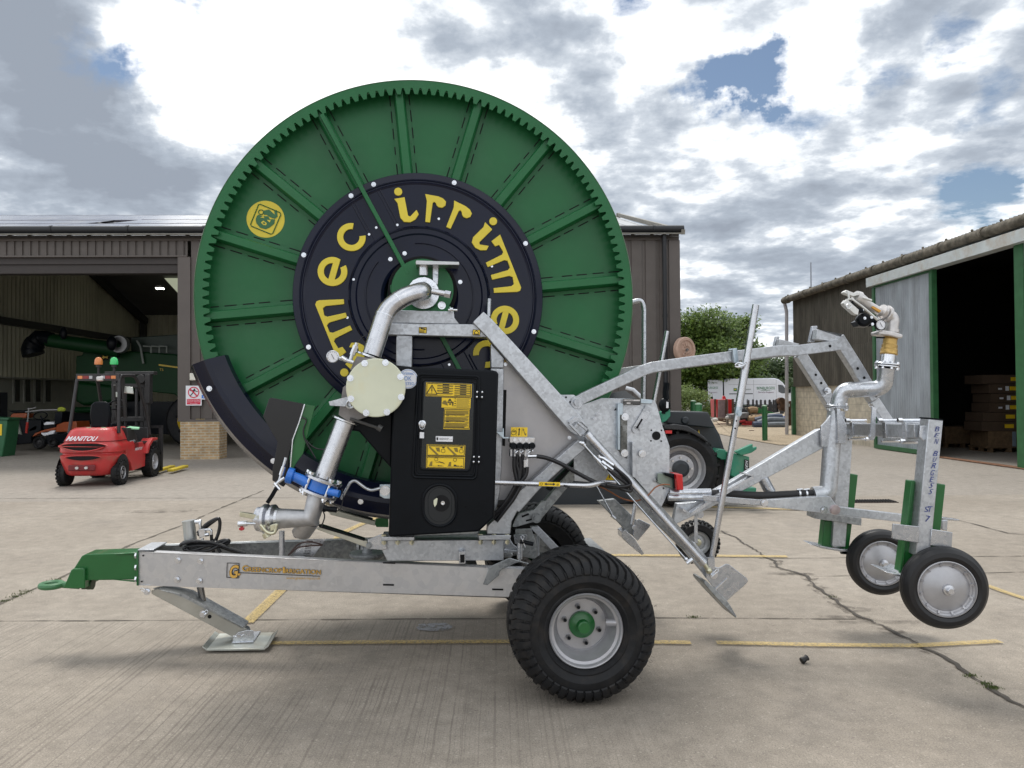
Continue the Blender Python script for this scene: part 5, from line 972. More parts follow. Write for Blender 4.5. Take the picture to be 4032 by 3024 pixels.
mb = MB(); mb.prism(tp('M', [(952, 1278), (1000, 1200), (1022, 1282)], YT+.42), (0, .02, 0)); mb.build('warning_sticker', STK, th)
mb = MB(); mb.tube([P(1352, 838, YT+.5), P(1368, 842, YT+.5), P(1396, 868, YT+.5), P(1412, 905, YT+.5)], .03, 8); mb.build('cab_frame', WPAINT, th)
mb = MB(); mb.prism(tp('', [(1250, 950), (1258, 890), (1318, 850), (1350, 843), (1390, 872), (1405, 930), (1330, 960)], YT+.6), (0, .9, 0)); mb.build('cab_glass', GLASSD, th)
mb = MB(); mb.ball(Py('M', 700, 985, YT), .10, 9, 0, (.9, .7, 1.1)); mb.tube([Py('M', 700, 985, YT), Py('M', 690, 1060, YT)], .03, 8); mb.build('work_lamp', BLACKP, th); mb = MB(); mb.prism(tp('M', [(718, 955), (735, 958), (735, 1010), (715, 1010)], YT-.08), (0, .02, 0)); mb.build('lamp_glass', WHT, th)
mb = MB(); mb.prism(tp('M', [(670, 1045), (750, 1020), (752, 1080), (720, 1120), (680, 1140)], YT), (0, .2, 0)); mb.build('valve_block', TEAL, th, bev=.01)
hm = MB(); hm.prism(tp('M', [(1135, 1385), (1180, 1368), (1235, 1375), (1240, 1460), (1200, 1460), (1140, 1430)], YT+.1), (0, .35, 0)); hm.prism(tp('M', [(1290, 1400), (1440, 1435), (1440, 1570), (1330, 1620), (1280, 1600)], YT-.1), (0, .5, 0)); hm.prism(tp('M', [(1310, 1392), (1470, 1322), (1470, 1358), (1505, 1345), (1505, 1370), (1460, 1400), (1370, 1425)], YT-.15), (0, .1, 0))
hm.prism(tp('P', [(850, 380), (1060, 378), (1058, 418), (850, 415)], YT+.0), (0, .3, 0)); hm.prism(tp('P', [(860, 90), (905, 100), (905, 400), (862, 400)], YT-.05), (0, .4, 0)); hi = hm.build('hitch', TEAL, th, bev=.012)
mb = MB(); mb.prism(tp('P', [(955, 130), (995, 138), (995, 300), (950, 300)], YT-.12), (0, .012, 0), 0); a, b, c_ = Py('P', 962, 140, YT-.13), Py('P', 962, 210, YT-.13), Py('P', 985, 140, YT-.13); text(mb, 'AGRI', a, b, c_, 1); mb.build('name_plate', [INK, WHT], hi, recalc=False, smooth=False)
mb = MB(); mb.prism(tp('P', [(690, 120), (790, 100), (800, 400), (700, 380)], YT+.3), (0, .6, 0)); mb.build('axle_casing', FBLK, th, bev=.03)
mb = MB(); mb.tube([Py('K', 2010, 20, YT), Py('K', 1995, 120, YT), Py('K', 2000, 200, YT)], .05, 8); mb.build('exhaust', BLACKP, th)
# ================================================================ HOSE REEL IRRIGATOR
IR = thing('hose_reel_irrigator', 'huge green hose reel irrigator on a galvanised two wheeled chassis, filling the picture', 'irrigator', G(1000, 1400))
IR.location.z = 0
def pts_v(fr, pts, v): return [Pv(fr, x, y, v) for x, y in pts]
def plate(name, fr, pts, v, t, m, par=None, bev=.003, mb=None):
    b = mb or MB(); b.prism(pts_v(fr, pts, v), VD*t); return None if mb else b.build(name, m, par or IR, bev=bev)
def flat(mb, fr, pts, w, v, t, m=None):                   # constant width strip along a pixel path, on plane v (v may be a pair)
    vv = v if isinstance(v, (list, tuple)) else [v]*len(pts)
    p = [Pv(fr, x, y, a) for (x, y), a in zip(pts, vv)]; Ls, Rs = [], []
    for i in range(len(p)):
        t0 = (p[i]-p[i-1]).normalized() if i else (p[1]-p[0]).normalized(); t1 = (p[i+1]-p[i]).normalized() if i < len(p)-1 else t0
        tt = (t0+t1).normalized(); n = tt.cross(VD).normalized(); k = 1/max(.4, tt.dot(t1)); Ls.append(p[i]+n*w/2*k); Rs.append(p[i]-n*w/2*k)
    mb.prism(Ls+Rs[::-1], VD*t, m)
def tubev(mb, fr, pts, v, r, n=12, rad=0, m=None, spl=0):
    vv = v if isinstance(v, (list, tuple)) else [v]*len(pts)
    p = [Pv(fr, x, y, a) for (x, y), a in zip(pts, vv)]
    if rad: p = arcpts(p, rad)
    if spl: p = spline(p, spl)
    mb.tube(p, r if not isinstance(r, (list, tuple)) or len(r) == len(p) else r[0], n, m)
def bolts(name, fr, pts, v, par=None, r=.014, m=CHROME, h=.011):
    for x, y in pts: mb = MB(); mb.bolt(Pv(fr, x, y, v), -VD, r, h); mb.build(name, m, par or IR)
# ---------------------------------------------------------------- reel
VR = 5.2; RC = PV(906.6, 640.2, VR); RR = 1.466; PXM = VR/FPX
def rp(r, a, dv=0): return RC+UD*(r*cos(a))+ZD*(r*sin(a))+VD*dv
DD = .115                                               # the flange sheet lies this far behind the toothed ring
mb = MB(); n = 180
mb.lathe([(0, DD), (RR*.985, DD), (RR*.985, DD+.006), (0, DD+.006)], RC, VD, n)
reel = mb.build('reel', GREEN, IR)
mb = MB(); teeth = 150; rt, ri, ro = RR*.9625, RR*.9345, RR*.996; ins, outs = [], []
for k in range(teeth):
    a = 2*pi*k/teeth+.008; d = 2*pi/teeth
    for f, r_ in ((0, rt), (.20, rt), (.40, ri), (.80, ri)): ins.append((a+d*f, r_))
    for f in (0, .20, .40, .80): outs.append(a+d*f)
m_ = len(ins); th_ = .016
fi = [rp(r_, a, 0) for a, r_ in ins]; fo_ = [rp(ro, a, 0) for a in outs]; bi = [rp(r_, a, th_) for a, r_ in ins]; bo = [rp(ro, a, th_) for a in outs]
mb.add(fi+fo_+bi+bo, [(i, (i+1) % m_, m_+(i+1) % m_, m_+i) for i in range(m_)]+[(2*m_+i, 2*m_+(i+1) % m_, (i+1) % m_, i) for i in range(m_)]+[(2*m_+(i+1) % m_, 2*m_+i, 3*m_+i, 3*m_+(i+1) % m_) for i in range(m_)])
mb.build('gear_ring', GREEN, reel, sharp=20)
mb = MB(); mb.lathe([(ro+.001, 0), (RR*.9985, -.004), (RR, 0), (RR, .14), (RR*1.002, .145), (RR*.985, .15), (ro-.004, .13), (ro-.004, .02)], RC, VD, n)
mb.build('rim_band', mat('green_paint_edge', (.09, .19, .09), .3, 0, .05, 3, coat=.2), reel)
# outward back flange and the drum carrying the hose
mb = MB(); mb.lathe([(0, 1.40), (RR*.985, 1.40), (RR*.985, 1.42), (0, 1.42)], RC, VD, 96); mb.build('rear_flange', GREEN, reel)
mb = MB(); mb.lathe([(.85, DD+.01), (.85, 1.39)], RC, VD, 64); mb.build('drum', GREEN, reel)
# spokes: folded channels with the slots beside them
for k in range(16):
    a = R(5.5+22.5*k); e = V((cos(a), 0, 0)); er = UD*cos(a)+ZD*sin(a); et = -UD*sin(a)+ZD*cos(a); mb = MB()
    r0, r1 = .79, RR*.972
    prof = [(-.062, DD-.001), (-.040, DD-.004), (-.031, DD-.070), (-.024, DD-.080), (.024, DD-.080), (.031, DD-.070), (.040, DD-.004), (.062, DD-.001)]
    A_ = [RC+er*r0+et*s+VD*d for s, d in prof]; B_ = [RC+er*r1+et*s+VD*d for s, d in prof]; kk = len(prof)
    mb.add(A_+B_, [(i, i+1, kk+i+1, kk+i) for i in range(kk-1)], 0)
    for s in (-1, 1):
        for q0, q1 in ((.845, .935), (1.0, 1.075), (1.105, 1.18), (1.22, 1.30), (1.335, 1.41)):
            if (k+int(q0*10)) % 7 == 0: q1 -= .02
            o_ = RC+et*s*.066+VD*(DD-.0015); mb.add([o_+er*q0-et*.0038, o_+er*q0+et*.0038, o_+er*q1+et*.0038, o_+er*q1-et*.0038], [(0, 1, 2, 3)], 1)
    mb.build('spoke', [GREEN, BLACK], reel, recalc=False, sharp=50)
# dark moulded cover
mb = MB(); rc = .838
mb.lathe([(rc, DD-.005), (rc, .012), (rc-.004, .004), (rc-.045, -.004), (rc-.052, -.012), (rc-.060, -.004), (rc-.066, -.004), (rc-.073, -.013), (rc-.085, -.006), (.475, -.006), (.465, -.016), (.455, -.006), (.425, -.006), (.415, .004), (.26, .000), (.24, .012), (.225, .06)], RC, VD, 128)
cover = mb.build('hub_cover', NAVY, reel, sharp=9)
mb = MB()
for a0 in (118, 298):
    for sgn in (1, -1):
        a = R(a0); er = UD*cos(a)+ZD*sin(a); et = (-UD*sin(a)+ZD*cos(a))*sgn
        mb.tube([RC+er*.50+et*.105-VD*.004, RC+er*.755+et*.105-VD*.004], .006, 8); mb.tube([RC+er*.46+et*.085-VD*.004, RC+er*.775+et*.085-VD*.004], .005, 8)
for r_ in (.36,):
    for a0, a1 in ((140, 275), (-40, 95)): mb.tube([rp(r_, R(a0+(a1-a0)*i/30), -.002) for i in range(31)], .005, 8)
mb.build('cover_rib', NAVY, cover)
mb = MB(); a = R(118); er = UD*cos(a)+ZD*sin(a); et = -UD*sin(a)+ZD*cos(a)
mb.beam(RC+er*(RR*.93)-VD*.002, RC+er*.16-VD*.024, .054, .028, up=et); mb.beam(RC-er*.16-VD*.024, RC-er*.86-VD*.018, .054, .028, up=et)
mb.build('cross_bar', GREEN, reel, bev=.004)
bl_ = [(103.6, .80), (72, .80), (56, .80)]
import itertools
for aa in (112, 124, 73, 27, -17, -62, 160.5, 205, 250): mb = MB(); mb.bolt(rp(.808, R(aa), -.001), -VD, .010, .009); mb.build('cover_bolt', CHROME, cover)
for aa, r_ in ((107, .50), (76, .54), (122, .54), (129, .53), (23, .53), (197, .50), (166, .45), (109, .305), (128, .315), (20, .29), (300, .62), (293, .50)): mb = MB(); mb.bolt(rp(r_, R(aa), -.001), -VD, .009, .009); mb.build('cover_bolt', CHROME, cover)
# lettering around the cover
GL = dict(i=[[(-14, 24), (8, 24), (8, -16), (12, -19), (28, -7), (31, -17), (22, -27), (10, -31), (-3, -28), (-9, -18), (-9, 14)], [(-3+8.6*cos(2*pi*k/20), 38+8.6*sin(2*pi*k/20)) for k in range(20)]],
          r=[[(-22, 30), (2, 29), (12, 27), (19, 22), (20, 14), (15, 7), (8, 6), (3, 9), (0, 14), (-4, 16), (-6, 12), (-6, -30), (-18, -30), (-18, 16)]],
          m=[[(-62, 30), (52, 30), (58, 27), (60, 21), (60, -30), (47, -30), (47, 9), (43, 15), (28, 15), (24, 9), (24, -30), (11, -30), (11, 9), (7, 15), (-8, 15), (-12, 9), (-12, -30), (-25, -30), (-25, 10), (-29, 15), (-46, 15), (-48, 6), (-62, 6)]])
arc = lambda a0, a1, ro_, ri_, n=28: [(ro_*cos(R(a0+(a1-a0)*k/n)), ro_*sin(R(a0+(a1-a0)*k/n))) for k in range(n+1)]+[(ri_*cos(R(a1+(a0-a1)*k/n)), ri_*sin(R(a1+(a0-a1)*k/n))) for k in range(n+1)]
GL['c'] = [arc(32, 318, 30, 17)]
GL['e'] = [arc(-2, 312, 31, 18), [(-20, -9), (29.5, -9), (30.8, -.8), (30, 4), (-20, 4)]]
def glyph(ch, th, rc_=190, s=1.0):
    mb = MB()
    for j, poly in enumerate(GL[ch]):
        dvf = -.020+j*.0006; P_ = []
        for x, y in poly:
            r_ = (rc_+y*s)*PXM; a = R(th)-x*s/(rc_+(0 if ch in 'ecri' else 10))
            if ch in 'eci': b = R(th); c = RC+UD*cos(b)*rc_*PXM+ZD*sin(b)*rc_*PXM; er = UD*cos(b)+ZD*sin(b); et = UD*sin(b)-ZD*cos(b); P_.append(c+(et*x+er*y)*s*PXM+VD*dvf)
            else: P_.append(rp(r_, a, dvf))
        mb.prism(P_, VD*.017)
    return mb
for off_, which in ((0, 'irrimec'), (180, 'irrimec')):
    for ch, th_a in zip(which, (100.5, 80, 63.5, 45, 20, -15.5, -41)): glyph(ch, th_a+off_).build('letter', YEL, cover, bev=.0015)
# round emblem on the flange
em = MB(); ec = pts_v('A', [(765, 1290)], VR+DD-.002)[0]; ev = VR+DD-.005
em.lathe([(0, 0), (.125, 0), (.125, .003), (0, .003)], ec, VD, 48, 0)
EG = GREEND
sq = Z('A', [(705, 1162), (720, 1160), (890, 1232), (898, 1250), (828, 1412), (812, 1420), (642, 1350), (634, 1335)])
em.tube([PV(x, y, ev) for x, y in sq], .0035, 6, 1, closed=True)
em.add([PV(x, y, ev) for x, y in Z('A', [(688, 1262), (700, 1250), (745, 1262), (790, 1265), (800, 1290), (848, 1290), (840, 1330), (800, 1362), (765, 1377), (715, 1362), (685, 1325), (678, 1290)])], [tuple(range(12))], 1)
em.add([PV(x, y, ev) for x, y in Z('A', [(748, 1215), (795, 1205), (845, 1250), (840, 1215), (862, 1210), (870, 1265), (850, 1285), (820, 1280), (770, 1250), (750, 1252)])], [tuple(range(10))], 1)
em.ring(PV(*q('A', 725, 1228), ev), VD, .016, .003, 20, 1)
em.add([PV(x, y, ev-.002) for x, y in Z('A', [(724, 1318), (745, 1302), (775, 1325), (770, 1342), (745, 1340)])], [(0, 1, 2, 3, 4)], 0); em.add([PV(x, y, ev-.002) for x, y in Z('A', [(718, 1275), (745, 1262), (755, 1280)])], [(0, 1, 2)], 0); em.add([PV(x, y, ev-.002) for x, y in Z('A', [(775, 1295), (810, 1300), (800, 1318)])], [(0, 1, 2)], 0)
em.add([PV(x, y, ev-.003) for x, y in Z('A', [(738, 1322), (752, 1314), (764, 1330), (750, 1332)])], [(0, 1, 2, 3)], 1)
em.build('emblem', [YEL, EG], reel, recalc=False, smooth=False)
# hub plate, swivel flange
VH = VR-.05
mb = MB(); hc = Pv('D', 362, 310, VH); mb.lathe([(0, 0), (.205, 0), (.207, .004), (.207, .02), (.15, .08)], hc, VD, 48); hub = mb.build('hub_plate', GREEN, IR)
mb = MB(); mb.lathe([(.20, .0), (.232, .0), (.232, .03), (.2, .03)], hc+VD*.045, VD, 40); mb.build('gap_ring', BLACK, hub)
plate('hub_plate_foot', 'D', [(80, 270), (110, 262), (110, 330), (82, 332)], VH+.03, .03, GREEN); plate('bearing_bracket', 'D', [(500, 452), (605, 452), (622, 495), (640, 495), (640, 503), (420, 500), (455, 470)], VH-.03, .05, GREEN)
mb = MB(); fc = Pv('D', 368, 340, VH-.05); mb.lathe([(.04, 0), (.104, 0), (.106, .003), (.106, .018), (.05, .03)], fc, VD, 48); fl = mb.build('swivel_flange', CHROME, IR)
for k in range(8): a = R(84+45*k); mb = MB(); mb.bolt(fc+UD*cos(a)*.086+ZD*sin(a)*.086, -VD, .0125, .016); mb.build('flange_bolt', CHROME, fl)
mb = MB(); tubev(mb, 'D', [(330, 340), (330, 340), (250, 365), (60, 480), (-100, 870)], [VH, 4.86, 4.80, 4.78, 4.74], .058, 28)
mb = MB(); pp = [PV(914, 632, VH-.02), PV(914, 628, 4.86), PV(872, 641, 4.80), PV(835, 668, 4.79), PV(803, 768, 4.76)]
mb.tube(arcpts(pp, [.09, .05, .09], 10), .0585, 32); ip = mb.build('inlet_pipe', PIPE, IR)
mb = MB()
for a, b in ((pp[3].lerp(pp[4], .12), pp[4]), (pp[2].lerp(pp[3], .25), pp[3])): t = (b-a).normalized(); mb.tube([a, a+t*.006], .0605, 28)
mb.build('weld_seam', CHROME, ip)
mb = MB(); a = Pv('D', 445, 325, 4.80); b = Pv('D', 575, 350, 4.78); mb.tube([a, b], .019, 16); mb.tube([a.lerp(b, .88), b+(b-a)*.25], .024, 6); mb.build('air_port', PIPE, ip)
mb = MB(); mb.prism(pts_v('D', [(303, 65), (308, 55), (680, 68), (683, 96), (303, 92)], VH-.14), VD*.16); mb.build('bracket_tray', mat('stainless_plate', (.5, .5, .5), .3, .9, .06), IR, bev=.003)
mb = MB(); mb.tube([Pv('D', 370, 95, VH-.06), Pv('D', 368, 188, VH-.06)], .031, 24); mb.build('bracket_tube', PIPE, IR)
plate('bracket_bar', 'D', [(450, 112), (502, 115), (495, 270), (450, 250)], VH-.02, .012, GALVP)
# ---------------------------------------------------------------- valve train
def disc(mb, c, ax, r, t, n=40, m=None): mb.lathe([(0, 0), (r-.002, 0), (r, .002), (r, t-.002), (r-.002, t), (0, t)], c, ax, n, m)
pd = (Pv('H', 1040, 510, 4.72)-Pv('H', 1240, 0, 4.72)).normalized()           # down the pipe
fa = Pv('C', 1665, 880, 4.75); mb = MB(); disc(mb, fa, pd, .078, .014); mb.build('pipe_flange', CHROME, IR)
mb = MB(); mb.prism(pts_v('C', [(1560, 890), (1735, 915), (1700, 1010), (1500, 1010)], 4.68), VD*.12); disc(mb, Pv('', 811.8, 837.5, 4.57), VD, .155, .16, 40); mb.prism(pts_v('C', [(1440, 1160), (1500, 1120), (1760, 1380), (1500, 1470), (1400, 1400)], 4.66), VD*.13); cst = mb.build('valve_body', CAST, IR, bev=.01)
mb = MB(); cd_ = PV(811.8, 837.5, 4.53); mb.lathe([(0, 0), (.166, 0), (.171, .004), (.171, .018), (.15, .03), (0, .03)], cd_, VD, 64); dcv = mb.build('valve_cover', CREAM, IR)
for k in range(8): a = R(69+45*k); mb = MB(); mb.bolt(cd_+UD*cos(a)*.156+ZD*sin(a)*.156, -VD, .012, .012, washer=True); mb.build('cover_bolt', CHROME, dcv)
mb = MB(); mb.prism(pts_v('C', [(1315, 1285), (1330, 1282), (1470, 1245), (1500, 1250), (1510, 1330), (1325, 1320)], 4.60), VD*.012); mb.ring(Pv('C', 1502, 1310, 4.59), VD, .022, .008, 20); mb.build('valve_lever', GALVP, cst)
mb = MB(); tubev(mb, 'C', [(1500, 1435), (1760, 1520)], 4.64, .009, 8); tubev(mb, 'C', [(1740, 1505), (1775, 1525)], 4.64, .02, 8); mb.build('clamp_screw', mat('dark_screw', (.10, .10, .10), .5, .6), cst)
fb = Pv('C', 1465, 1440, 4.74); mb = MB(); disc(mb, fb, pd, .082, .012); mb.build('pipe_flange', CHROME, IR)
e0, e1 = Pv('C', 1455, 1465, 4.74), Pv('H', 1040, 505, 4.72); mb = MB(); mb.tube([e0, e1], .0585, 32); mb.build('riser_pipe', PIPE, IR)
f1 = e1; mb = MB(); disc(mb, f1, pd, .115, .016); f2 = e1+pd*.085; disc(mb, f2, pd, .115, .016)
vf = mb.build('valve_flange', PIPE, IR)
mb = MB(); disc(mb, f1+pd*.014, pd, .084, .069); mb.tube([Pv('H', 880, 560, 4.68), Pv('H', 700, 480, 4.70)], [.034, .028], 16); disc(mb, Pv('H', 640, 470, 4.70), (Pv('H', 700, 480, 4.70)-Pv('H', 610, 455, 4.70)).normalized(), .048, .035, 24); mb.tube([Pv('H', 1090, 650, 4.64), Pv('H', 1205, 678, 4.62)], .022, 14)
bv = mb.build('butterfly_valve', BLU, IR)
pn = pd.cross(VD).normalized()
for s, w_ in ((-.97, .35), (.97, .35), (.55, .70), (-.75, .70)):
    c = f1-pd*.02+pn*(.097*s)-VD*(.097*math.sqrt(max(0, 1-s*s))); mb = MB(); mb.tube([c, c+pd*.145], .0085, 8); mb.tube([c, c+pd*.015], .016, 6); mb.tube([c+pd*.118, c+pd*.135], .016, 6); mb.build('valve_bolt', CHROME, bv)
# elbow and inlet coupling to the left
g0 = f2+pd*.012; g1 = Pv('H', 895, 935, 4.70); g2 = Pv('H', 540, 945, 4.74); mb = MB(); mb.tube([g0, g1, g2], .0605, 32); mb.tube([Pv('H', 900, 960, 4.74), Pv('H', 790, 1110, 4.80), Pv('H', 780, 1155, 4.80)], [.055, .058, .04], 24); el = mb.build('inlet_elbow', mat('cast_zinc', (.46, .46, .47), .42, .8, .1, 20), IR, sharp=50)
mb = MB(); ld = (g2-g1).normalized(); mb.lathe([(.0, .0), (.062, 0), (.064, .015), (.085, .03), (.085, .045), (.065, .05), (.065, .065), (.088, .075), (.09, .09), (.075, .11), (.072, .135), (.045, .15), (0, .152)], g2-ld*.01, ld, 32); cp_ = mb.build('quick_coupling', PIPE, IR)
YZ = mat('yellow_zinc', (.62, .60, .45), .3, .85, .08, 20)
mb = MB(); a = Pv('H', 310, 960, 4.70); b = Pv('H', 118, 905, 4.66); mb.prism([a+V((0, 0, .0)), a+V((0, 0, .03)), b+V((0, 0, .016)), b+V((0, 0, -.01))], VD*.03); tubev(mb, 'H', [(345, 1010), (420, 1095), (500, 1098), (525, 1000)], 4.62, .010, 8, spl=4); mb.prism(pts_v('H', [(345, 1020), (400, 1015), (400, 1080), (350, 1075)], 4.63), VD*.03); mb.prism(pts_v('H', [(450, 1020), (520, 1000), (522, 1060), (455, 1085)], 4.63), VD*.03); tubev(mb, 'H', [(400, 1100), (425, 1150)], 4.66, .022, 12); mb.build('coupling_latch', YZ, cp_, bev=.002)
mb = MB(); tubev(mb, 'H', [(330, 1000), (200, 998)], 4.70, .010, 10); tubev(mb, 'H', [(200, 998), (105, 1006)], 4.70, .017, 12); mb.build('drain_pipe', CHROME, cp_); mb = MB(); tubev(mb, 'H', [(145, 1020), (142, 1045)], 4.70, .008, 8); mb.prism(pts_v('H', [(112, 1048), (170, 1042), (168, 1068), (140, 1080), (110, 1070)], 4.69), VD*.014); mb.build('red_tap', mat('red_tap_handle', (.4, .02, .03), .4), cp_, bev=.003)
mb = MB(); tubev(mb, 'H', [(1040, 835), (1180, 850)], 4.66, .017, 10); tubev(mb, 'H', [(1030, 830), (1065, 838)], 4.66, .022, 6); mb.build('sensor', BLACKP, el)
mb = MB(); tubev(mb, 'H', [(1235, 620), (1248, 700), (1225, 830), (1185, 865)], 4.66, .003, 6, spl=5); tubev(mb, 'H', [(1030, 860), (1045, 930), (1010, 1035)], 4.68, .004, 6, spl=5); mb.build('sensor_wire', HOSE, el)
# pressure gauge
def gauge(c, ax, r, par, rimmat, mm=None):
    ax = V(ax).normalized(); mb = MB(); mb.lathe([(0, .03), (r*.7, .028), (r*1.0, .02), (r, 0), (r*.9, -.004), (r*.88, .002), (0, .002)], c, ax, 36, 0); o = mb.build('pressure_gauge', rimmat, par)
    mb = MB(); x = ax.cross(ZD).normalized(); y = x.cross(ax).normalized(); y = y if y.z > 0 else -y
    mb.lathe([(0, 0), (r*.87, 0)], c-ax*.001, ax, 32, 0)
    for k in range(11): a = R(-45+27*k); d = x*cos(a)+y*sin(a); mb.beam(c-ax*.0025+d*r*.68, c-ax*.0025+d*r*.8, .0012, r*.05, up=ax.cross(d), m=1)
    mb.beam(c-ax*.004-(x*.5-y)*r*.4, c-ax*.004+(x*.5-y)*r*.45, .0015, r*.07, up=y.cross(ax), m=1); mb.build('dial', [WHT, INK], o, recalc=False); return o
gauge(PV(718.8, 770.2, 4.60), VD, .037, IR, CHROME)
mb = MB(); tubev(mb, 'C', [(1400, 905), (1530, 945)], 4.64, .012, 12); tubev(mb, 'C', [(1425, 900), (1465, 925)], 4.63, .016, 10); tubev(mb, 'C', [(1500, 930), (1520, 870), (1560, 775)], 4.66, [.012, .012, .012], 10); tubev(mb, 'C', [(1520, 880), (1552, 800)], 4.66, .017, 6); mb.build('gauge_fitting', CHROME, IR)
mb = MB(); tubev(mb, 'C', [(1565, 775), (1600, 730), (1640, 705)], 4.7, .003, 6, spl=4); mb.build('gauge_wire', HOSE, IR)
# ---------------------------------------------------------------- navy skid guard around the lower left of the reel
mb = MB(); prof = [(430, .005), (433, -.055), (462, -.110), (472, -.112), (476, -.100), (500, -.07), (514, .02), (514, .06), (510, .06), (509, .02), (498, -.06), (474, -.09), (438, -.045), (435, .005)]; kk = len(prof); rows = []
for i in range(49):
    a = R(197.5+(278-197.5)*i/48); sh_ = 1-.045*(i/48); dvx = 0
    rows += [rp(r_*sh_*PXM*.972, a, d) for r_, d in prof]
mb.add(rows, [(i*kk+j, i*kk+(j+1) % kk, (i+1)*kk+(j+1) % kk, (i+1)*kk+j) for i in range(48) for j in range(kk)]+[tuple(range(kk)), tuple(48*kk+j for j in range(kk-1, -1, -1))]); sg = mb.build('reel_guard', NAVY, IR, sharp=28)
for (fr, x, y) in (('C', 275, 1173), ('H', 487, 317), ('H', 1437, 760)): mb = MB(); mb.bolt(Pv(fr, x, y, VR-.105), -VD, .011, .010); mb.build('guard_bolt', CHROME, sg)
BPL = mat('black_painted_plate', (.009, .009, .010), .30, 0, .08)
plate('handle_shield', '', [(581, 861), (586, 859), (655, 872), (658, 876), (632, 950), (624, 985), (622, 1040), (612, 1052), (588, 1038), (589, 1012), (600, 955), (568, 900)], 4.80, .015, BPL)
plate('shield_bracket', '', [(657, 873), (681, 877), (668, 925), (655, 980), (640, 1000), (630, 1020), (625, 990), (636, 950)], 4.79, .006, GREEND)
mb = MB(); flat(mb, '', [(658, 873), (646, 912), (632, 950), (629, 985), (627, 1012)], .006, 4.775, .02); mb.build('bracket_edge', CHROME, IR)
mb = MB(); tubev(mb, 'C', [(1080, 1420), (1120, 1450), (1095, 1530), (1110, 1620), (1200, 1780)], 4.77, .005, 6, spl=5); tubev(mb, 'H', [(820, 0), (860, 110), (950, 180), (1050, 195)], 4.85, .005, 6, spl=5); mb.build('shield_cable', HOSE, IR)
mb = MB(); tubev(mb, 'H', [(625, 280), (585, 420), (550, 540)], 4.72, .008, 10); tubev(mb, 'H', [(600, 380), (570, 470)], 4.72, .014, 8); tubev(mb, 'H', [(500, 600), (545, 545), (610, 500)], 4.71, .010, 8); tubev(mb, 'H', [(555, 630), (495, 560)], 4.71, .012, 8); hd = mb.build('toggle_handle', CHROME, IR)
mb = MB(); flat(mb, 'H', [(520, 612), (470, 700), (418, 778)], .024, 4.69, .012); mb.build('handle_grip', BLACKP, hd, bev=.004)
mb = MB(); tubev(mb, 'H', [(1225, 735), (1330, 545), (1380, 530), (1500, 620), (1560, 640), (1650, 615)], 4.78, .0095, 10, rad=.04); mb.build('locking_lever', GALVP, IR)
plate('lever_bracket', 'H', [(1645, 575), (1765, 570), (1765, 730), (1700, 730), (1645, 700)], 4.86, .012, BZINC); bolts('bracket_bolt', 'H', [(1702, 640)], 4.855, r=.02)
# ---------------------------------------------------------------- cabinet
CB = [(851, 791), (1066, 800), (1074, 802), (1077, 808), (1068, 1118), (1034, 1149), (843, 1160), (839, 1158)]
mb = MB(); mb.prism([PV(x, y, 4.74) for x, y in CB], VD*.32); cab = mb.build('control_cabinet', BLACKP, IR, bev=.012)
plate('side_cover', '', [(799, 800), (783, 815), (760, 860), (752, 900), (757, 930), (775, 932), (845, 1012), (851, 791)], 4.84, .1, BLACKP, bev=.01)
vF = 4.74
mb = MB()
def rframe(fr, x0, y0, x1, y1, w, v, slant=0, rr=10):
    c = [(x0, y0), (x1, y0+slant), (x1-8, y1+slant*.6), (x0-(28 if fr == 'I' else 8), y1)]
    p = [Pv(fr, *k, v) for k in c]; mb.tube(arcpts(p+[p[0], p[1]], .02, 4)[:-1], w, 8)
door = Z('I', [(540, 345), (1425, 380), (1408, 1500)])+Z('J', [(1310, 235), (622, 218)])
d2 = Z('I', [(565, 375), (1405, 405), (1385, 1500)])+Z('J', [(1290, 205), (650, 190)])
d3 = Z('I', [(612, 425), (1370, 460), (1340, 1500)])+Z('J', [(1240, 150), (700, 130)])
for d, w in ((door, .009), (d2, .006), (d3, .007)):
    p = [PV(x, y, vF-.002) for x, y in d]; mb.tube(arcpts([p[0].lerp(p[-1], .5)]+p+[p[0].lerp(p[-1], .5)], .025, 5), w, 8)
mb.build('door_moulding', BLACKP, cab)
mb = MB(); mb.prism([PV(x, y, vF-.004) for x, y in Z('I', [(612, 425), (1370, 460), (1345, 1500)])+Z('J', [(1245, 140), (700, 125)])], VD*.003); dpn = mb.build('cabinet_door', mat('black_door_sheet', (.006, .009, .010), .22, 0, .1, 4, .04, 6), cab)
mb = MB()
for t in range(41): pass
def pill(fr, x0, x1, y0, y1, v, n=16):
    cx = (x0+x1)/2; r = (x1-x0)/2; return [Pv(fr, cx+r*cos(pi+pi*k/n), y0+r+r*sin(pi+pi*k/n), v) for k in range(n+1)]+[Pv(fr, cx+r*cos(pi*k/n), y1-r+r*sin(pi*k/n), v) for k in range(n+1)]
mb = MB(); mb.tube(pill('J', 735, 1095, 300, 750, vF-.001), .010, 8, closed=True); mb.tube(pill('J', 790, 1045, 330, 705, vF+.0), .004, 8, closed=True); mb.build('shaft_recess', BLACKP, cab)
mb = MB(); mb.add(pill('J', 748, 1082, 312, 738, vF-.0035), [tuple(range(34))]); mb.build('recess_face', mat('recess_black', (.005, .007, .009), .5), cab, recalc=False)
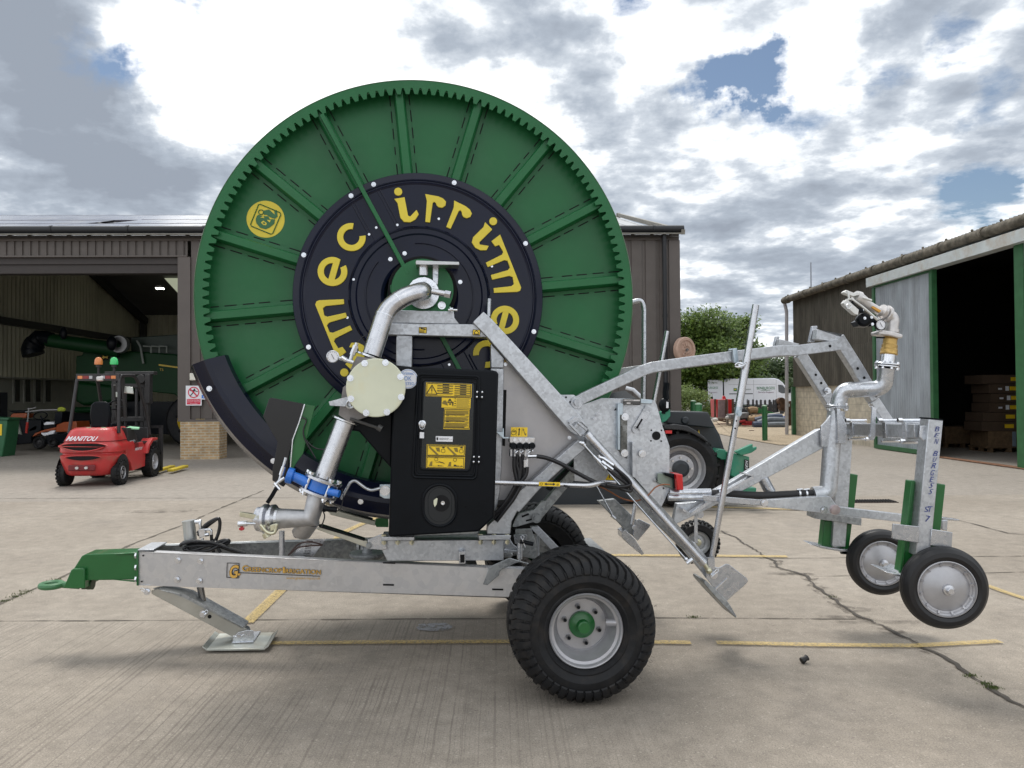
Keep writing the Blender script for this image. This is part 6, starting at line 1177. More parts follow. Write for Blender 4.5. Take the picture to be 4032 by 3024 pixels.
mb = MB(); hcx = Pv('J', 935, 503, vF-.006); mb.lathe([(.0, 0), (.0505, 0), (.0505, .002)], hcx, VD, 32); so = mb.build('shaft_opening', BLACK, cab); mb = MB(); mb.lathe([(0, -.005), (.007, -.006), (.012, -.006), (.014, 0)], Pv('J', 950, 498, vF-.008), VD, 20); mb.build('shaft_end', CHROME, so); mb = MB(); mb.prism(pts_v('J', [(850, 470), (880, 445), (893, 450), (885, 510), (862, 545), (850, 510)], vF-.0075), VD*.001); mb.build('pale_shield', CREAM, so)
for (x, y) in ((1437, 640), (1390, 1582)):
    mb = MB(); mb.prism(pts_v('I', [(x-68, y-66), (x+62, y-62), (x+58, y+70), (x-72, y+66)], vF-.012), VD*.011); mb.tube([Pv('I', x-3, y-60, vF-.014), Pv('I', x-8, y+64, vF-.014)], .008, 10); h = mb.build('hinge', BLACKP, cab, bev=.002)
    for dx_, dy_ in ((-40, -37), (32, -35), (-43, 35), (29, 37)): mb = MB(); mb.ball(Pv('I', x+dx_, y+dy_, vF-.012), .0065, 6, 0, (1, .5, 1)); mb.build('hinge_screw', CHROME, h)
mb = MB(); mb.lathe([(.0, -.008), (.012, -.008), (.014, 0), (.022, .002), (.026, .010)], Pv('I', 600, 1065, vF-.010), VD, 24); lk = mb.build('lock', CHROME, cab)
mb = MB(); mb.ring(Pv('I', 597, 1108, vF-.022), VD, .015, .0018, 20); mb.build('key_ring', CHROME, lk); mb = MB(); mb.prism(pts_v('I', [(575, 1165), (600, 1150), (625, 1170), (640, 1200), (635, 1285), (550, 1285), (552, 1190)], vF-.022), VD*.004, 0); mb.prism(pts_v('I', [(565, 1185), (627, 1188), (625, 1275), (562, 1272)], vF-.0235), VD*.001, 1); mb.build('key_tag', [BLACKP, WHT], lk)
# yellow stickers
def sticker(name, fr, quad, v, par, base=STK, border=True, draw=None):
    p = pts_v(fr, quad, v); mb = MB(); mb.prism(p, VD*.001, 0); bl, br, tr, tl = p[3], p[2], p[1], p[0]; ux, uy = br-bl, tl-bl
    pt = lambda a, b, l=.0012: bl+ux*a+uy*b-VD*l
    Lx, Ly = ux.length, uy.length
    if border:
        t = .0035
        for a0, b0, a1, b1 in ((.015, .0, .985, 0), (.015, 1, .985, 1)):
            yy = .05 if b0 == 0 else .95; mb.beam(pt(.02, yy), pt(.98, yy), .0006, t, up=uy.normalized(), m=1)
        for xx in (.02, .98): mb.beam(pt(xx, .05), pt(xx, .95), .0006, t, up=ux.normalized(), m=1)
    if draw: draw(mb, pt, ux, uy)
    return mb.build(name, [base, INK, INKG], par, recalc=False, smooth=False)
def hl(mb, pt, uy, a0, a1, b, w=.0022, m=2): mb.beam(pt(a0, b), pt(a1, b), .0005, w, up=uy.normalized(), m=m)
def lines(mb, pt, uy, a0, a1, b0, b1, n, m=2, w=.0022):
    for k in range(n): b = b1+(b0-b1)*k/(n-1) if n > 1 else b0; hl(mb, pt, uy, a0, a1-(random.random()*.12*(a1-a0) if k % 3 == 2 else 0), b, w, m)
def tri(mb, pt, ux, uy, cx, cy, h, Lr):
    w = h*Lr*.58; a, b, c = (cx-w, cy-h/2), (cx+w, cy-h/2), (cx, cy+h/2)
    for s, e in ((a, b), (b, c), (c, a)): mb.beam(pt(*s), pt(*e), .0006, .005, up=(pt(*e)-pt(*s)).cross(VD).normalized(), m=1)
    mb.beam(pt(cx, cy-h*.22), pt(cx, cy+h*.28), .0006, .0055, up=ux.normalized(), m=1); mb.beam(pt(cx, cy-h*.40), pt(cx, cy-h*.32), .0006, .0055, up=ux.normalized(), m=1)
def d1(mb, pt, ux, uy):
    tri(mb, pt, ux, uy, .13, .5, .68, uy.length/ux.length)
    for a0 in (.245, .625):
        for j in range(4 if a0 < .4 else 5):
            b = .86-j*(.19 if a0 < .4 else .165); hl(mb, pt, uy, a0+.12, a0+.26, b+.035, .005, 1); lines(mb, pt, uy, a0, a0+.35, b-.085, b-.02, 3)
sticker('warning_sticker', 'I', [(656, 466), (1318, 490), (1312, 686), (650, 662)], vF-.006, dpn, draw=d1)
def d2_(mb, pt, ux, uy):
    lr = uy.length/ux.length; tri(mb, pt, ux, uy, .28, .72, .38, lr); mb.prism([pt(.01, .45), pt(.06, .70), (pt(.13, .74)), pt(.19, .55), pt(.22, .2), pt(.12, .3), pt(.05, .35)], VD*.0004, 2)
    for a, b in ((.60, .42), (.40, .14)): pass
    mb.prism([pt(.37, .32), pt(.36, .52), pt(.375, .60), pt(.38, .66), pt(.395, .66), pt(.40, .60), pt(.415, .52), pt(.405, .32), pt(.415, .16), pt(.40, .15), pt(.39, .3), pt(.365, .15), pt(.355, .16)], VD*.0004, 1)
    hl(mb, pt, uy, .25, .33, .40, .004, 1); hl(mb, pt, uy, .26, .32, .33, .003, 1)
    for b in (.92, .68, .45, .22): hl(mb, pt, uy, .44, .49, b, .005, 1)
    mb.prism([pt(.49, .03), pt(.98, .03), pt(.98, .97), pt(.49, .97)], VD*-.0001, 0); lines(mb, pt, uy, .51, .97, .06, .93, 14)
sticker('warning_sticker', 'I', [(884, 684), (1303, 695), (1298, 840), (879, 828)], vF-.006, dpn, border=False, draw=d2_)
def d3_(mb, pt, ux, uy):
    for b in (.93, .62, .33):
        text(mb, 'ATTENTION', pt(.24, b), pt(.80, b), pt(.24, b+.045), 1); hl(mb, pt, uy, .09, .21, b+.02, .004, 1); hl(mb, pt, uy, .82, .95, b+.02, .004, 1); lines(mb, pt, uy, .06, .94, b-.20, b-.04, 7); hl(mb, pt, uy, .04, .8, b-.235, .004, 1)
sticker('warning_sticker', 'I', [(918, 838), (1292, 846), (1286, 1146), (906, 1138)], vF-.006, dpn, draw=d3_)
def d4_(mb, pt, ux, uy):
    hl(mb, pt, uy, .05, .95, .86, .005, 2)
    for a in (.05, .52): mb.prism([pt(a, .75), pt(a+.04, .80), pt(a+.27, .12), pt(a+.20, .10)], VD*.0004, 2); mb.prism([pt(a+.18, .72), pt(a+.28, .75), pt(a+.30, .35), pt(a+.22, .4)], VD*.0003, 2); mb.ring(pt(a+.38, .45), VD, .012, .0012, 14, 1); mb.prism([pt(a+.34, .78), pt(a+.41, .82), pt(a+.42, .68), pt(a+.36, .7)], VD*.0005, 1)
    lines(mb, pt, uy, .05, .95, .08, .10, 1)
sticker('guide_sticker', 'I', [(666, 1362), (1224, 1374), (1218, 1536), (660, 1528)], vF-.006, dpn, draw=d4_)
def d5_(mb, pt, ux, uy):
    for a, s in ((.06, 1), (.55, 1)):
        mb.ring(pt(a+.2, .78), VD, .010, .0012, 14, 1); hl(mb, pt, uy, a, a+.40, .18, .002, 2); mb.prism([pt(a+.02, .2), pt(a+.05, .55), pt(a+.1, .6), pt(a+.1, .2)], VD*.0003, 2)
    mb.prism([pt(.24, .48), pt(.34, .6), pt(.44, .52), pt(.50, .36), pt(.42, .46), pt(.34, .52)], VD*.0004, 1); mb.prism([pt(.72, .18), pt(.72, .34), pt(.78, .34), pt(.79, .26), pt(.86, .26), pt(.86, .18)], VD*.0004, 1)
    for a0, a1 in ((.42, .30), (.88, .96)): hl(mb, pt, uy, min(a0, a1), max(a0, a1), .22, .002, 1); mb.prism([pt(a1, .22), pt(a1+(.04 if a0 > a1 else -.04), .29), pt(a1+(.04 if a0 > a1 else -.04), .15)], VD*.0004, 1)
p5 = Z('I', [(658, 1540), (1220, 1548)])+Z('J', [(1185, 126), (768, 116)])
sticker('guide_sticker', '', p5, vF-.006, dpn, draw=d5_)
def d6_(mb, pt, ux, uy):
    mb.prism([pt(.04, .25), pt(.04, .78), pt(.14, .78), pt(.14, .25)], VD*.0004, 1); text(mb, 'GREENCROP', pt(.2, .36), pt(.76, .36), pt(.2, .66), 1); text(mb, '.co.uk', pt(.78, .36), pt(.96, .36), pt(.78, .5), 2)
sticker('dealer_sticker', 'I', [(797, 1243), (1044, 1248), (1040, 1325), (796, 1320)], vF-.006, dpn, base=WHT, border=False, draw=d6_)
sticker('dealer_sticker', 'I', [(797, 1243), (798, 1243), (798, 1244), (797, 1244)], vF-.004, dpn, base=WHT, border=False) if 0 else None
mb = MB(); tcn = Pv('I', 391, 412, vF-.003); BLT = mat('pale_blue_print', (.10, .25, .55), .5); mb.lathe([(0, 0), (.060, 0), (.060, .001)], tcn, VD, 36, 0)
mb.tube([tcn-VD*.001+UD*.055*cos(2*pi*k/40)+ZD*.055*sin(2*pi*k/40) for k in range(40)], .0012, 4, 1, closed=True)
text(mb, 'OK', tcn+UD*-.022-ZD*.010-VD*.002, tcn+UD*.022-ZD*.010-VD*.002, tcn+UD*-.022+ZD*.016-VD*.002, 1); text(mb, 'TESTED', tcn+UD*-.038-ZD*.038-VD*.002, tcn+UD*.038-ZD*.038-VD*.002, tcn+UD*-.038-ZD*.021-VD*.002, 1); text(mb, 'irrimec', tcn+UD*-.036+ZD*.024-VD*.002, tcn+UD*.036+ZD*.024-VD*.002, tcn+UD*-.036+ZD*.044-VD*.002, 1)
mb.build('test_sticker', [WHT, BLT], cab, recalc=False, smooth=False)
# ---------------------------------------------------------------- upper frame
VB = 4.96
plate('saddle', 'D', [(60, 487), (635, 500), (640, 556), (682, 610), (60, 600)], VB+.02, .18, GALV, bev=.004)
plate('top_beam', 'D', [(-40, 602), (850, 612), (970, 727), (-40, 703)], VB, .10, GALV, bev=.006)
plate('post', 'D', [(135, 704), (273, 710), (270, 990), (130, 975)], VB+.012, .08, GALV, bev=.005)
plate('post', 'D', [(958, 780), (1072, 905), (1070, 992), (958, 992)], VB+.012, .08, GALV, bev=.005)
plate('upright', '', Z('I', [(1600, 255), (1785, 262), (1755, 1659)])+Z('J', [(1570, 400), (1518, 640), (1470, 640)]), VB+.02, .08, GALV, bev=.005)
plate('diagonal_beam', '', Z('D', [(893, 503), (960, 562), (1260, 888), (1600, 1262), (1740, 1412)])+Z('K', [(1150, 520), (1100, 600)])+Z('D', [(1690, 1575), (1640, 1540), (942, 742), (804, 600), (806, 588)]), VB-.03, .10, GALV, bev=.006)
mb = MB(); tubev(mb, 'D', [(944, 390), (938, 545)], VB+.05, .013, 10); mb.build('pin_rod', GALVP, IR)
mb = MB(); mb.bolt(Pv('D', 600, 485, VB-.01), UD, .013, .02); tubev(mb, 'D', [(585, 487), (665, 489)], VB-.01, .007, 8); mb.build('adjusting_bolt', CHROME, IR); bolts('bracket_bolt', 'D', [(530, 448)], VB-.02, r=.016, h=.02)
def dlift(mb, pt, ux, uy):
    mb.beam(pt(.2, .8), pt(.85, .65), .0006, .009, up=uy.normalized(), m=1); lines(mb, pt, uy, .1, .7, .15, .45, 4, m=2)
sticker('frame_sticker', 'D', [(332, 636), (400, 637), (398, 693), (330, 690)], VB-.001, IR, draw=dlift)
def dlift2(mb, pt, ux, uy):
    mb.beam(pt(.15, .2), pt(.85, .2), .0006, .005, up=uy.normalized(), m=1); mb.beam(pt(.2, .5), pt(.5, .85), .0006, .004, up=uy.normalized(), m=1); mb.beam(pt(.8, .5), pt(.5, .85), .0006, .004, up=uy.normalized(), m=1); mb.beam(pt(.2, .5), pt(.3, .25), .0006, .004, up=ux.normalized(), m=1); mb.beam(pt(.8, .5), pt(.7, .25), .0006, .004, up=ux.normalized(), m=1)
sticker('frame_sticker', 'D', [(800, 657), (865, 660), (863, 710), (798, 706)], VB-.032 if 0 else VB-.034, IR, draw=dlift2)
plate('side_sheet', '', Z('K', [(215, -230), (235, -240), (1005, 600), (1050, 635), (520, 1095), (300, 1290), (120, 1300)]), VB+.11, .004, SHEET, bev=0)
plate('slot_strip', 'K', [(226, 97), (262, 97), (245, 712), (212, 702)], VB+.105, .004, BLACK, bev=0)
plate('tab', 'D', [(1073, 915), (1110, 950), (1085, 968), (1073, 965)], VB+.1, .004, BRASS, bev=0); bolts('sheet_bolt', 'D', [(1086, 960), (1640, 1600)], VB+.1, r=.008)
plate('lower_diagonal', '', Z('K', [(1045, 638), (1120, 738), (860, 958), (620, 1180), (400, 1430)])+Z('J', [(1760, 590), (1700, 700), (1685, 838), (1430, 838), (1436, 745), (1520, 668)])+Z('K', [(330, 1255), (560, 1065)]), VB-.02, .09, GALV, bev=.005)
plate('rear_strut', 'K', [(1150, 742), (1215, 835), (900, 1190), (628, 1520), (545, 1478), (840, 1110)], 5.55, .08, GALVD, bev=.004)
plate('rear_strut', 'K', [(1130, 735), (1150, 750), (840, 1100), (740, 1200), (700, 1180)], 5.45, .06, BLACKP, bev=0)
plate('slotted_link', 'K', [(360, 1510), (400, 1440), (560, 1400), (640, 1310), (700, 1310), (640, 1470), (610, 1520), (370, 1590), (330, 1590)], 5.35, .03, GALVD)
plate('slotted_link', 'K', [(425, 1470), (500, 1440), (510, 1458), (430, 1488)], 5.345, .004, BLACK, bev=0); plate('slotted_link', 'K', [(470, 1515), (545, 1495), (548, 1512), (475, 1532)], 5.345, .004, BLACK, bev=0)
bolts('link_bolt', 'K', [(588, 1492)], 5.33, r=.022, m=GALVD)
# control valve with its hoses
plate('valve_bracket', 'K', [(155, 545), (158, 555), (215, 560), (220, 515), (230, 515), (233, 612), (560, 612), (560, 626), (225, 626), (155, 560)], VB-.06, .04, BZINC)
mb = MB(); mb.prism(pts_v('K', [(293, 612), (572, 618), (570, 660), (548, 690), (330, 690), (293, 668)], VB-.09), VD*.09); cv = mb.build('spool_valve', ALU, IR, bev=.004)
mb = MB()
for x in (330, 400, 470, 535): mb.lathe([(0, -.012), (.018, -.012), (.022, 0), (.022, .05)], Pv('K', x+5, 706, VB-.10), VD, 18)
mb.prism(pts_v('K', [(338, 690), (560, 692), (550, 742), (345, 740)], VB-.07), VD*.06); mb.build('valve_knob', BLACKP, cv)
for x in (350, 415, 478): mb = MB(); mb.bolt(Pv('K', x, 641, VB-.09), -VD, .007, .008); mb.bolt(Pv('K', x+42, 683, VB-.09), -VD, .006, .008); mb.build('valve_screw', CHROME, cv)
mb = MB()
for x in (305, 347, 405, 468, 500): tubev(mb, 'K', [(x, 745), (x, 820)], VB-.06, .0095, 8)
for x, y in ((375, 770), (432, 768), (515, 765)): tubev(mb, 'K', [(x-15, 785), (x+20, 755), (x+30, 765)], VB-.07, .009, 8)
tubev(mb, 'K', [(462, 860), (462, 940)], VB-.07, .010, 8); tubev(mb, 'K', [(487, 850), (485, 935)], VB-.07, .009, 8); tubev(mb, 'K', [(490, 822), (590, 820)], VB-.07, .011, 8); mb.build('hose_fitting', CHROME, cv)
hs = [[(345, 820), (345, 950), (370, 1080), (350, 1150), (270, 1290), (180, 1400), (90, 1470)], [(405, 820), (415, 950), (400, 1080), (375, 1150), (300, 1280), (210, 1400), (120, 1500)], [(462, 940), (455, 1010), (420, 1080), (395, 1150), (330, 1260), (230, 1390), (140, 1520)], [(487, 935), (475, 1020), (430, 1085), (410, 1150), (340, 1280), (250, 1400), (150, 1530)], [(380, 800), (370, 900), (395, 1000), (390, 1080)], [(440, 800), (430, 900), (440, 1000), (410, 1085)]]
for k, pts in enumerate(hs): mb = MB(); tubev(mb, 'K', pts, VB-.075+.012*(k % 3), .0125, 10, spl=5); mb.build('hydraulic_hose', HOSE, IR)
mb = MB(); tubev(mb, 'K', [(590, 820), (700, 840), (850, 900), (1000, 985), (1150, 1065), (1270, 1120), (1400, 1155), (1540, 1165), (1590, 1140)], VB-.10, .014, 10, spl=6); mb.build('hydraulic_hose', HOSE, IR)
mb = MB(); tubev(mb, 'K', [(1340, 935), (1450, 1030), (1560, 1110), (1615, 1170), (1600, 1200), (1500, 1170)], VB-.11, .012, 10, spl=6); mb.build('hydraulic_hose', HOSE, IR)
mb = MB(); tubev(mb, 'K', [(1410, 925), (1520, 1010), (1590, 1080), (1605, 1130), (1500, 1150), (1350, 1130)], VB-.12, .012, 10, spl=6); mb.build('hydraulic_hose', HOSE, IR)
mb = MB(); tubev(mb, 'K', [(1260, 1140), (1380, 1200), (1500, 1270), (1620, 1305), (1700, 1300), (1800, 1245), (1880, 1160), (1960, 1128), (2040, 1130)], VB-.05, .005, 6, spl=5); mb.build('lamp_cable', COPP, IR)
def dctl(mb, pt, ux, uy):
    for a in (.34, .66): mb.beam(pt(a, .08), pt(a, .92), .0004, .0015, up=ux.normalized(), m=2)
    mb.ring(pt(.17, .45), VD, .016, .0014, 14, 1); mb.beam(pt(.08, .52), pt(.26, .52), .0005, .006, up=uy.normalized(), m=1)
    mb.prism([pt(.48, .1), pt(.55, .25), pt(.52, .25), pt(.53, .75), pt(.56, .75), pt(.50, .93), pt(.44, .75), pt(.47, .75), pt(.46, .25), pt(.43, .25)], VD*.0004, 1)
    mb.prism([pt(.92, .1), pt(.93, .35), pt(.86, .35), pt(.78, .70), pt(.82, .72), pt(.71, .92), pt(.70, .65), pt(.75, .65), pt(.82, .3), pt(.8, .28)], VD*.0004, 2)
sticker('control_sticker', 'K', [(310, 503), (490, 505), (488, 608), (307, 606)], VB-.065, cv, border=False, draw=dctl)
# draw bar rod with arrow sticker
mb = MB(); tubev(mb, 'K', [(110, 1104), (1160, 1142), (1280, 1105), (1440, 1108)], [VB-.14, VB-.14, VB-.1, VB-.02], .0155, 14, rad=.05); mb.build('control_rod', PIPE, IR)
def darr(mb, pt, ux, uy):
    mb.prism([pt(.25, .5), pt(.36, .85), pt(.36, .62), pt(.66, .62), pt(.66, .85), pt(.78, .5), pt(.66, .15), pt(.66, .38), pt(.36, .38), pt(.36, .15)], VD*.0004, 1); mb.ring(pt(.11, .5), VD, .008, .0010, 12, 1); mb.ring(pt(.88, .42), VD, .005, .0012, 10, 1)
sticker('arrow_sticker', 'K', [(614, 1098), (845, 1104), (845, 1148), (614, 1144)], VB-.158, IR, border=False, draw=darr)
plate('rod_catch', 'K', [(880, 1128), (955, 1142), (950, 1165), (925, 1160), (890, 1152)], VB-.16, .03, FBLK if 'FBLK' in globals() else BLACKP)
# ---------------------------------------------------------------- right hand side plate
VPl = 5.12
plate('gusset', 'K', [(835, 150), (995, 150), (1040, 195), (1082, 262), (1068, 420), (1000, 330)], VB+.03, .012, GALV)
bolts('pivot_pin', 'K', [(1028, 233)], VB+.02, r=.026, h=.03, m=GALVP)
for x, y in ((909, 178), (955, 229)): mb = MB(); mb.lathe([(0, 0), (.007, 0)], Pv('K', x, y, VB+.028), VD, 12); mb.build('hole', BLACK, IR, recalc=False)
sp_pts = Z('K', [(1060, 270), (1300, 185), (1530, 190), (1850, 208), (1880, 225), (1900, 265), (1960, 490), (2038, 712), (2035, 1190), (1950, 1372), (1770, 1230), (1500, 1090), (1370, 1110), (1180, 1105), (1000, 1090), (980, 500)])
plate('side_plate', '', sp_pts, VPl, .010, GALV); SPL = IR.children[-1]
v1 = VPl-.012
mb = MB(); mb.lathe([(0, 0), (.030, 0), (.030, .001)], Pv('K', 1892, 597, VPl-.002), VD, 28); 
for x, y in ((1834, 652), (1946, 655), (1838, 537), (1949, 538), (1970, 1167)): mb.lathe([(0, 0), (.006, 0), (.006, .001)], Pv('K', x, y, VPl-.002), VD, 12)
mb.prism(pts_v('K', [(1430, 322), (1460, 282), (1472, 290), (1465, 312), (1440, 322)], VPl-.003), VD*.001); mb.build('hole', BLACK, SPL, recalc=False)
plate('guide_channel', 'K', [(1472, 245), (1530, 245), (1530, 372), (1500, 372), (1500, 752), (1470, 752)], VPl-.05, .05, BZINC, SPL)
plate('worn_strip', 'K', [(1502, 372), (1578, 368), (1574, 850), (1480, 755), (1502, 745)], VPl-.02, .008, mat('black_worn_zinc', (.12, .12, .11), .5, .6, .5, 16, dirt=(.45, .46, .46), dirt_amt=.9, dscale=14), SPL)
bolts('plate_bolt', 'K', [(1552, 390), (1547, 785), (1740, 790)], v1-.01, SPL, r=.016); bolts('plate_bolt', 'K', [(1247, 367), (1215, 411), (1876, 1078)], VPl, SPL, r=.011, m=GALVP)
mb = MB(); flat(mb, 'K', [(1815, 285), (1672, 530)], .052, v1-.006, .006); mb.lathe([(0, 0), (.026, 0), (.026, .006), (0, .006)], Pv('K', 1672, 530, v1-.006), VD, 20); am = mb.build('slotted_arm', GALVP, SPL); mb = MB(); flat(mb, 'K', [(1738, 415), (1680, 515)], .012, v1-.008, .001); mb.build('slot', BLACK, am)
plate('corner_clip', 'K', [(1722, 195), (1850, 205), (1850, 250), (1722, 245)], v1-.012, .008, BZINC, SPL)
plate('fin', 'K', [(1630, 668), (1660, 665), (1682, 1050), (1630, 1052)], VPl-.07, .07, GALV, SPL)
def dnp(mb, pt, ux, uy):
    text(mb, 'irrimec', pt(.06, .68), pt(.60, .68), pt(.06, .90), 1)
    for b in (.56, .38, .2): mb.beam(pt(.04, b), pt(.96, b), .0005, .006, up=uy.normalized(), m=1)
    mb.beam(pt(.2, .29), pt(.42, .29), .0006, .009, up=uy.normalized(), m=0); mb.beam(pt(.55, .1), pt(.95, .1), .0005, .004, up=uy.normalized(), m=1)
sticker('name_plate', 'K', [(1530, 195), (1722, 198), (1722, 262), (1530, 260)], v1-.02, SPL, base=ALU, draw=dnp)
def dtri(mb, pt, ux, uy): tri(mb, pt, ux, uy, .5, .5, .8, 1.0)
mb = MB(); mb.prism(pts_v('K', [(1335, 1078), (1380, 1008), (1440, 1080)], VPl-.002), VD*.001, 0); mb.beam(Pv('K', 1381, 1022, VPl-.004), Pv('K', 1383, 1058, VPl-.004), .0006, .006, up=UD, m=1); mb.build('warning_sticker', [STK, INK], SPL, recalc=False)
plate('lamp_bracket', 'K', [(1905, 1005), (1985, 1010), (2075, 1065), (2095, 1080), (2090, 1178), (1990, 1150), (1905, 1105)], v1-.02, .006, GREEND if 0 else mat('olive_zinc', (.25, .30, .26), .45, .6, .1), SPL)
mb = MB(); mb.prism(pts_v('K', [(1985, 1000), (2110, 1015), (2130, 1180), (2090, 1180), (2085, 1062), (1990, 1030)], v1-.06), VD*.06, 0); mb.prism(pts_v('K', [(2108, 1012), (2180, 1018), (2190, 1190), (2118, 1188)], v1-.10), VD*.14, 1); mb.build('rear_lamp', [BLACKP, RED], SPL, bev=.006)
# ---------------------------------------------------------------- support leg with cylinder
plate('leg_beam', '', Z('K', [(1150, 520), (1600, 1010), (1800, 1230)])+Z('P', [(0, 290), (300, 615), (488, 830), (540, 900), (430, 925), (0, 505)])+Z('K', [(1560, 1190), (1200, 810), (1120, 735)]), VB-.0, .075, GALVD, bev=.004)
plate('inner_leg', 'P', [(455, 870), (520, 850), (640, 1000), (720, 1110), (640, 1180), (610, 1140), (430, 925)], VB+.01, .055, GALV, bev=.004)
mb = MB(); a, b = Pv('K', 1130, 575, VB-.09), Pv('P', 600, 1035, VB-.09); mb.tube([a, b], .0255, 24); t = (b-a).normalized(); mb.tube([a, a+t*.035], .029, 24); mb.tube([b-t*.04, b], .029, 24); cy = mb.build('hydraulic_cylinder', PIPE, IR)
mb = MB(); mb.tube([b, Pv('P', 640, 1095, VB-.09)], .015, 14); mb.ball(Pv('P', 645, 1100, VB-.09), .022, 8); mb.build('piston_rod', YZ, cy)
mb = MB(); flat(mb, 'K', [(950, 470), (1075, 600)], .012, VB-.12, .03); flat(mb, 'K', [(1040, 455), (1140, 540)], .012, VB-.12, .03); flat(mb, 'K', [(985, 530), (1060, 460)], .02, VB-.10, .02); mb.prism(pts_v('K', [(935, 445), (1000, 388), (1050, 400), (1150, 505), (1150, 515), (1080, 450), (1005, 450), (960, 480)], VB-.05), VD*.02); mb.build('cylinder_fork', GALVP, cy, bev=.002)
mb = MB(); a, b = Pv('K', 1090, 680, VB-.11), Pv('P', 445, 1000, VB-.11); mb.tube([a, b], .0055, 8); mb.tube([a, a+(b-a)*.02], .014, 10); mb.ball(a, .016, 7); mb.ball(Pv('K', 1065, 672, VB-.11), .013, 7); mb.ball(b, .015, 7); mb.tube([Pv('P', 450, 1035, VB-.11), Pv('P', 500, 1000, VB-.11)], .014, 10); mb.build('steel_pipe', CHROME, cy)
mb = MB()
for (x0, y0, x1, y1, r_) in ((1205, 815, 1260, 870, .012), (1250, 860, 1340, 960, .016), (1270, 830, 1330, 850, .011), (1320, 850, 1420, 920, .013), (1330, 905, 1415, 965, .013), (1290, 880, 1330, 910, .018), (1265, 805, 1275, 840, .008)): tubev(mb, 'K', [(x0, y0), (x1, y1)], VB-.125, r_, 8)
mb.build('pipe_fittings', CHROME, cy)
plate('leg_foot', 'P', [(622, 1100), (690, 1066), (730, 1075), (760, 1060), (795, 1040), (820, 1045), (975, 1165), (988, 1190), (970, 1215), (805, 1362), (795, 1365), (700, 1265), (618, 1160)], VB-.04, .008, GALVP)
plate('leg_foot', 'P', [(605, 1190), (625, 1190), (705, 1265), (800, 1360), (830, 1400), (888, 1500), (880, 1512), (700, 1325), (605, 1215)], VB-.06, .22, GALVD)
plate('weld_seam', 'P', [(702, 1258), (805, 1165), (810, 1172), (708, 1268)], VB-.046, .006, CHROME, bev=0)
mb = MB(); mb.bolt(Pv('P', 687, 1138, VB-.045), -VD, .016, .02); mb.tube([Pv('P', x, y, VB-.07) for x, y in ((675, 1120), (700, 1100), (710, 1085), (730, 1090), (725, 1108), (700, 1125), (668, 1155))], .0022, 6); mb.build('locking_pin', CHROME, IR)
# far leg seen behind
plate('leg_beam', 'Y', [(213, 290), (255, 285), (298, 326), (322, 352), (302, 378), (285, 366)], 6.05, .06, GALVD, bev=.004)
plate('leg_foot', 'Y', [(304, 342), (314, 334), (344, 349), (340, 356), (312, 389), (300, 378)], 6.0, .01, GALVP); plate('leg_foot', 'Y', [(272, 366), (281, 361), (306, 386), (328, 421), (322, 424), (288, 396), (273, 380)], 5.98, .14, GALVP)
mb = MB(); tubev(mb, 'K', [(1130, 940), (1420, 1470)], 5.98, .006, 8); tubev(mb, 'K', [(1405, 1465), (1445, 1500)], 5.97, .013, 8); mb.build('steel_pipe', CHROME, IR); bolts('leg_pin', 'K', [(1654, 1590)], 5.99, r=.014)
# ---------------------------------------------------------------- lifting arms and stays
VA = 4.99
def arm(name, v, path, w=.072, m=GALV, t=.06): mb = MB(); flat(mb, '', path, w, v, t); return mb.build(name, m, IR, bev=.005)
ap = [q('D', 1720, 1285), q('M', 0, 922), q('M', 300, 783), q('M', 520, 681), q('M', 600, 655), q('M', 680, 642), q('M', 900, 610), q('M', 1290, 560), q('M', 1700, 510), q('N', 300, 620), q('N', 680, 571)]
arm('lifting_arm', VA, ap)
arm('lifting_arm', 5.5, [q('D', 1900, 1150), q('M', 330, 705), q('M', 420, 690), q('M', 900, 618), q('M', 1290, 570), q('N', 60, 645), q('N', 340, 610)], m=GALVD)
mb = MB(); flat(mb, 'N', [(672, 505), (830, 755), (1000, 1045)], .083, VA, .07); la_ = mb.build('lift_link', GALV, IR, bev=.006); mb = MB(); flat(mb, 'N', [(985, 1050), (1172, 1330)], .068, VA+.008, .055); mb.build('sleeve', GALV, la_, bev=.005)
mb = MB(); flat(mb, 'N', [(345, 650), (480, 860), (640, 1120)], .083, 5.5, .07); lb_ = mb.build('lift_link', GALV, IR, bev=.006); mb = MB(); flat(mb, 'N', [(625, 1120), (775, 1330)], .068, 5.508, .055); mb.build('sleeve', GALV, lb_, bev=.005)
for x, y, v in ((835, 776, VA), (892, 857, VA), (996, 1016, VA), (594, 581, VA), (470, 831, 5.5), (517, 903, 5.5), (614, 1042, 5.5)):
    mb = MB(); mb.lathe([(0, 0), (.010, 0), (.010, .001)], Pv('N', x, y, v-.002), VD, 14); mb.build('pin_hole', BLACK, IR)
for pts in ([(945, 935), (962, 960), (950, 990), (915, 998), (888, 985)], [(570, 970), (575, 990), (560, 1005), (540, 1020), (520, 1015)]):
    v = VA-.03 if pts[0][0] > 800 else 5.47; mb = MB(); tubev(mb, 'N', pts, v, .0035, 6, spl=4); mb.bolt(Pv('N', pts[0][0], pts[0][1], v+.02), -VD, .016, .03); mb.build('locking_pin', CHROME, IR)
plate('arm_hook', 'N', [(670, 530), (672, 510), (692, 486), (690, 500), (485, 432), (470, 520), (655, 548)], VA+.005, .06, GALV); plate('arm_hook', 'N', [(412, 548), (443, 406), (484, 404), (484, 420), (460, 548)], VA+.08, .03, GALVP)
plate('arm_hook', 'N', [(330, 562), (155, 520), (145, 580), (300, 580)], 5.52, .05, GALV); plate('arm_hook', 'N', [(104, 584), (125, 497), (155, 497), (140, 584)], 5.58, .03, GALVP)
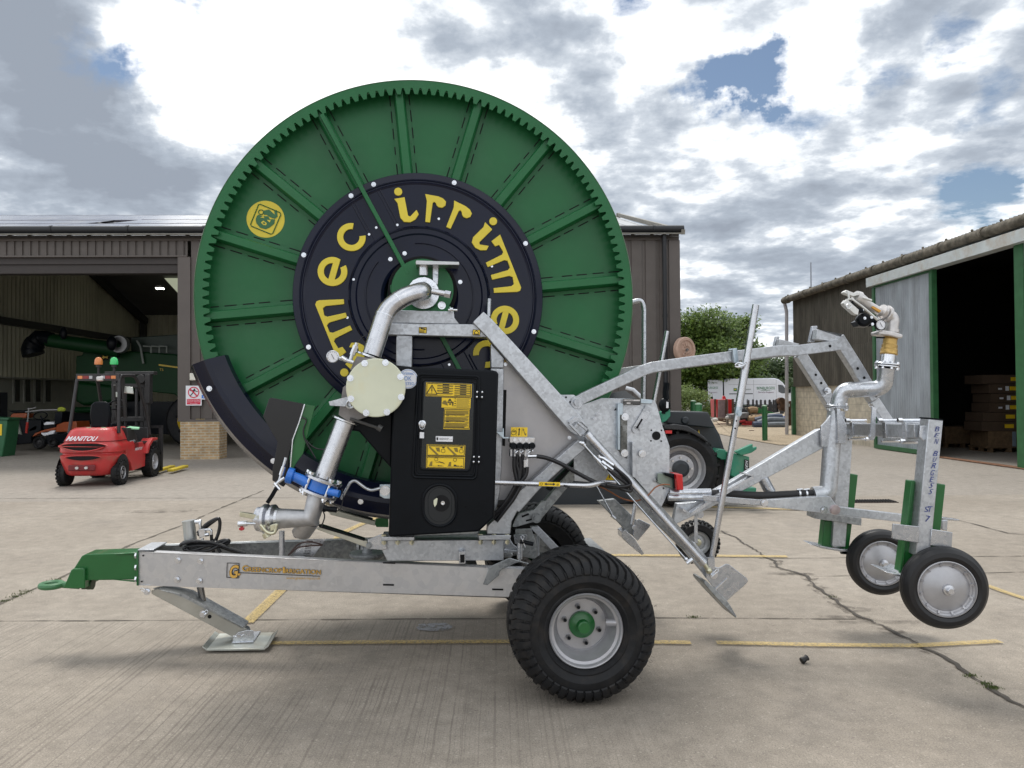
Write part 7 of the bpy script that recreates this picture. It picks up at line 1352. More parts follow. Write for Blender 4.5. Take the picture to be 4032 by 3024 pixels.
mb = MB(); a, b, c = Pv('M', 1495, 112, 4.88), Pv('M', 1345, 1010, 4.88), Pv('P', 665, 1015, 4.94)
mb.tube([a, b], .0225, 20); mb.tube([a+(b-a)*.51, a+(b-a)*.99], .0255, 20); mb.tube([b, b.lerp(c, .45), b.lerp(c, .86), c], [.020, .020, .020, .016], 18); sy = mb.build('support_stay', PIPE, IR)
mb = MB(); mb.lathe([(0, 0), (.017, 0)], a+(a-b).normalized()*.001, (a-b), 20); 
for x, y in ((1327, 1122), (1315, 1187)): mb.ball(Pv('M', x, y, 4.865), .006, 6)
mb.build('stay_holes', BLACK, sy); mb = MB(); mb.tube([b+(b-a).normalized()*-.02, b+(c-b).normalized()*.035], .024, 20); mb.bolt(Pv('M', 1345, 1055, 4.855), -VD, .014, .012); mb.build('stay_collar', BZINC, sy)
plate('clamp_plate', 'Q', [(815, 88), (930, 75), (960, 285), (885, 292), (862, 100), (820, 120)], VA-.03, .025, BZINC)
mb = MB(); mb.lathe([(0, -.01), (.018, -.01), (.02, 0), (.02, .04)], Pv('Q', 978, 318, 4.84), VD, 20); mb.tube([Pv('Q', x, y, 4.83) for x, y in ((900, 320), (940, 290), (1000, 310), (1060, 275), (1070, 295), (1020, 330), (940, 355), (900, 340))], .005, 6); mb.build('stay_clamp', CHROME, IR)
mb = MB(); flat(mb, 'P', [(665, 985), (668, 1085)], .045, 4.90, .014); mb.build('stay_end', GALVP, sy)
mb = MB(); a, b, c = Pv('M', 722, 340, 5.95), Pv('M', 605, 960, 5.95), Pv('K', 1625, 1560, 5.95); mb.tube([a, b], .0185, 16); mb.tube([b, c], .0165, 16); mb.build('support_stay', PIPE, IR)
mb = MB(); tubev(mb, 'M', [(300, 130), (435, 82), (495, 70), (520, 130), (520, 600), (512, 1000)], 6.3, .021, 16, rad=.10); mb.build('hose_guide_rail', GALVP, IR)
# ---------------------------------------------------------------- turntable base
VT = 4.98
plate('base_beam', 'J', [(275, 990), (345, 905), (1610, 900), (1612, 1125), (345, 1132)], VT, .10, GALV, bev=.004); BB_ = IR.children[-1]
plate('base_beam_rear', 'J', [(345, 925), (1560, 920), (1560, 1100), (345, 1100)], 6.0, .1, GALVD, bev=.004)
plate('turntable', 'J', [(330, 1040), (1700, 1030), (1720, 1060), (1700, 1100), (320, 1100)], 5.2, .7, GALVD, bev=.01)
plate('mounting_plate', 'J', [(286, 868), (640, 868), (640, 908), (286, 912)], VT-.06, .2, GALV, bev=.003); plate('mounting_plate', 'J', [(1338, 852), (1680, 850), (1680, 900), (1345, 903)], VT-.06, .2, GALV, bev=.003)
plate('cabinet_sill', 'J', [(370, 800), (1340, 800), (1340, 835), (1080, 845), (370, 865)], VT+.03, .1, GALVD)
for x, y in ((310, 925), (460, 925), (612, 925), (1362, 920), (1507, 920), (1652, 920)):
    mb = MB(); a = Pv('J', x, y-85 if x > 1000 or x < 400 else y-60, VT-.03); b = Pv('J', x, y+30, VT-.03); mb.tube([a, b], .0075, 8); mb.tube([Pv('J', x, y-12, VT-.03), Pv('J', x, y+18, VT-.03)], .016, 6)
    if x > 1000 or x < 400: mb.tube([a, Pv('J', x, y-62, VT-.03)], .016, 6)
    mb.build('mounting_bolt', YZ, IR)
mb = MB(); mb.prism(pts_v('J', [(1125, 1025), (1195, 1022), (1200, 1160), (1128, 1165)], VT-.06), VD*.06); ts_ = mb.build('tube_socket', GALVP, IR, bev=.003); mb = MB(); mb.prism(pts_v('J', [(1138, 1062), (1187, 1060), (1187, 1148), (1140, 1150)], VT-.062), VD*.001); mb.build('socket_hole', BLACK, ts_)
plate('stay_plate', 'H', [(1515, 1175), (1660, 1115), (1720, 1120), (1725, 1275), (1680, 1290), (1510, 1275)], VT-.02, .01, GALVP); plate('turn_plate', 'H', [(1605, 945), (1740, 945), (1740, 1040), (1610, 1038), (1590, 1000)], 5.9, .02, GREEND)
bolts('stay_bolt', 'H', [(1528, 1238)], VT-.025, r=.012, m=GALVD)
for pts, v in (([(950, 1060), (1000, 1040), (1510, 1190), (1510, 1265)], VT), ([(1080, 865), (1190, 860), (1600, 975), (1595, 1025), (1110, 905)], 5.9)): plate('tie_bar', 'H', pts, v, .05, mat('pale_zinc_bar', (.50, .49, .42), .4, .7, .06) if v == VT else bpy.data.materials['pale_zinc_bar'])
mb = MB(); mb.prism(pts_v('H', [(975, 1022), (1010, 1020), (1480, 1170), (1480, 1190), (990, 1040)], VT-.004), VD*.06); mb.prism(pts_v('H', [(1190, 835), (1570, 950), (1565, 962), (1190, 850)], 5.88), VD*.05); mb.build('tie_bar_recess', BLACKP, IR)
mb = MB(); c = Pv('H', 1510, 1345, 5.35); mb.lathe([(0, 0), (.09, 0), (.12, .03), (.12, .05), (0, .05)], c-ZD*.03, ZD, 30); mb.tube([c, c+ZD*.10], .035, 12); 
for k in range(-2, 3): mb.box((c.x+k*.03-.008, c.y-.03, c.z+.045), (c.x+k*.03+.008, c.y+.03, c.z+.10))
mb.build('turntable_lock', GALVD, IR)
# right of the base: locking pin, fairlead plates
plate('pin_bracket', 'X', [(740, 640), (1060, 640), (1175, 620), (1180, 660), (1100, 690), (740, 712)], VT+.1, .06, GALVP)
plate('cheek_plate', 'X', [(740, 330), (900, 320), (880, 400), (930, 500), (1060, 610), (740, 640)], VT+.12, .01, GALVP); plate('pierced_plate', 'X', [(960, 300), (1230, 300), (1248, 320), (1246, 560), (1160, 570), (980, 500)], 5.5, .01, GALVP)
mb = MB(); tubev(mb, 'X', [(1090, 480), (1085, 830)], VT+.06, .018, 16); tubev(mb, 'X', [(1085, 830), (1083, 900)], VT+.06, .010, 10); lp_ = mb.build('lock_pin', GALVP, IR); mb = MB(); tubev(mb, 'X', [(1090, 450), (1380, 510)], VT+.04, .014, 10); mb.build('pin_grip', BLACKP, lp_)
mb = MB(); tubev(mb, 'X', [(1150, 430), (1105, 350), (1145, 315), (1185, 350), (1150, 430), (1205, 580)], VT+.03, .0028, 6); mb.build('spring_clip', CHROME, lp_)
plate('lock_ramp', 'X', [(395, 1090), (420, 1010), (870, 810), (1060, 870), (1280, 930), (1370, 960), (1340, 985), (1100, 905), (1010, 925), (690, 1070), (650, 1110), (640, 1190), (380, 1410), (290, 1390)], 4.80, .012, GALVD)
plate('frame_bracket', 'X', [(1000, 190), (1340, 180), (1480, 600), (1500, 860), (1120, 780), (1000, 300)], 5.75, .02, GALVD); plate('frame_bracket', 'X', [(1330, 140), (1500, 128), (1960, 600), (1830, 700), (1345, 185)], 5.3, .05, GALV, bev=.003); plate('frame_bracket', 'X', [(1460, 330), (1520, 340), (1520, 850), (1470, 850)], 5.4, .03, GALV)
# ---------------------------------------------------------------- chassis rails
def q3(fr, x, y, v): return Pv(fr, x, y, v)
ra, rb_ = PV(299, 1191.5, 5.43), PV(1109, 1227.6, 4.87); ra2, rb2 = PV(299, 1264.5, 5.43), PV(1109, 1291, 4.87); ext = 1.18
rd, rd2 = (rb_-ra)*ext, (rb2-ra2)*ext
mb = MB(); mb.prism([ra, ra+rd, ra2+rd2, ra2], VD*.008); mb.prism([ra, ra+rd, ra+rd+VD*.07, ra+VD*.07], ZD*-.008); mb.prism([ra2, ra2+rd2, ra2+rd2+VD*.07, ra2+VD*.07], ZD*.008); rail = mb.build('chassis_rail', GALVS, IR, bev=.004)
def mir(p): v_ = p.dot(VD); return p+VD*(2*5.56-2*v_)
mb = MB(); fr0, fr1 = ra+VD*.26, rb_+VD*1.25; fr02, fr12 = ra2+VD*.26, rb2+VD*1.25
mb.prism([fr0, fr0+(fr1-fr0)*ext, fr02+(fr12-fr02)*ext, fr02], VD*.008); mb.prism([fr0, fr0+(fr1-fr0)*ext, fr0+(fr1-fr0)*ext-VD*.06, fr0-VD*.06], ZD*-.008); mb.build('chassis_rail', GALVD, IR, bev=.003)
mb = MB(); mb.prism([ra+UD*-.006+ZD*.004, ra+VD*.26-UD*.006+ZD*.004, ra+VD*.26+UD*.10+ZD*.004, ra+UD*.10+ZD*.004], ZD*.010); mb.prism([ra-UD*.012, ra+VD*.26-UD*.012, ra2+VD*.26-UD*.012, ra2-UD*.012], UD*.012); mb.build('rail_end_plate', GALV, IR, bev=.003)
for t_ in (.42, .9, 1.3):
    a = ra.lerp(rb_, t_)-ZD*.10; b = fr0.lerp(fr1, t_)-ZD*.10; mb = MB(); mb.beam(a+VD*.02, b, .08, .08); mb.build('cross_member', GALVD, IR)
RN = (rb_-ra).cross(ra2-ra).normalized()
RN = RN if RN.y > 0 else -RN
def PR(x, y, l=.004): r = ray(x, y); return O0+r*(((ra-O0).dot(RN)-l)/r.dot(RN))
for x, y in ((1328, 563), (1525, 571), (1320, 734), (1515, 745)): mb = MB(); mb.bolt(PR(*q('G', x, y), 0), -RN, .014, .014); mb.build('rail_bolt', CHROME, rail)
for x, y in ((1025, 526), (1012, 752)): xx, yy = q('G', x, y); mb = MB(); mb.lathe([(0, 0), (.006, 0), (.006, .001)], PR(xx, yy), VD, 12); mb.build('rail_hole', BLACK, rail)
for x0, x1, y in ((299, 417, 1391), (1486, 1608, 1441)):
    (a, ya), (b, yb) = q('J', x0, y), q('J', x1, y+3); mb = MB(); mb.prism([PR(a, ya-2.2), PR(b, yb-2.2), PR(b, yb+1.5), PR(a, ya+1.5)], VD*.001); mb.build('rail_slot', BLACK, rail)
(a, ya), (b, yb) = q('J', 298, 1148), q('J', 432, 1153); mb = MB(); mb.prism([PR(a, ya-1), PR(b, yb-1), PR(b, yb+2), PR(a, ya+2)], VD*.001); mb.build('rail_slot', BLACK, rail)
# lettering on the rail
mb = MB(); pr_ = lambda fr, x, y, l=.004: PR(*q(fr, x, y), l)
yb = lambda x: 1520+(x-148)*.042
for tx, x0, x1, hh in (('G', 148, 212, 66), ('REENCROP', 218, 578, 50), ('I', 590, 612, 66), ('RRIGATION', 620, 1002, 50)):
    text(mb, tx, pr_('H', x0-2, yb(x0)+2), pr_('H', x1+2, yb(x1)+2), pr_('H', x0-2, yb(x0)-hh-2), 1, off=.035); text(mb, tx, pr_('H', x0, yb(x0), .006), pr_('H', x1, yb(x1), .006), pr_('H', x0, yb(x0)-hh, .006), 0, off=.008)
text(mb, 'www.greencrop.co.uk', pr_('H', 628, 1613), pr_('H', 998, 1618), pr_('H', 628, 1578), 0)
mb.beam(pr_('H', 110, 1535), pr_('H', 995, 1574), .001, .004, m=1); text(mb, 'G', pr_('G', 1768, 722, .006), pr_('G', 1842, 722, .006), pr_('G', 1788, 608, .006), 0, off=.03); text(mb, 'G', pr_('G', 1766, 724), pr_('G', 1846, 724), pr_('G', 1784, 604), 1, off=.07)
mb.ball(pr_('G', 1861, 690), .008, 6, 0)
for a, b in (((1757, 590), (1860, 594)), ((1860, 594), (1856, 722)), ((1856, 722), (1752, 716)), ((1752, 716), (1757, 590))): mb.beam(pr_('G', *a), pr_('G', *b), .001, .004, up=VD.cross((pr_('G', *b)-pr_('G', *a)).normalized()), m=1)
mb.build('rail_lettering', [GOLD, INK], rail, recalc=False, smooth=False)
# ---------------------------------------------------------------- green drawbar and ring
mb = MB(); mb.prism(pts_v('G', [(490, 530), (520, 515), (975, 500), (975, 735), (595, 742), (515, 742), (515, 640), (420, 640)], 5.47), VD*.17); mb.prism(pts_v('G', [(395, 655), (415, 640), (515, 638), (518, 812), (330, 812)], 5.44), VD*.23); mb.prism(pts_v('G', [(965, 488), (980, 488), (980, 790), (965, 790)], 5.42), VD*.27); mb.prism(pts_v('G', [(765, 515), (970, 496), (970, 515)], 5.45), VD*.02); mb.prism(pts_v('G', [(755, 738), (970, 745), (970, 760)], 5.45), VD*.02)
db_ = mb.build('drawbar', GREEND, IR, bev=.006)
mb = MB(); ce = Pv('G', 228, 782, 5.56); n = 28; mb.tube([ce+V((cos(2*pi*k/n)*.062, sin(2*pi*k/n)*.062, 0)) for k in range(n)], .021, 10, closed=True); mb.tube([ce+UD*.06, Pv('G', 470, 780, 5.56)], [.021, .030], 12); mb.build('towing_eye', mat('light_green_eye', (.05, .17, .07), .45), db_)
mb = MB(); mb.tube([Pv('G', 500, 775, 5.55), Pv('G', 545, 775, 5.55)], .035, 6); mb.tube([Pv('G', 545, 772, 5.55), Pv('G', 592, 772, 5.55)], .038, 20); mb.build('eye_nut', mat('dark_olive_nut', (.02, .04, .015), .5), db_)
for y in (525, 628, 730): mb = MB(); mb.tube([Pv('G', 957, y, 5.425), Pv('G', 972, y, 5.425)], .020, 6); mb.build('drawbar_bolt', CHROME, db_)
# jack leg
mb = MB(); mb.prism(pts_v('G', [(1095, 832), (1150, 818), (1290, 855), (1400, 900), (1925, 1165), (1936, 1200), (1925, 1245), (1890, 1268), (1860, 1262), (1700, 1180), (1100, 860)], 5.47), VD*.008); jl = mb.build('jack_leg', mat('satin_zinc', (.42, .41, .37), .42, .7, .08, 4, dirt=(.3, .28, .22), dirt_amt=.5), IR, bev=.002)
mb = MB(); mb.prism(pts_v('G', [(1110, 812), (1170, 795), (1290, 810), (1380, 850), (1950, 1145), (1960, 1170), (1940, 1240), (1900, 1240), (1750, 1130), (1150, 850)], 5.62), VD*.008); mb.prism(pts_v('G', [(1150, 820), (1400, 870), (1900, 1150), (1900, 1170), (1380, 895)], 5.47), VD*.15); mb.build('jack_leg', GALVD, IR, bev=.002)
mb = MB(); tubev(mb, 'G', [(1520, 780), (1550, 950)], 5.56, .023, 18); tubev(mb, 'G', [(1535, 930), (1560, 1010)], 5.56, .03, 12); mb.build('jack_rod', mat('dark_chrome', (.25, .25, .25), .2, .95), IR)
mb = MB(); mb.lathe([(0, 0), (.007, 0), (.0135, 0)], Pv('G', 1604, 1057, 5.468), VD, 16); mb.build('hole', BLACK, jl, recalc=False); bolts('jack_pin', 'G', [(1547, 1032), (1866, 1222), (1060, 838)], 5.455, r=.015, h=.02)
for pts in ([(1530, 1060), (1560, 1040), (1590, 1020), (1580, 1000), (1565, 1012), (1555, 1035), (1558, 1070)], [(1810, 1240), (1815, 1225), (1840, 1232), (1880, 1225), (1905, 1210)], [(1000, 825), (1005, 810), (1030, 815), (1040, 835), (1010, 832)]): mb = MB(); tubev(mb, 'G', pts, 5.44, .0028, 6, spl=3); mb.build('spring_clip', CHROME, IR)
f0, f1_, f2_, f3 = PZ(*q('G', 1580, 1352), .02), PZ(*q('G', 2080, 1345), .02), PZ(*q('G', 2165, 1205), .02), PZ(*q('G', 1690, 1215), .02)
mb = MB(); mb.prism([f0, f1_, f2_, f3], ZD*.010); mb.prism([f1_, f1_+UD*.03+ZD*.02, f2_+UD*.03+ZD*.02, f2_], ZD*.008); mb.prism([f0, f0-UD*.03+ZD*.02, f3-UD*.03+ZD*.02, f3], ZD*.008); fp_ = mb.build('jack_foot', mat('worn_zinc_foot', (.48, .50, .46), .42, .7, .12, 6, dirt=(.35, .27, .16), dirt_amt=.5, dscale=5), IR, bev=.003)
mb = MB()
for v in (5.44, 5.66): mb.prism(pts_v('G', [(1800, 1292), (1815, 1238), (1850, 1195), (1935, 1175), (1985, 1180), (1990, 1285)], v), VD*.008)
mb.prism([Pv('G', 1795, 1290, 5.43), Pv('G', 1985, 1282, 5.43), Pv('G', 1985, 1282, 5.43)+VD*.24, Pv('G', 1795, 1290, 5.43)+VD*.24], ZD*.006); mb.build('foot_bracket', GALVP, fp_, bev=.002)
# accumulator / cylinder and coiled hoses on the drawbar
mb = MB(); a, b = Pv('G', 1448, 470, 5.60), Pv('G', 1420, 225, 5.60); mb.tube([a, b], .042, 28); mb.tube([b-(b-a).normalized()*.006, b+(b-a).normalized()*.004], .044, 28); ac = mb.build('jack_cylinder', mat('brushed_zinc', (.50, .52, .52), .35, .85, .1, 20, stretch=(3, 3, .3)), IR)
mb = MB(); tubev(mb, 'G', [(1475, 232), (1535, 228)], 5.57, .014, 10); tubev(mb, 'G', [(1520, 240), (1525, 290)], 5.56, .011, 8); mb.prism(pts_v('G', [(1505, 300), (1560, 290), (1565, 355), (1515, 378)], 5.54), VD*.05); tubev(mb, 'G', [(1560, 300), (1615, 300), (1620, 345)], 5.55, .009, 8, spl=3); tubev(mb, 'G', [(1565, 345), (1600, 340)], 5.55, .013, 8); tubev(mb, 'G', [(1540, 375), (1545, 400)], 5.55, .011, 8); mb.build('hydraulic_block', CHROME, ac, bev=.002)
for pts, v in (([(1500, 330), (1580, 250), (1665, 205), (1690, 215), (1690, 300), (1660, 390)], 5.56), ([(1505, 350), (1560, 290), (1650, 220), (1680, 205), (1695, 240), (1680, 330), (1650, 410)], 5.58), ([(1345, 440), (1400, 410), (1600, 405), (1740, 425), (1775, 400), (1740, 390), (1640, 420), (1500, 470), (1400, 480), (1390, 455), (1500, 440), (1700, 440)], 5.53), ([(1360, 425), (1480, 400), (1640, 415), (1800, 470), (1920, 510)], 5.50), ([(1620, 345), (1625, 430), (1640, 500)], 5.56), ([(1370, 410), (1450, 425), (1620, 425), (1760, 470), (1900, 515)], 5.55), ([(1640, 380), (1660, 430), (1700, 500)], 5.54), ([(1400, 470), (1450, 490), (1600, 480), (1750, 400), (1770, 395)], 5.52)): mb = MB(); tubev(mb, 'G', pts, v, .0115, 8, spl=5); mb.build('coiled_hose', HOSE, IR)
plate('louvre_plate', 'H', [(690, 1350), (840, 1170), (1060, 1165), (920, 1360)], 5.35, .006, GALVP, bev=0); LP = IR.children[-1]
mb = MB()
for k in range(10): x = 850-k*4; y = 1185+k*17; mb.prism(pts_v('H', [(x, y), (x+70, y+4), (x+66, y+9), (x-2, y+5)], 5.347), VD*.001)
mb.build('louvre_slots', BLACK, LP)
mb = MB(); tubev(mb, 'H', [(650, 1345), (760, 1225), (880, 1200), (990, 1220), (1015, 1235), (900, 1240), (760, 1260), (670, 1330)], 5.30, .0055, 6, spl=5); mb.build('brown_hose', mat('brown_hose_rubber', (.06, .03, .025), .5), IR)
mb = MB(); tubev(mb, 'H', [(580, 1080), (580, 1345)], 5.2, .018, 16); mb.build('prop_tube', GALVP, IR)
# ---------------------------------------------------------------- road wheels
NUT = mat('steel_nut', (.22, .22, .23), .35, .8)
def big_wheel(vface, sgn, cxy=None):
    c = PV(1266.9, 1361, 4.16) if vface is None else cxy; ax = VD*sgn; c = V(c); c.z = .412; sq_ = lambda r_: r_ if r_ < .28 else .28+(r_-.28)*.885
    x = UD; y = ZD; W_ = .42
    prof = [(.196, .035), (.206, .012), (.228, -.012), (.231, -.017), (.236, -.017), (.239, -.015), (.272, -.029), (.275, -.033), (.279, -.033), (.285, -.032), (.330, -.030), (.365, -.010), (.392, .022), (.408, .060), (.416, .11), (.418, .21), (.416, .31), (.408, .36), (.392, .40), (.365, .43), (.30, .45), (.206, .41)]
    prof = [(sq_(a), b) for a, b in prof]; mb = MB(); mb.lathe(prof, c, ax, 96, 0); f = lambda a, r, t: c+(x*cos(a)+y*sin(a))*sq_(r)+ax*t
    nl = 44
    for j in range(nl):
        for side in (0, 1):
            a0 = 2*pi*(j+.5*side)/nl
            path = [(.322, -.034, 0), (.350, -.030, .002), (.378, -.006, .014), (.400, .026, .045), (.413, .070, .095), (.419, .12, .135), (.421, .155, .150)]
            wv = 2*pi/nl*.33; L1 = []
            for r_, t_, da in path:
                if side: t_ = W_-t_
                nr = .009 if r_ > .33 else .003
                a = a0+da*(1 if not side else -1); ww = wv*(1.25 if r_ < .39 else .9)
                L1 += [f(a-ww, r_-.006, t_), f(a-ww*.8, r_+nr, t_-(0.006 if not side else -.006)), f(a+ww*.8, r_+nr, t_-(0.006 if not side else -.006)), f(a+ww, r_-.006, t_)]
            kk = len(path); fs = [(i*4+m_, i*4+m_+1, (i+1)*4+m_+1, (i+1)*4+m_) for i in range(kk-1) for m_ in range(3)]+[(0, 1, 2, 3), tuple((kk-1)*4+m_ for m_ in (3, 2, 1, 0))]
            mb.add(L1, fs, 0)
    for j in range(nl):
        a = 2*pi*(j+.5)/nl; mb.add([f(a-.012, .334, -.034), f(a+.012, .334, -.034), f(a+.014, .358, -.028), f(a-.014, .358, -.028), f(a-.014, .331, -.028), f(a+.014, .331, -.028), f(a+.017, .361, -.020), f(a-.017, .361, -.020)], [(0, 1, 2, 3), (4, 5, 1, 0), (5, 6, 2, 1), (6, 7, 3, 2), (7, 4, 0, 3)], 0)
    for t_ in (.175, .21, .245):      # centre ribs with a slight wave
        n = 132; P1 = []
        for k in range(n): a = 2*pi*k/n; P1.append(f(a, .422, t_+.005*sin(a*22)))
        mb.tube(P1, .011, 6, closed=True)
    random.seed(3)
    if sgn > 0:
        for k in range(150):           # moulding hairs
            a = random.uniform(0, 2*pi); r_, t_ = random.choice(((.430, .03), (.434, .1), (.434, .16))); p0 = f(a, r_-.01, t_); mb.beam(p0, f(a+random.uniform(-.01, .01), r_+.010, t_-random.uniform(0, .006)), .0011, .0011, up=VD)
    wh_ = MB.build(mb, 'wheel', RUB, IR, sharp=40)
    mb = MB(); mb.lathe([(.205, .030), (.207, .006), (.201, .000), (.194, .006), (.190, .030), (.176, .036), (.174, .06), (.160, .078), (.157, .14), (.148, .150), (.140, .142), (.070, .142), (.070, .16)], c, ax, 72); rm = mb.build('rim', SILV, wh_, sharp=45)
    mb = MB(); mb.lathe([(0, .055), (.030, .055), (.036, .060), (.038, .10), (.062, .112), (.073, .120), (.075, .142)], c, ax, 40); mb.build('hub', GREEND, wh_)
    for k in range(6): a = R(102+60*k); p0 = f(a, .103, .142); mb = MB(); mb.tube([p0+ax*.002, p0-ax*.020], .0155, 6); mb.tube([p0-ax*.018, p0-ax*.032], .0095, 8, 1); mb.build('wheel_nut', [NUT, BLACKP], wh_)
    mb = MB(); a = R(8); mb.tube([f(a, .138, .085), f(a, .190, .050)], .022, 18); mb.build('valve_guard', SILV, rm)
    return c
c1 = big_wheel(None, 1)
c2 = big_wheel(0, -1, c1+VD*2.28)
mb = MB(); mb.tube([c1+VD*.2, c1+VD*2.1], .04, 16); mb.beam(c1+VD*.45, c1+VD*1.9, .10, .10); mb.build('axle', GALVD, IR)
# ================================================================ SPRINKLER CART
CT = thing('sprinkler_cart', 'galvanised sprinkler gun cart with green skids carried on the rear of the irrigator', 'sprinkler cart', G(1850, 1330)); CT.location.z = 0
def yp(fr, pts, Y): return [Py(fr, x, y, Y) for x, y in pts]
YD = V((0, 1, 0))
def cpl(name, fr, pts, Y, t, m, par=None, bev=.003): mb = MB(); mb.prism(yp(fr, pts, Y), YD*t); return mb.build(name, m, par or CT, bev=bev)
YN, YF_ = 4.55, 5.70
def xbeam(fr, x, y, Y): return Py(fr, x, y, Y)
# axle beam between the two legs, running away from the camera
a, b = P(1990, 931, YN+.06), P(1836, 927, YF_); mb = MB(); mb.beam(a, b, .085, .085); mb.build('axle_beam', GALV, CT, bev=.005)
for t_, nm in ((.10, 0), (.36, 1), (.86, 1)):
    c = a.lerp(b, t_); d = (b-a).normalized(); mb = MB(); mb.beam(c-d*.025, c+d*.025, .105, .105); cl_ = mb.build('beam_clamp', GALVP, CT, bev=.003)
    mb = MB(); x_ = V((1, 0, 0)); mb.tube([c-x_*.09+ZD*.065, c+x_*.06+ZD*.065], .009, 8); mb.tube([c-x_*.09+ZD*.065, c-x_*.065+ZD*.065], .016, 6); mb.tube([c-x_*.07-ZD*.07, c+x_*.08-ZD*.07], .009, 8); mb.tube([c+x_*.05-ZD*.07, c+x_*.08-ZD*.07], .016, 6); mb.build('clamp_bolt', CHROME, cl_)
# near leg post
n0, n1 = P(2012, 906, YN), P(1984, 1198, YN); mb = MB(); mb.beam(n0, n1, .085, .10, up=YD); np_ = mb.build('leg_post', GALV, CT, bev=.005)
mb = MB(); d = (n0-n1).normalized(); mb.beam(n0, n0+d*.008, .088, .103, up=YD); mb.build('post_cap', BLACKP, np_)
pa = lambda s, o=0: n0.lerp(n1, s)-YD*.0515+V((1, 0, 0))*o
mb = MB(); xr_ = (n1-n0).normalized(); xs = YD.cross(xr_).normalized(); xs = xs if xs.x > 0 else -xs; L_p = (n1-n0).length
def pch(ch, px_, py_, h=.030, w=.024):
    c = P(px_, py_, YN-.0525); c = V((c.x, YN-.0535, c.z)); up = -xr_; h *= random.uniform(.9, 1.12); w *= random.uniform(.85, 1.1); c += xs*random.uniform(-.003, .003); dy = up*random.uniform(-.003, .004); text(mb, ch, c-xs*w/2-up*h/2, c+xs*w/2-up*h/2+dy, c-xs*w/2+up*h/2+xs*random.uniform(-.002, .006), 0, shear=round(random.uniform(.05, .3), 1), off=-.003)
for ch, x, y in zip('BENBURGESS', [1272, 1268, 1264, 1256, 1250, 1246, 1238, 1232, 1226, 1220], [165, 208, 252, 340, 385, 432, 480, 530, 575, 620]): pch(ch, *q('O', x, y))
mb.build('handwriting', PEN, np_, recalc=False, smooth=False); mb = MB(); pch('S', *q('O', 1192, 748)); pch('T', *q('O', 1222, 748)); mb.build('handwriting', PEN, np_, recalc=False, smooth=False); mb = MB(); pch('7', *q('O', 1200, 815), h=.038)
mb.build('handwriting', PEN, np_, recalc=False, smooth=False)
cpl('gusset', 'N', [(1380, 1275), (1480, 1275), (1475, 1450), (1450, 1440), (1370, 1370)], YN-.02, .01, GALVP)
# green skids beside it
for nm, pts, yy in (('g', [(1085, 540), (1185, 548), (1130, 990), (1060, 1195), (1015, 1220), (1000, 1215), (1048, 870)], YN+.03), ('g', [(1268, 560), (1335, 568), (1282, 1050), (1215, 1040), (1240, 800)], YN+.02)): cpl('skid', 'O', pts, yy, .075, GREEND, bev=.006)
cpl('skid', 'O', [(1085, 540), (1110, 540), (1042, 1010), (1018, 1215), (1000, 1215), (1048, 870)], YN+.01, .02, GREEND)
cpl('cross_plate', 'O', [(952, 852), (1145, 872), (1140, 992), (984, 968), (943, 955)], YN-.06, .012, GALVP); cpl('cross_plate', 'O', [(1232, 890), (1385, 915), (1378, 1025), (1222, 1010)], YN-.06, .012, GALVP); cpl('cross_plate', 'O', [(952, 852), (1385, 915), (1378, 1025), (943, 955)], YN+.11, .012, GALVD)
cpl('foot_plate', 'O', [(908, 1205), (925, 1203), (1010, 1222), (1070, 1198), (1060, 1232), (1000, 1235), (930, 1222)], YN-.02, .22, GALVP)
# far leg
f0 = P(1822, 935, YF_); f1p = P(1806, 1178, YF_); mb = MB(); mb.beam(f0+ZD*.02, f1p, .10, .10, up=YD); mb.build('leg_post', GALV, CT, bev=.005)
cpl('skid', 'O', [(550, 480), (572, 482), (545, 715), (510, 660)], YF_+.02, .08, GREEND, bev=.005); cpl('skid', 'O', [(640, 490), (698, 497), (672, 740), (612, 735)], YF_-.01, .08, GREEND, bev=.005)
cpl('skid', 'O', [(455, 830), (530, 835), (515, 1030), (435, 1018)], YF_-.02, .08, GREEND, bev=.005); cpl('skid', 'O', [(598, 850), (655, 855), (632, 1040), (580, 1038)], YF_-.02, .08, GREEND, bev=.005)
cpl('cross_plate', 'O', [(388, 765), (725, 812), (722, 866), (384, 815)], YF_-.10, .16, GALVD); cpl('foot_plate', 'O', [(355, 1003), (370, 1002), (520, 1030), (640, 1042), (640, 1055), (570, 1055), (430, 1030)], YF_-.06, .16, GALVP)
mb = MB(); mb.tube(yp('O', [(575, 1050), (700, 1062)], YF_), .022, 12); mb.build('wheel_stub', BLACKP, CT)
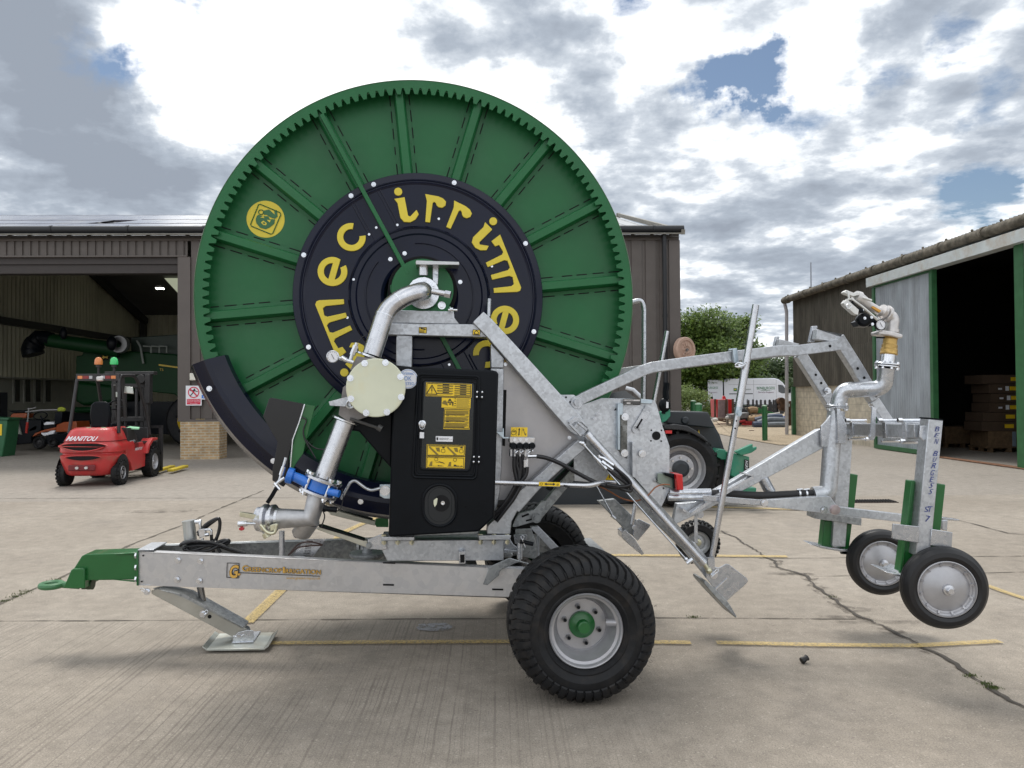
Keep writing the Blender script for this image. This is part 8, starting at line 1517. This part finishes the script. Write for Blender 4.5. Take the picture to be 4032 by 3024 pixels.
# cart wheels: solid tyre, pressed domed disc
def cart_wheel(cx, cy, Y, r, ax, lbl=None):
    c = P(cx, cy, Y); ax = V(ax).normalized(); mb = MB()
    mb.lathe([(r*.665, .012), (r*.70, -.004), (r*.78, -.012), (r*.88, -.008), (r*.955, .010), (r*.985, .024), (r*.985, .030), (r*.997, .034), (r, .045), (r*.99, .048), (r*.99, .054), (r, .058), (r*.99, .075), (r*.93, .095), (r*.7, .10)], c, ax, 72); o = mb.build('wheel', RUBC, CT, sharp=30)
    mb = MB(); mb.lathe([(r*.685, .012), (r*.68, -.004), (r*.66, -.006), (r*.64, .006), (r*.61, .010), (r*.59, .018), (r*.55, .020), (r*.50, .012), (r*.3, -.004), (r*.15, -.012), (0, -.014)], c, ax, 64); d = mb.build('wheel_disc', SILV, o)
    x = ax.cross(ZD).normalized(); y = x.cross(ax).normalized()
    mb = MB()
    for k in range(12): a = 2*pi*k/12+.2; e = x*cos(a)+y*sin(a); mb.beam(c+e*r*.565+ax*.014, c+e*r*.625+ax*.004, .012, .010, up=ax.cross(e))
    mb.build('disc_rib', SILV, d)
    mb = MB(); mb.lathe([(0, -.060), (.016, -.060), (.020, -.055), (.020, -.03), (.030, -.028), (.033, -.012), (.033, 0)], c, ax, 24); mb.build('hub', PIPE, o)
    return c
cart_wheel(2046, 1273, YN-.13, .237, (.14, .99, 0)); cart_wheel(1907.5, 1217, 5.55, .237, (.14, .99, 0))
# lower side bar and pivot plate
Yc = 5.15
cpl('side_bar', 'O', [(385, 655), (495, 655), (548, 728), (1050, 788), (1045, 845), (560, 790), (385, 768), (0, 725), (0, 680)], Yc, .05, GALV); cpl('side_bar', 'O', [(1310, 805), (1435, 822), (1432, 832), (1310, 826)], Yc-.1, .05, GALVP)
cpl('side_bar', 'P', [(590, 440), (1150, 485), (1155, 540), (595, 490)], Yc-.03, .01, GALVP)
cpl('bar_bracket', 'O', [(1310, 830), (1350, 825), (1345, 905), (1305, 895)], YN+.15, .02, GALVP)
mb = MB(); mb.lathe([(0, -.016), (.030, -.014), (.034, 0), (.034, .01)], Py('O', 531, 750, Yc-.005), YD, 24); mb.build('pivot_pin', mat('rosy_zinc', (.55, .45, .45), .35, .8), CT); 
for fr, x, y in (('O', 452, 752), ('P', 1130, 508)): mb = MB(); mb.bolt(Py(fr, x, y, Yc-.005 if fr == 'O' else Yc-.035), -YD, .015, .014); mb.build('bar_bolt', CHROME, CT)
# big diagonal channel and its strip
cpl('diagonal_channel', 'Y', [(760, 113), (777, 110), (777, 156), (600, 250), (470, 318), (405, 348), (400, 340), (408, 297), (450, 294), (560, 232)], Yc+.12, .07, GALV, bev=.004)
mb = MB(); pts = Z('P', [(1040, 290), (830, 400), (490, 600)]); mb.prism([P(*p, Yc+.02) for p in Z('P', [(1035, 268), (1042, 290), (490, 618), (482, 600), (700, 455)])], YD*.07); mb.prism([P(*p, Yc+.02) for p in Z('P', [(945, 248), (1035, 268), (1035, 280), (940, 258)])], YD*.09); mb.prism([P(*p, Yc+.02) for p in Z('P', [(418, 560), (490, 600), (485, 615), (415, 575)])], YD*.09); mb.build('guard_strip', GALVP, CT)
mb = MB(); mb.tube(yp('P', [(1110, 290), (1180, 420)], Yc+.15), .038, 18); mb.build('brace_tube', GALVP, CT)
# pipework: stub, rubber hose, elbow, riser, goose neck
mb = MB(); mb.tube(yp('P', [(330, 422), (660, 418)], Yc+.1), .027, 24); mb.tube(yp('P', [(290, 462), (600, 465)], Yc+.08), .023, 18); mb.tube(yp('P', [(300, 415), (335, 420)], Yc+.1), .032, 24); mb.build('inlet_stub', GALVP, CT)
mb = MB(); mb.tube(spline(yp('P', [(655, 425), (830, 432), (1100, 445), (1400, 432), (1555, 425)], Yc+.1), 6), .0255, 22); mb.build('rubber_hose', mat('black_rubber_hose', (.02, .02, .022), .6), CT)
for x in (735, 1430, 1490):
    mb = MB(); c = Py('P', x, 430 if x > 1000 else 425, Yc+.1); mb.tube([c-V((.006, 0, 0)), c+V((.006, 0, 0))], .0275, 22); mb.tube([c+V((-.02, -.01, .030)), c+V((.02, -.01, .033))], .006, 8); mb.build('hose_clip', CHROME, CT)
rise = [Py('O', 372, 645, Yc+.1), Py('O', 480, 632, Yc+.1), Py('O', 505, 300, Yc+.12), Py('O', 540, 30, Yc+.12)]
mb = MB(); mb.tube(arcpts(rise, [.11, .02], 10), .057, 28); mb.build('riser_pipe', GALV, CT)
mb = MB(); mb.prism(yp('N', [(655, 1110), (740, 1270), (740, 1430), (665, 1430)], Yc+.03), YD*.05); mb.prism(yp('N', [(515, 1280), (560, 1235), (600, 1180), (600, 1460), (520, 1460)], Yc+.08), YD*.02); mb.build('riser_bracket', GALVP, CT, bev=.003)
fc_ = Py('N', 655, 1125, Yc+.12); mb = MB(); disc(mb, fc_, V((.05, 0, 1)), .074, .010); disc(mb, fc_+ZD*.013, V((.05, 0, 1)), .074, .010); mb.build('pipe_flange', GALVP, CT)
for k in range(6): a = 2*pi*k/6+.3; mb = MB(); p0 = fc_+V((cos(a)*.062, sin(a)*.062, -.014)); mb.tube([p0, p0+ZD*.052], .006, 8); mb.tube([p0, p0+ZD*.010], .010, 6); mb.tube([p0+ZD*.04, p0+ZD*.05], .010, 6); mb.build('flange_bolt', CHROME, CT)
goose = [Py('N', 660, 1115, Yc+.12), Py('N', 692, 965, Yc+.12), Py('N', 870, 958, Yc+.06), Py('N', 1065, 950, Yc+.02), Py('N', 1088, 770, Yc)]
mb = MB(); mb.tube(arcpts(goose, [.13, .02, .13], 10), .053, 28); mb.build('goose_neck', GALVP, CT)
tf = Py('N', 1088, 765, Yc); ua = (Py('N', 1100, 650, Yc)-tf).normalized(); mb = MB(); disc(mb, tf, ua, .080, .010); disc(mb, tf+ua*.015, ua, .080, .010); tfl = mb.build('pipe_flange', CHROME, CT); mb = MB(); disc(mb, tf+ua*.010, ua, .077, .005); mb.build('gasket', BLACK, tfl)
for k in range(8):
    a = 2*pi*k/8; x = ua.orthogonal().normalized(); y = ua.cross(x); p0 = tf+(x*cos(a)+y*sin(a))*.068-ua*.014; mb = MB(); mb.tube([p0, p0+ua*.052], .006, 8); mb.tube([p0, p0+ua*.010], .0105, 6); mb.tube([p0+ua*.040, p0+ua*.050], .0105, 6); mb.build('flange_bolt', CHROME, tfl)
mb = MB(); mb.tube([tf+ua*.02, Py('N', 1102, 655, Yc)], .0465, 28); mb.build('gun_base_tube', CHROME, CT)
g0 = Py('N', 1104, 655, Yc); g1 = Py('N', 1122, 490, Yc); H_ = (g1-g0).length; ub = (g1-g0).normalized(); mb = MB(); mb.lathe([(.04, 0), (.054, 0), (.056, H_*.06), (.053, H_*.1), (.053, H_*.28), (.049, H_*.32), (.049, H_*.5), (.045, H_*.54), (.043, H_*.8), (.047, H_*.84), (.042, H_*.88), (.048, H_*.95), (.04, H_)], g0, ub, 32); mb.build('brass_adapter', BRASS, CT)
# ---- the gun
mb = MB(); fl_c = Py('N', 1128, 478, Yc); mb.prism(yp('N', [(1018, 450), (1060, 440), (1150, 455), (1232, 480), (1228, 510), (1195, 512), (1110, 490), (1018, 480)], Yc-.06), YD*.12); gb_ = mb.build('gun_bearing', ALU, CT, bev=.008)
el_ = [Py('N', 1126, 450, Yc), Py('N', 1142, 330, Yc), Py('N', 1060, 300, Yc)]; mb = MB(); mb.tube(arcpts([Py('N', 1124, 465, Yc), Py('N', 1146, 330, Yc), Py('N', 1050, 300, Yc)], .08, 10), .041, 28); mb.tube([Py('N', 1128, 462, Yc), Py('N', 1130, 435, Yc)], .048, 28); mb.build('gun_elbow', ALU, gb_)
mb = MB(); gd = (Py('N', 830, 145, Yc-.1)-Py('N', 1080, 310, Yc)).normalized(); bc0 = Py('N', 1090, 305, Yc); disc(mb, bc0, gd, .056, .022); disc(mb, bc0+gd*.03, gd, .044, .03); mb.build('barrel_collar', ALU, gb_)
b0_, b1_, b2_ = Py('N', 1040, 292, Yc), Py('N', 915, 215, Yc-.04), Py('N', 845, 160, Yc-.07); mb = MB(); mb.tube([b0_, b1_], [.029, .027], 24); mb.tube([b1_, b2_], [.034, .037], 24); mb.tube([b2_, b2_.lerp(Py('N', 812, 142, Yc-.08), .9)], [.042, .036], 24); bar_ = mb.build('gun_barrel', mat('white_metal_paint', (.62, .61, .60), .35, .3, .06, 12), gb_)
mb = MB(); p_ = yp('N', [(955, 245), (970, 232), (1040, 272), (1025, 288)], Yc-.064); mb.prism(p_, YD*.02); mb.build('gun_sticker', mat('amber_sticker', (.65, .33, .05), .5), bar_)
mb = MB(); mb.prism(yp('N', [(712, 112), (735, 92), (810, 120), (845, 110), (850, 135), (800, 148), (730, 125)], Yc-.11), YD*.05); mb.prism(yp('N', [(745, 165), (800, 160), (805, 170), (755, 185)], Yc-.11), YD*.04); mb.prism(yp('N', [(712, 205), (735, 175), (755, 185), (845, 265), (838, 310), (805, 300), (720, 225)], Yc-.13), YD*.05); mb.tube(yp('N', [(745, 100), (760, 170), (722, 200)], Yc-.11), .008, 8); mb.tube(yp('N', [(780, 170), (870, 235), (1010, 355)], Yc-.11), .009, 8); mb.tube(yp('N', [(880, 160), (955, 185)], Yc-.14), .009, 8); mb.build('drive_arm', mat('light_alloy', (.62, .62, .60), .4, .6, .08, 20), gb_, bev=.002)
mb = MB(); cw = Py('N', 885, 355, Yc-.06); mb.lathe([(0, -.04), (.03, -.04), (.045, -.025), (.048, 0), (.048, .04), (.04, .05), (0, .05)], cw, V((.3, .95, 0)), 24); mb.prism(yp('N', [(900, 320), (1000, 345), (1010, 385), (940, 410), (850, 408), (820, 370)], Yc-.05), YD*.09); mb.prism(yp('N', [(752, 240), (790, 185), (830, 240), (880, 255), (895, 290), (820, 270)], Yc-.12), YD*.04); mb.tube(yp('N', [(995, 505), (1070, 508)], Yc-.06), .006, 8); mb.build('drive_gearbox', BLACKP, gb_, bev=.006)
mb = MB()
for x, y in ((765, 215), (875, 270), (895, 338), (955, 330), (962, 390)): mb.bolt(Py('N', x, y, Yc-.11), -YD, .006, .008)
mb.ring(Py('N', 757, 235, Yc-.15), YD, .015, .0035, 14); mb.build('gun_screws', CHROME, gb_)
gauge(Py('N', 1036, 395, Yc-.09), V((-.05, 1, -.05)), .036, gb_, BLACKP)
# hanging link bar to the beam, small caster
mb = MB(); mb.prism(yp('N', [(962, 1105), (998, 1120), (985, 1385), (945, 1380)], 5.02), YD*.012); mb.bolt(Py('N', 955, 1372, 5.0), -YD, .014, .01); mb.build('hanger_bar', GALVP, CT)
mb = MB(); c = Py('P', 552, 860, 5.62); r = .158; W_ = .12; ax = V((.12, .99, 0)).normalized()
mb.lathe([(r*.52, .02), (r*.6, -.008), (r*.85, -.012), (r*.94, .010), (r*.965, .03), (r*.965, .09), (r*.93, .11), (r*.5, .12)], c, ax, 48); x = ax.cross(ZD).normalized(); y = x.cross(ax)
for k in range(30):
    for t_, s in ((0.0, 1), (.035, -1), (.07, 1)):
        a = 2*pi*(k+.5*(s < 0))/30; e = x*cos(a)+y*sin(a); tt = -x*sin(a)+y*cos(a); mb.beam(c+e*r*.965+ax*t_-tt*.004*s, c+e*r*.965+ax*(t_+.028)+tt*.004*s, .016, .012, up=e)
cw_ = mb.build('caster_wheel', RUBC, CT); mb = MB(); mb.lathe([(r*.54, .02), (r*.53, -.004), (r*.50, .006), (r*.46, .03), (r*.36, .035), (r*.32, .055), (r*.18, .05), (r*.16, .03)], c, ax, 40); mb.build('rim', mat('grey_rim', (.50, .51, .52), .4, .4), cw_); mb = MB(); mb.lathe([(0, .0), (.012, .0), (.014, .02), (.026, .022), (.028, .05)], c, ax, 20); mb.build('hub', YZ, cw_)
mb = MB(); mb.prism(yp('P', [(520, 600), (545, 600), (548, 860), (515, 860)], 5.6), YD*.01); mb.bolt(Py('P', 565, 608, 5.58), -YD, .018, .014); mb.build('caster_fork', GALVP, CT)
mb = MB(); mb.beam(P(1532, 1084, 5.5), P(1660, 1088, 5.5), .03, .03); mb.build('tow_link', GALVD, CT)
split_loose({'green_post', 'carton_label', 'side_panel', 'wheel_arch', 'grille_opening', 'clamp_bolt', 'mirror', 'tail_light', 'brick_pier', 'hole', 'tow_pin', 'tail_lamp', 'pin_hole', 'stay_holes', 'hose_fitting', 'valve_knob', 'door_rail', 'leg', 'white_panel', 'cover', 'rooflight', 'weld_seam', 'tie_bar_recess', 'straw_hood', 'interior_steel', 'upright', 'handrail', 'work_lamp', 'skid', 'mast_part'})
bpy.context.view_layer.update()
